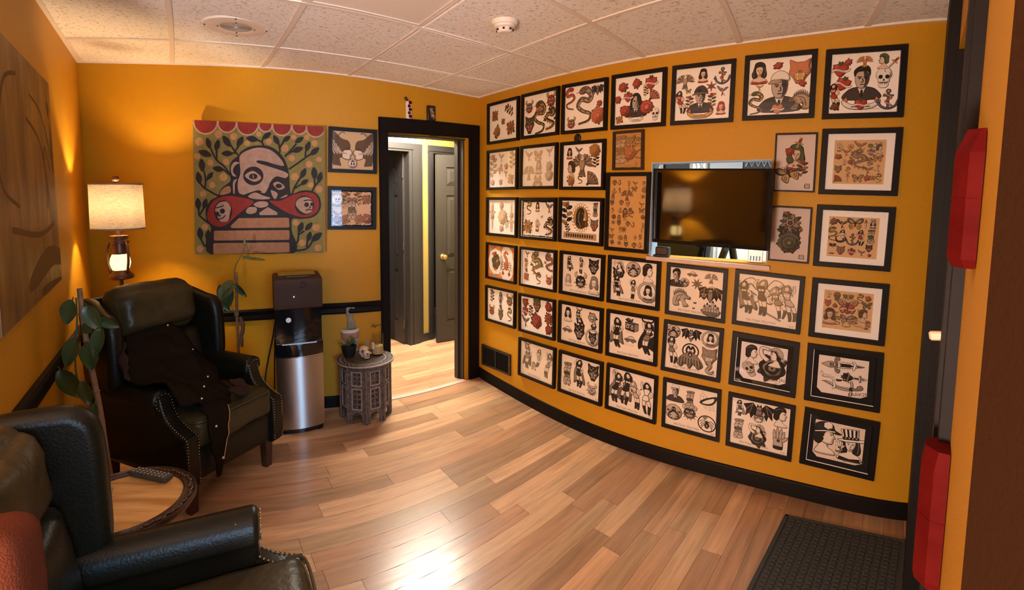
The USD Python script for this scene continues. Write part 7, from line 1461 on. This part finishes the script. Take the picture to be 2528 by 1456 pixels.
# ------------------------------------------------------------------ small wall fittings
def wallbox(curve, corners, dep):
    return Plane(curve, corners, dep)
def vent():
    P = Plane(right, q(1188.4, 848.7, 1259, 875.7, 1258.7, 928, 1188.8, 898.8), .012); T = Thing('wall_vent', 'black louvred air vent low on the yellow wall beside the doorway', 'vent', loc=P.base())
    op = [sbox(.06, .1, .485, .9), sbox(.515, .1, .94, .9)]
    T.add('frame', P.fill(sbox(0, 0, 1, 1).difference(shapely.union_all(op)), .0, .012), 'vent_black', smooth=False)
    T.add('back', P.fill(sbox(.02, .05, .98, .95), .0002, .0012), 'dark_void', smooth=False)
    for o in op:
        x0, y0, x1, y1 = o.bounds
        for k in range(15):
            y = y0 + (k + .5) * (y1 - y0) / 15; a = P.uv([(x0, y - .008), (x1, y - .008), (x1, y + .014), (x0, y + .014)]); T.add('slat', hull(np.vstack([P.world(a[:2], .003), P.world(a[:2], .0045), P.world(a[2:], .0095), P.world(a[2:], .0108)])), 'vent_black', smooth=False)
    for fx in ((.03, .5), (.97, .5)): T.add('screw', move(trimesh.creation.icosphere(1, .003), P.world(P.uv([fx]), .012)[0]), 'chrome')
vent()
a, z = right.hit(1426.5, 341, .0); t_, n_ = right.tn(a); pr0 = right.pos(a)[0]; ry = math.atan2(n_[1], n_[0])
T = Thing('wall_hook', 'round black hook plate on the wall above a frame in the third column', 'hook', loc=(*pr0, z))
disc = lambda r, d0, d1: move(move(lathe([(0, d0), (r, d0), (r, d1), (0, d1)], n=28), ry=math.pi / 2), (0, 0, 0))
mm = lambda m: move(move(m, rz=ry), (*pr0, z))
T.add('plate', mm(move(move(lathe([(0, 0), (.026, 0), (.026, .006), (.020, .012), (0, .012)], n=28), ry=math.pi / 2), (.0, 0, 0))), 'black_plastic')
T.add('ring', mm(move(lathe([(.024, .0), (.029, .0), (.029, .004), (.024, .004), (.024, 0)], n=28), ry=math.pi / 2)), 'hinge')
# two ornaments standing on the door head
p = at_y(1010, 297, back.pos(back.hit(1010, 297)[0], .018)[0][1]); zt = 2.166
T = Thing('ornament', 'slim red and cream painted block standing on the door frame', 'ornament', loc=(p[0], p[1], zt)); hh = at_y(1010, 249, p[1])[2] - zt; a_ = math.atan2(*(right.pos(0)[0] - right.pos(.0)[0] + back.tn(2.7)[0])[::-1])
ob = lambda m: move(move(m, rz=a_), (p[0], p[1], zt + .0005))
T.add('block', ob(bx((0, .006, hh / 2), (.045, .022, hh), .006)), 'pot_white')
R = random.Random(2)
for k in range(5): T.add('painted_spot', ob(move(trimesh.creation.icosphere(1, .5), (0, 0, 0)).apply_transform(np.diag([.030, .006, hh * .21, 1.])).apply_translation((.004 + .004 * (-1) ** k, -.004, hh * (.14 + .19 * k)))), 'red_plastic' if k != 1 else 'dark_wood')
T.add('ear', ob(move(bx((0, 0, 0), (.018, .014, .045), .004), (-.018, .004, hh + .008), ry=-.6)), 'dark_wood')
p2 = at_y(1065, 304, back.pos(back.hit(1065, 304)[0], .018)[0][1])
T = Thing('ornament', 'black upright box with a pale figure, right one on the door frame', 'ornament', loc=(p2[0], p2[1], zt)); h2 = at_y(1065, 261, p2[1])[2] - zt
ob = lambda m: move(move(m, rz=a_), (p2[0], p2[1], zt + .0005))
T.add('box', ob(bx((0, .006, h2 / 2), (.072, .026, h2), .004)), 'black_plastic')
fg = [(g, c_) for g, c_ in horns(random.Random(1))]
Lf = [(aff.translate(aff.scale(g, h2 * .36, h2 * .36, origin=(0, 0)), 0.006, h2 * .46), shades(INK)[c_] if c_ != 'K' else (.2, .13, .07), k * .00005) for k, (g, c_) in enumerate(fg)]
m_, c_ = ink_mesh(Lf, lambda v, lv: np.asarray(ob(TM(np.column_stack([v[:, 0], np.full(len(v), -.0075) - lv, v[:, 1]]), [[0, 1, 2]], process=False)).vertices)); T.add('figure_print', m_, 'ink', ink=c_)

# ------------------------------------------------------------------ ceiling fittings
p = at_ceil(583, 67)
T = Thing('ceiling_speaker', 'round ceiling loudspeaker with a fine grille in a tile above the canvas', 'speaker', loc=(p[0], p[1], zc(p[0]) - .01))
zz = float(zc(p[0])) + .006; tilt = .03
T.add('ring', lathe([(.075, zz - .006), (.10, zz - .012), (.155, zz - .008), (.163, zz), (.075, zz)], (p[0], p[1], 0), 48), 'speaker_paint')
T.add('grille', cat(*[lathe([(r_, zz - .006), (r_ + .003, zz - .0085), (r_ + .006, zz - .006)], (p[0], p[1], 0), 40) for r_ in np.arange(.004, .078, .0062)], lathe([(0, zz - .005), (.08, zz - .005), (.08, zz - .001), (0, zz - .001)], (p[0], p[1], 0), 40)), 'speaker_mesh')
T.add('hub', lathe([(0, zz - .011), (.008, zz - .009), (.009, zz - .005), (0, zz - .005)], (p[0], p[1], 0), 16), 'speaker_paint')
for k in range(4):
    for r_ in (.088, .148): T.add('screw', move(trimesh.creation.icosphere(1, .0045), (p[0] + r_ * math.cos(.4 + k * 1.571), p[1] + r_ * math.sin(.4 + k * 1.571), zz - .009)), 'dark_wood')
p = at_ceil(1246, 55); zz = float(zc(p[0])) + .006
T = Thing('smoke_detector', 'white round smoke detector on the ceiling', 'smoke detector', loc=(p[0], p[1], zz - .06))
T.add('base', lathe([(0, zz), (.062, zz), (.062, zz - .010), (.056, zz - .020), (0, zz - .020)], (p[0], p[1], 0), 36), 'detector')
T.add('head', lathe([(.050, zz - .018), (.048, zz - .030), (.036, zz - .036), (.036, zz - .046), (.028, zz - .054), (0, zz - .055)], (p[0], p[1], 0), 32), 'detector')
T.add('sensor_slot', cat(*[bx((p[0] + .037 * math.cos(a), p[1] + .037 * math.sin(a), zz - .042), (.010, .010, .007), .001) for a in np.arange(0, 6.28, .9)]), 'dark_void')
T = Thing('ceiling_light', 'white light panel set into the ceiling grid at the top of the picture', 'ceiling light', loc=(*grid(1.5, 1.5)[0], CEIL))
T.add('diffuser', zslab(cell(1, 2, 1, 2, .05), lambda x: zc(x) + .004, lambda x: zc(x) + .012), 'diffuser', smooth=False)
T.add('frame', zslab(cell(1, 2, 1, 2, .014).difference(cell(1, 2, 1, 2, .05)), lambda x: zc(x) + .001, lambda x: zc(x) + .014), 'grid_bar', smooth=False)

# ------------------------------------------------------------------ floor mat
P1, P2, P3 = at_z(1937, 1271)[:2], at_z(2246, 1338)[:2], at_z(1843, 1456)[:2]
u_ = P2 - P1; v_ = (P3 - P1) * 1.75; Lu, Lv = np.linalg.norm(u_), np.linalg.norm(v_)
T = Thing('floor_mat', 'dark rubber entrance mat with a grid of raised blocks by the exit door', 'mat', loc=(*P1, 0))
mp = lambda a, b, z: np.array([*(P1 + u_ * a + v_ * b), z])
def slabq(a0, a1, b0, b1, z0, z1, e=0.):
    return hull([mp(a, b, z0) for a in (a0, a1) for b in (b0, b1)] + [mp(a, b, z1) for a in (a0 + e / Lu, a1 - e / Lu) for b in (b0 + e / Lv, b1 - e / Lv)])
T.add('backing', slabq(0, 1, 0, 1, .0008, .005, .004), 'rubber_mat', smooth=False)
eu, ev = .022 / Lu, .022 / Lv
T.add('border', cat(slabq(0.004, eu, .004, 1, .004, .010, .003), slabq(1 - eu, .996, .004, 1, .004, .010, .003), slabq(.004, .996, .004, ev, .004, .010, .003), slabq(.004, .996, 1 - ev, .996, .004, .010, .003)), 'rubber_mat', smooth=False)
nu, nv = 15, int(15 * Lv / Lu); bl = []
for i in range(nu):
    for j in range(nv):
        du, dv = (1 - 2.6 * eu) / nu, (1 - 2.6 * ev) / nv; a, b = 1.3 * eu + i * du, 1.3 * ev + j * dv; bl.append(slabq(a + .1 * du, a + .9 * du, b + .1 * dv, b + .9 * dv, .004, .0098, .004))
T.add('tread_blocks', cat(*bl), 'rubber_mat', smooth=False, kind='stuff')

# ------------------------------------------------------------------ exit door, red boxes and switch on the near right wall
dr = Thing('door_3', kind='structure', label='dark exit door and casing at the far right', loc=(*front.pos(SD0)[0], 0))
dr.add('leaf', front.slab(SD0, SD1, .012, 2.085, -.075, -.035), 'black_trim')
dr.add('casing', cat(front.slab(.03, SD0 + .01, 0, 2.46, -.01, .022), front.slab(.06, SD0 - .02, 0, 2.46, 0, .030)), 'black_trim')
dr.add('casing', cat(front.slab(SD1 - .01, fs(2401), 0, 2.46, -.01, .014), front.slab(SD1 + .02, fs(2396), 0, 2.46, 0, .019)), 'black_trim')
dr.add('door_stop', front.slab(SD0, SD0 + .03, 0, 2.085, -.035, .006), 'black_trim')
dr.add('threshold', front.slab(SD0 + .02, SD1 - .05, .001, .014, -.10, .03), 'white_plastic')
def onfront(px, py, off=0.): a, z = front.hit(px, py, off); return a, z
def redbox(label, pxr, pxl, pyt, pyb, bev):
    """pxr: where its near edge meets the wall; pxl: its outermost silhouette; both half way down."""
    pm = (pyt + pyb) / 2; a1 = front.hit(pxr, pm)[0]; k = .075; a0 = a1 - k
    offs = np.linspace(.005, .12, 200); zc_ = front.hit(pxr, pm)[1]
    out = min(offs, key=lambda o: abs(project((*front.pos(a1 - k * .6, o)[0], zc_))[0] - pxl))
    pe = front.pos(a1 - k * .4, out)[0]; d_ = lambda py: at_y((pxr + pxl) / 2, py, pe[1])[2]; z1, z0 = d_(pyt), d_(pyb)
    T = Thing('wall_box', label, 'box', loc=(*front.pos((a0 + a1) / 2)[0], z0))
    sec = [(a0, .001), (a0, out * .62), (a0 + k * .28, out), (a1 - k * .30, out), (a1, out * .55), (a1, .001)]
    ring = lambda z, sh: np.array([(*front.pos((a0 + a1) / 2 + (a - (a0 + a1) / 2) * (1 - sh), max(.001, o - sh * out))[0], z) for a, o in sec])
    T.add('case', loft([ring(z0, bev), ring(z0 + .012, 0), ring(z1 - .030, 0), ring(z1, bev * 2)]), 'red_plastic', smooth=False)
    T.add('lid_seam', loft([ring((z0 + z1) / 2 - .001, -.02), ring((z0 + z1) / 2 + .001, -.02)]), 'red_plastic', smooth=False)
redbox('upper red faceted box fixed to the wall at the right edge', 2426, 2348, 322, 655, .18)
redbox('lower red box near the bottom right corner of the picture', 2338, 2268, 1092, 1416, .06)
a3, z3 = onfront(2372, 690); b3, z3b = onfront(2362, 925)
T = Thing('light_switch', 'dark switch plate with a beige toggle between the two red boxes', 'light switch', loc=(*front.pos(a3)[0], z3b))
T.add('plate', front.slab(a3 - .04, a3 + .05, z3b, z3, .0, .008), 'switch_plate')
zm = onfront(2350, 785)[1]
sg = T.add('toggle_base', front.slab(a3 - .008, a3 + .016, zm - .014, zm + .026, .007, .012), 'beige_plastic')
q0 = np.array([*front.pos(a3 + .004, .010)[0], zm + .002]); q1 = np.array([*front.pos(a3 + .004, .034)[0], zm - .002]); T.add('toggle', bar(q0, q1, .012, .016, .003), 'beige_plastic')

# ------------------------------------------------------------------ what shows of the studio through the gap
def SP(px, py, y): return at_y(px, py, y)
def upright(px0, px1, py0, py1, y, th, nm, label, cat_, m, extra=None):
    a, b = SP(px0, py1, y), SP(px1, py0, y); T = Thing(nm, label, cat_, loc=(*((a + b) / 2)[:2], a[2])); T.add('body', bx((*((a + b) / 2)[:2], (a[2] + b[2]) / 2), (b[0] - a[0], th, b[2] - a[2]), .004), m); return T, a, b
T, a, b = upright(1638, 1700, 396, 470, 4.0, .05, 'dark_panel', 'dark panel seen above the left half of the television', 'panel', 'dark_void')
T, a, b = upright(1709, 1742, 398, 440, 4.2, .01, 'poster', 'white poster with a grey sketch above the television', 'poster', 'white_gloss')
T.add('sketch', cat(*[tube([(a[0] + (b[0] - a[0]) * x, a[1] - .008, a[2] + (b[2] - a[2]) * z) for x, z in L_], .006, 5) for L_ in (((.2, .9), (.3, .7), (.25, .55)), ((.5, .92), (.6, .75), (.8, .6)), ((.75, .9), (.7, .7), (.5, .6)))]), 'grey_wall')
T, a, b = upright(1748, 1832, 394, 450, 4.3, .05, 'grey_cabinet', 'grey cabinet top above the television', 'cabinet', 'grey_wall')
T, a, b = upright(1834, 1912, 394, 440, 3.6, .03, 'wire_rack', 'black rack with a zigzag wire above the right end of the television', 'rack', 'dark_void')
T.add('zigzag_wire', tube([(a[0] + (b[0] - a[0]) * k / 10, a[1] - .024, a[2] + (b[2] - a[2]) * (.97 if k % 2 else .62)) for k in range(11)], .004, 5), 'chrome')
# black studio chair, white cabinet, white box: below the television
b0 = SP(1690, 640, 3.5); T = Thing('studio_chair', 'black padded chair seen under the left of the television', 'chair', loc=(b0[0], b0[1], 0))
T.add('backrest', move(move(softbox((.46, .10, .5), .05, 10, (0, .02, 0)), rx=.15), (b0[0] - .06, b0[1], 1.12)), 'cooler_black'); T.add('armrest', tube(smoothpts([(b0[0] + .10, b0[1] - .15, .95), (b0[0] + .16, b0[1] - .2, 1.20), (b0[0] + .20, b0[1] - .2, 1.30), (b0[0] + .24, b0[1] - .2, 1.12), (b0[0] + .24, b0[1] - .2, .9)], 6), .022, 8), 'cooler_black'); T.add('seat', move(softbox((.5, .5, .12), .05, 8), (b0[0], b0[1] - .2, .55)), 'cooler_black'); T.add('post', cyl((b0[0], b0[1] - .2, .03), (b0[0], b0[1] - .2, .5), .04), 'chrome'); T.add('base', lathe([(0, 0), (.26, 0), (.24, .03), (0, .04)], (b0[0], b0[1] - .2, 0), 28), 'chrome')
c0_ = SP(1870, 640, 3.55); T = Thing('white_cabinet', 'bright white drawer cabinet seen under the television', 'cabinet', loc=(c0_[0], c0_[1], 0))
T.add('body', bx((c0_[0], c0_[1] + .2, .66), (.62, .4, 1.32), .006), 'white_gloss')
for k in range(3): T.add('drawer', bx((c0_[0], c0_[1] - .008, .28 + .40 * k), (.58, .018, .36), .004), 'white_gloss')
w0 = right.pos(S1 - .055, -.05)[0]; zs_ = zsill
T = Thing('white_box', 'small white box with blue bars at the right end of the sill', 'box', loc=(*w0, zs_)); t_, n_ = right.tn(S1 - .05); ra = math.atan2(t_[1], t_[0])
T.add('box', move(move(bx((0, 0, .045), (.07, .05, .09), .003), rz=ra), (*w0, zs_)), 'white_gloss')
for k in range(4): T.add('blue_bar', move(move(bx((-.022 + .014 * k, -.0255, .022), (.006, .002, .026), .0005), rz=ra), (*w0, zs_)), 'blue_label')
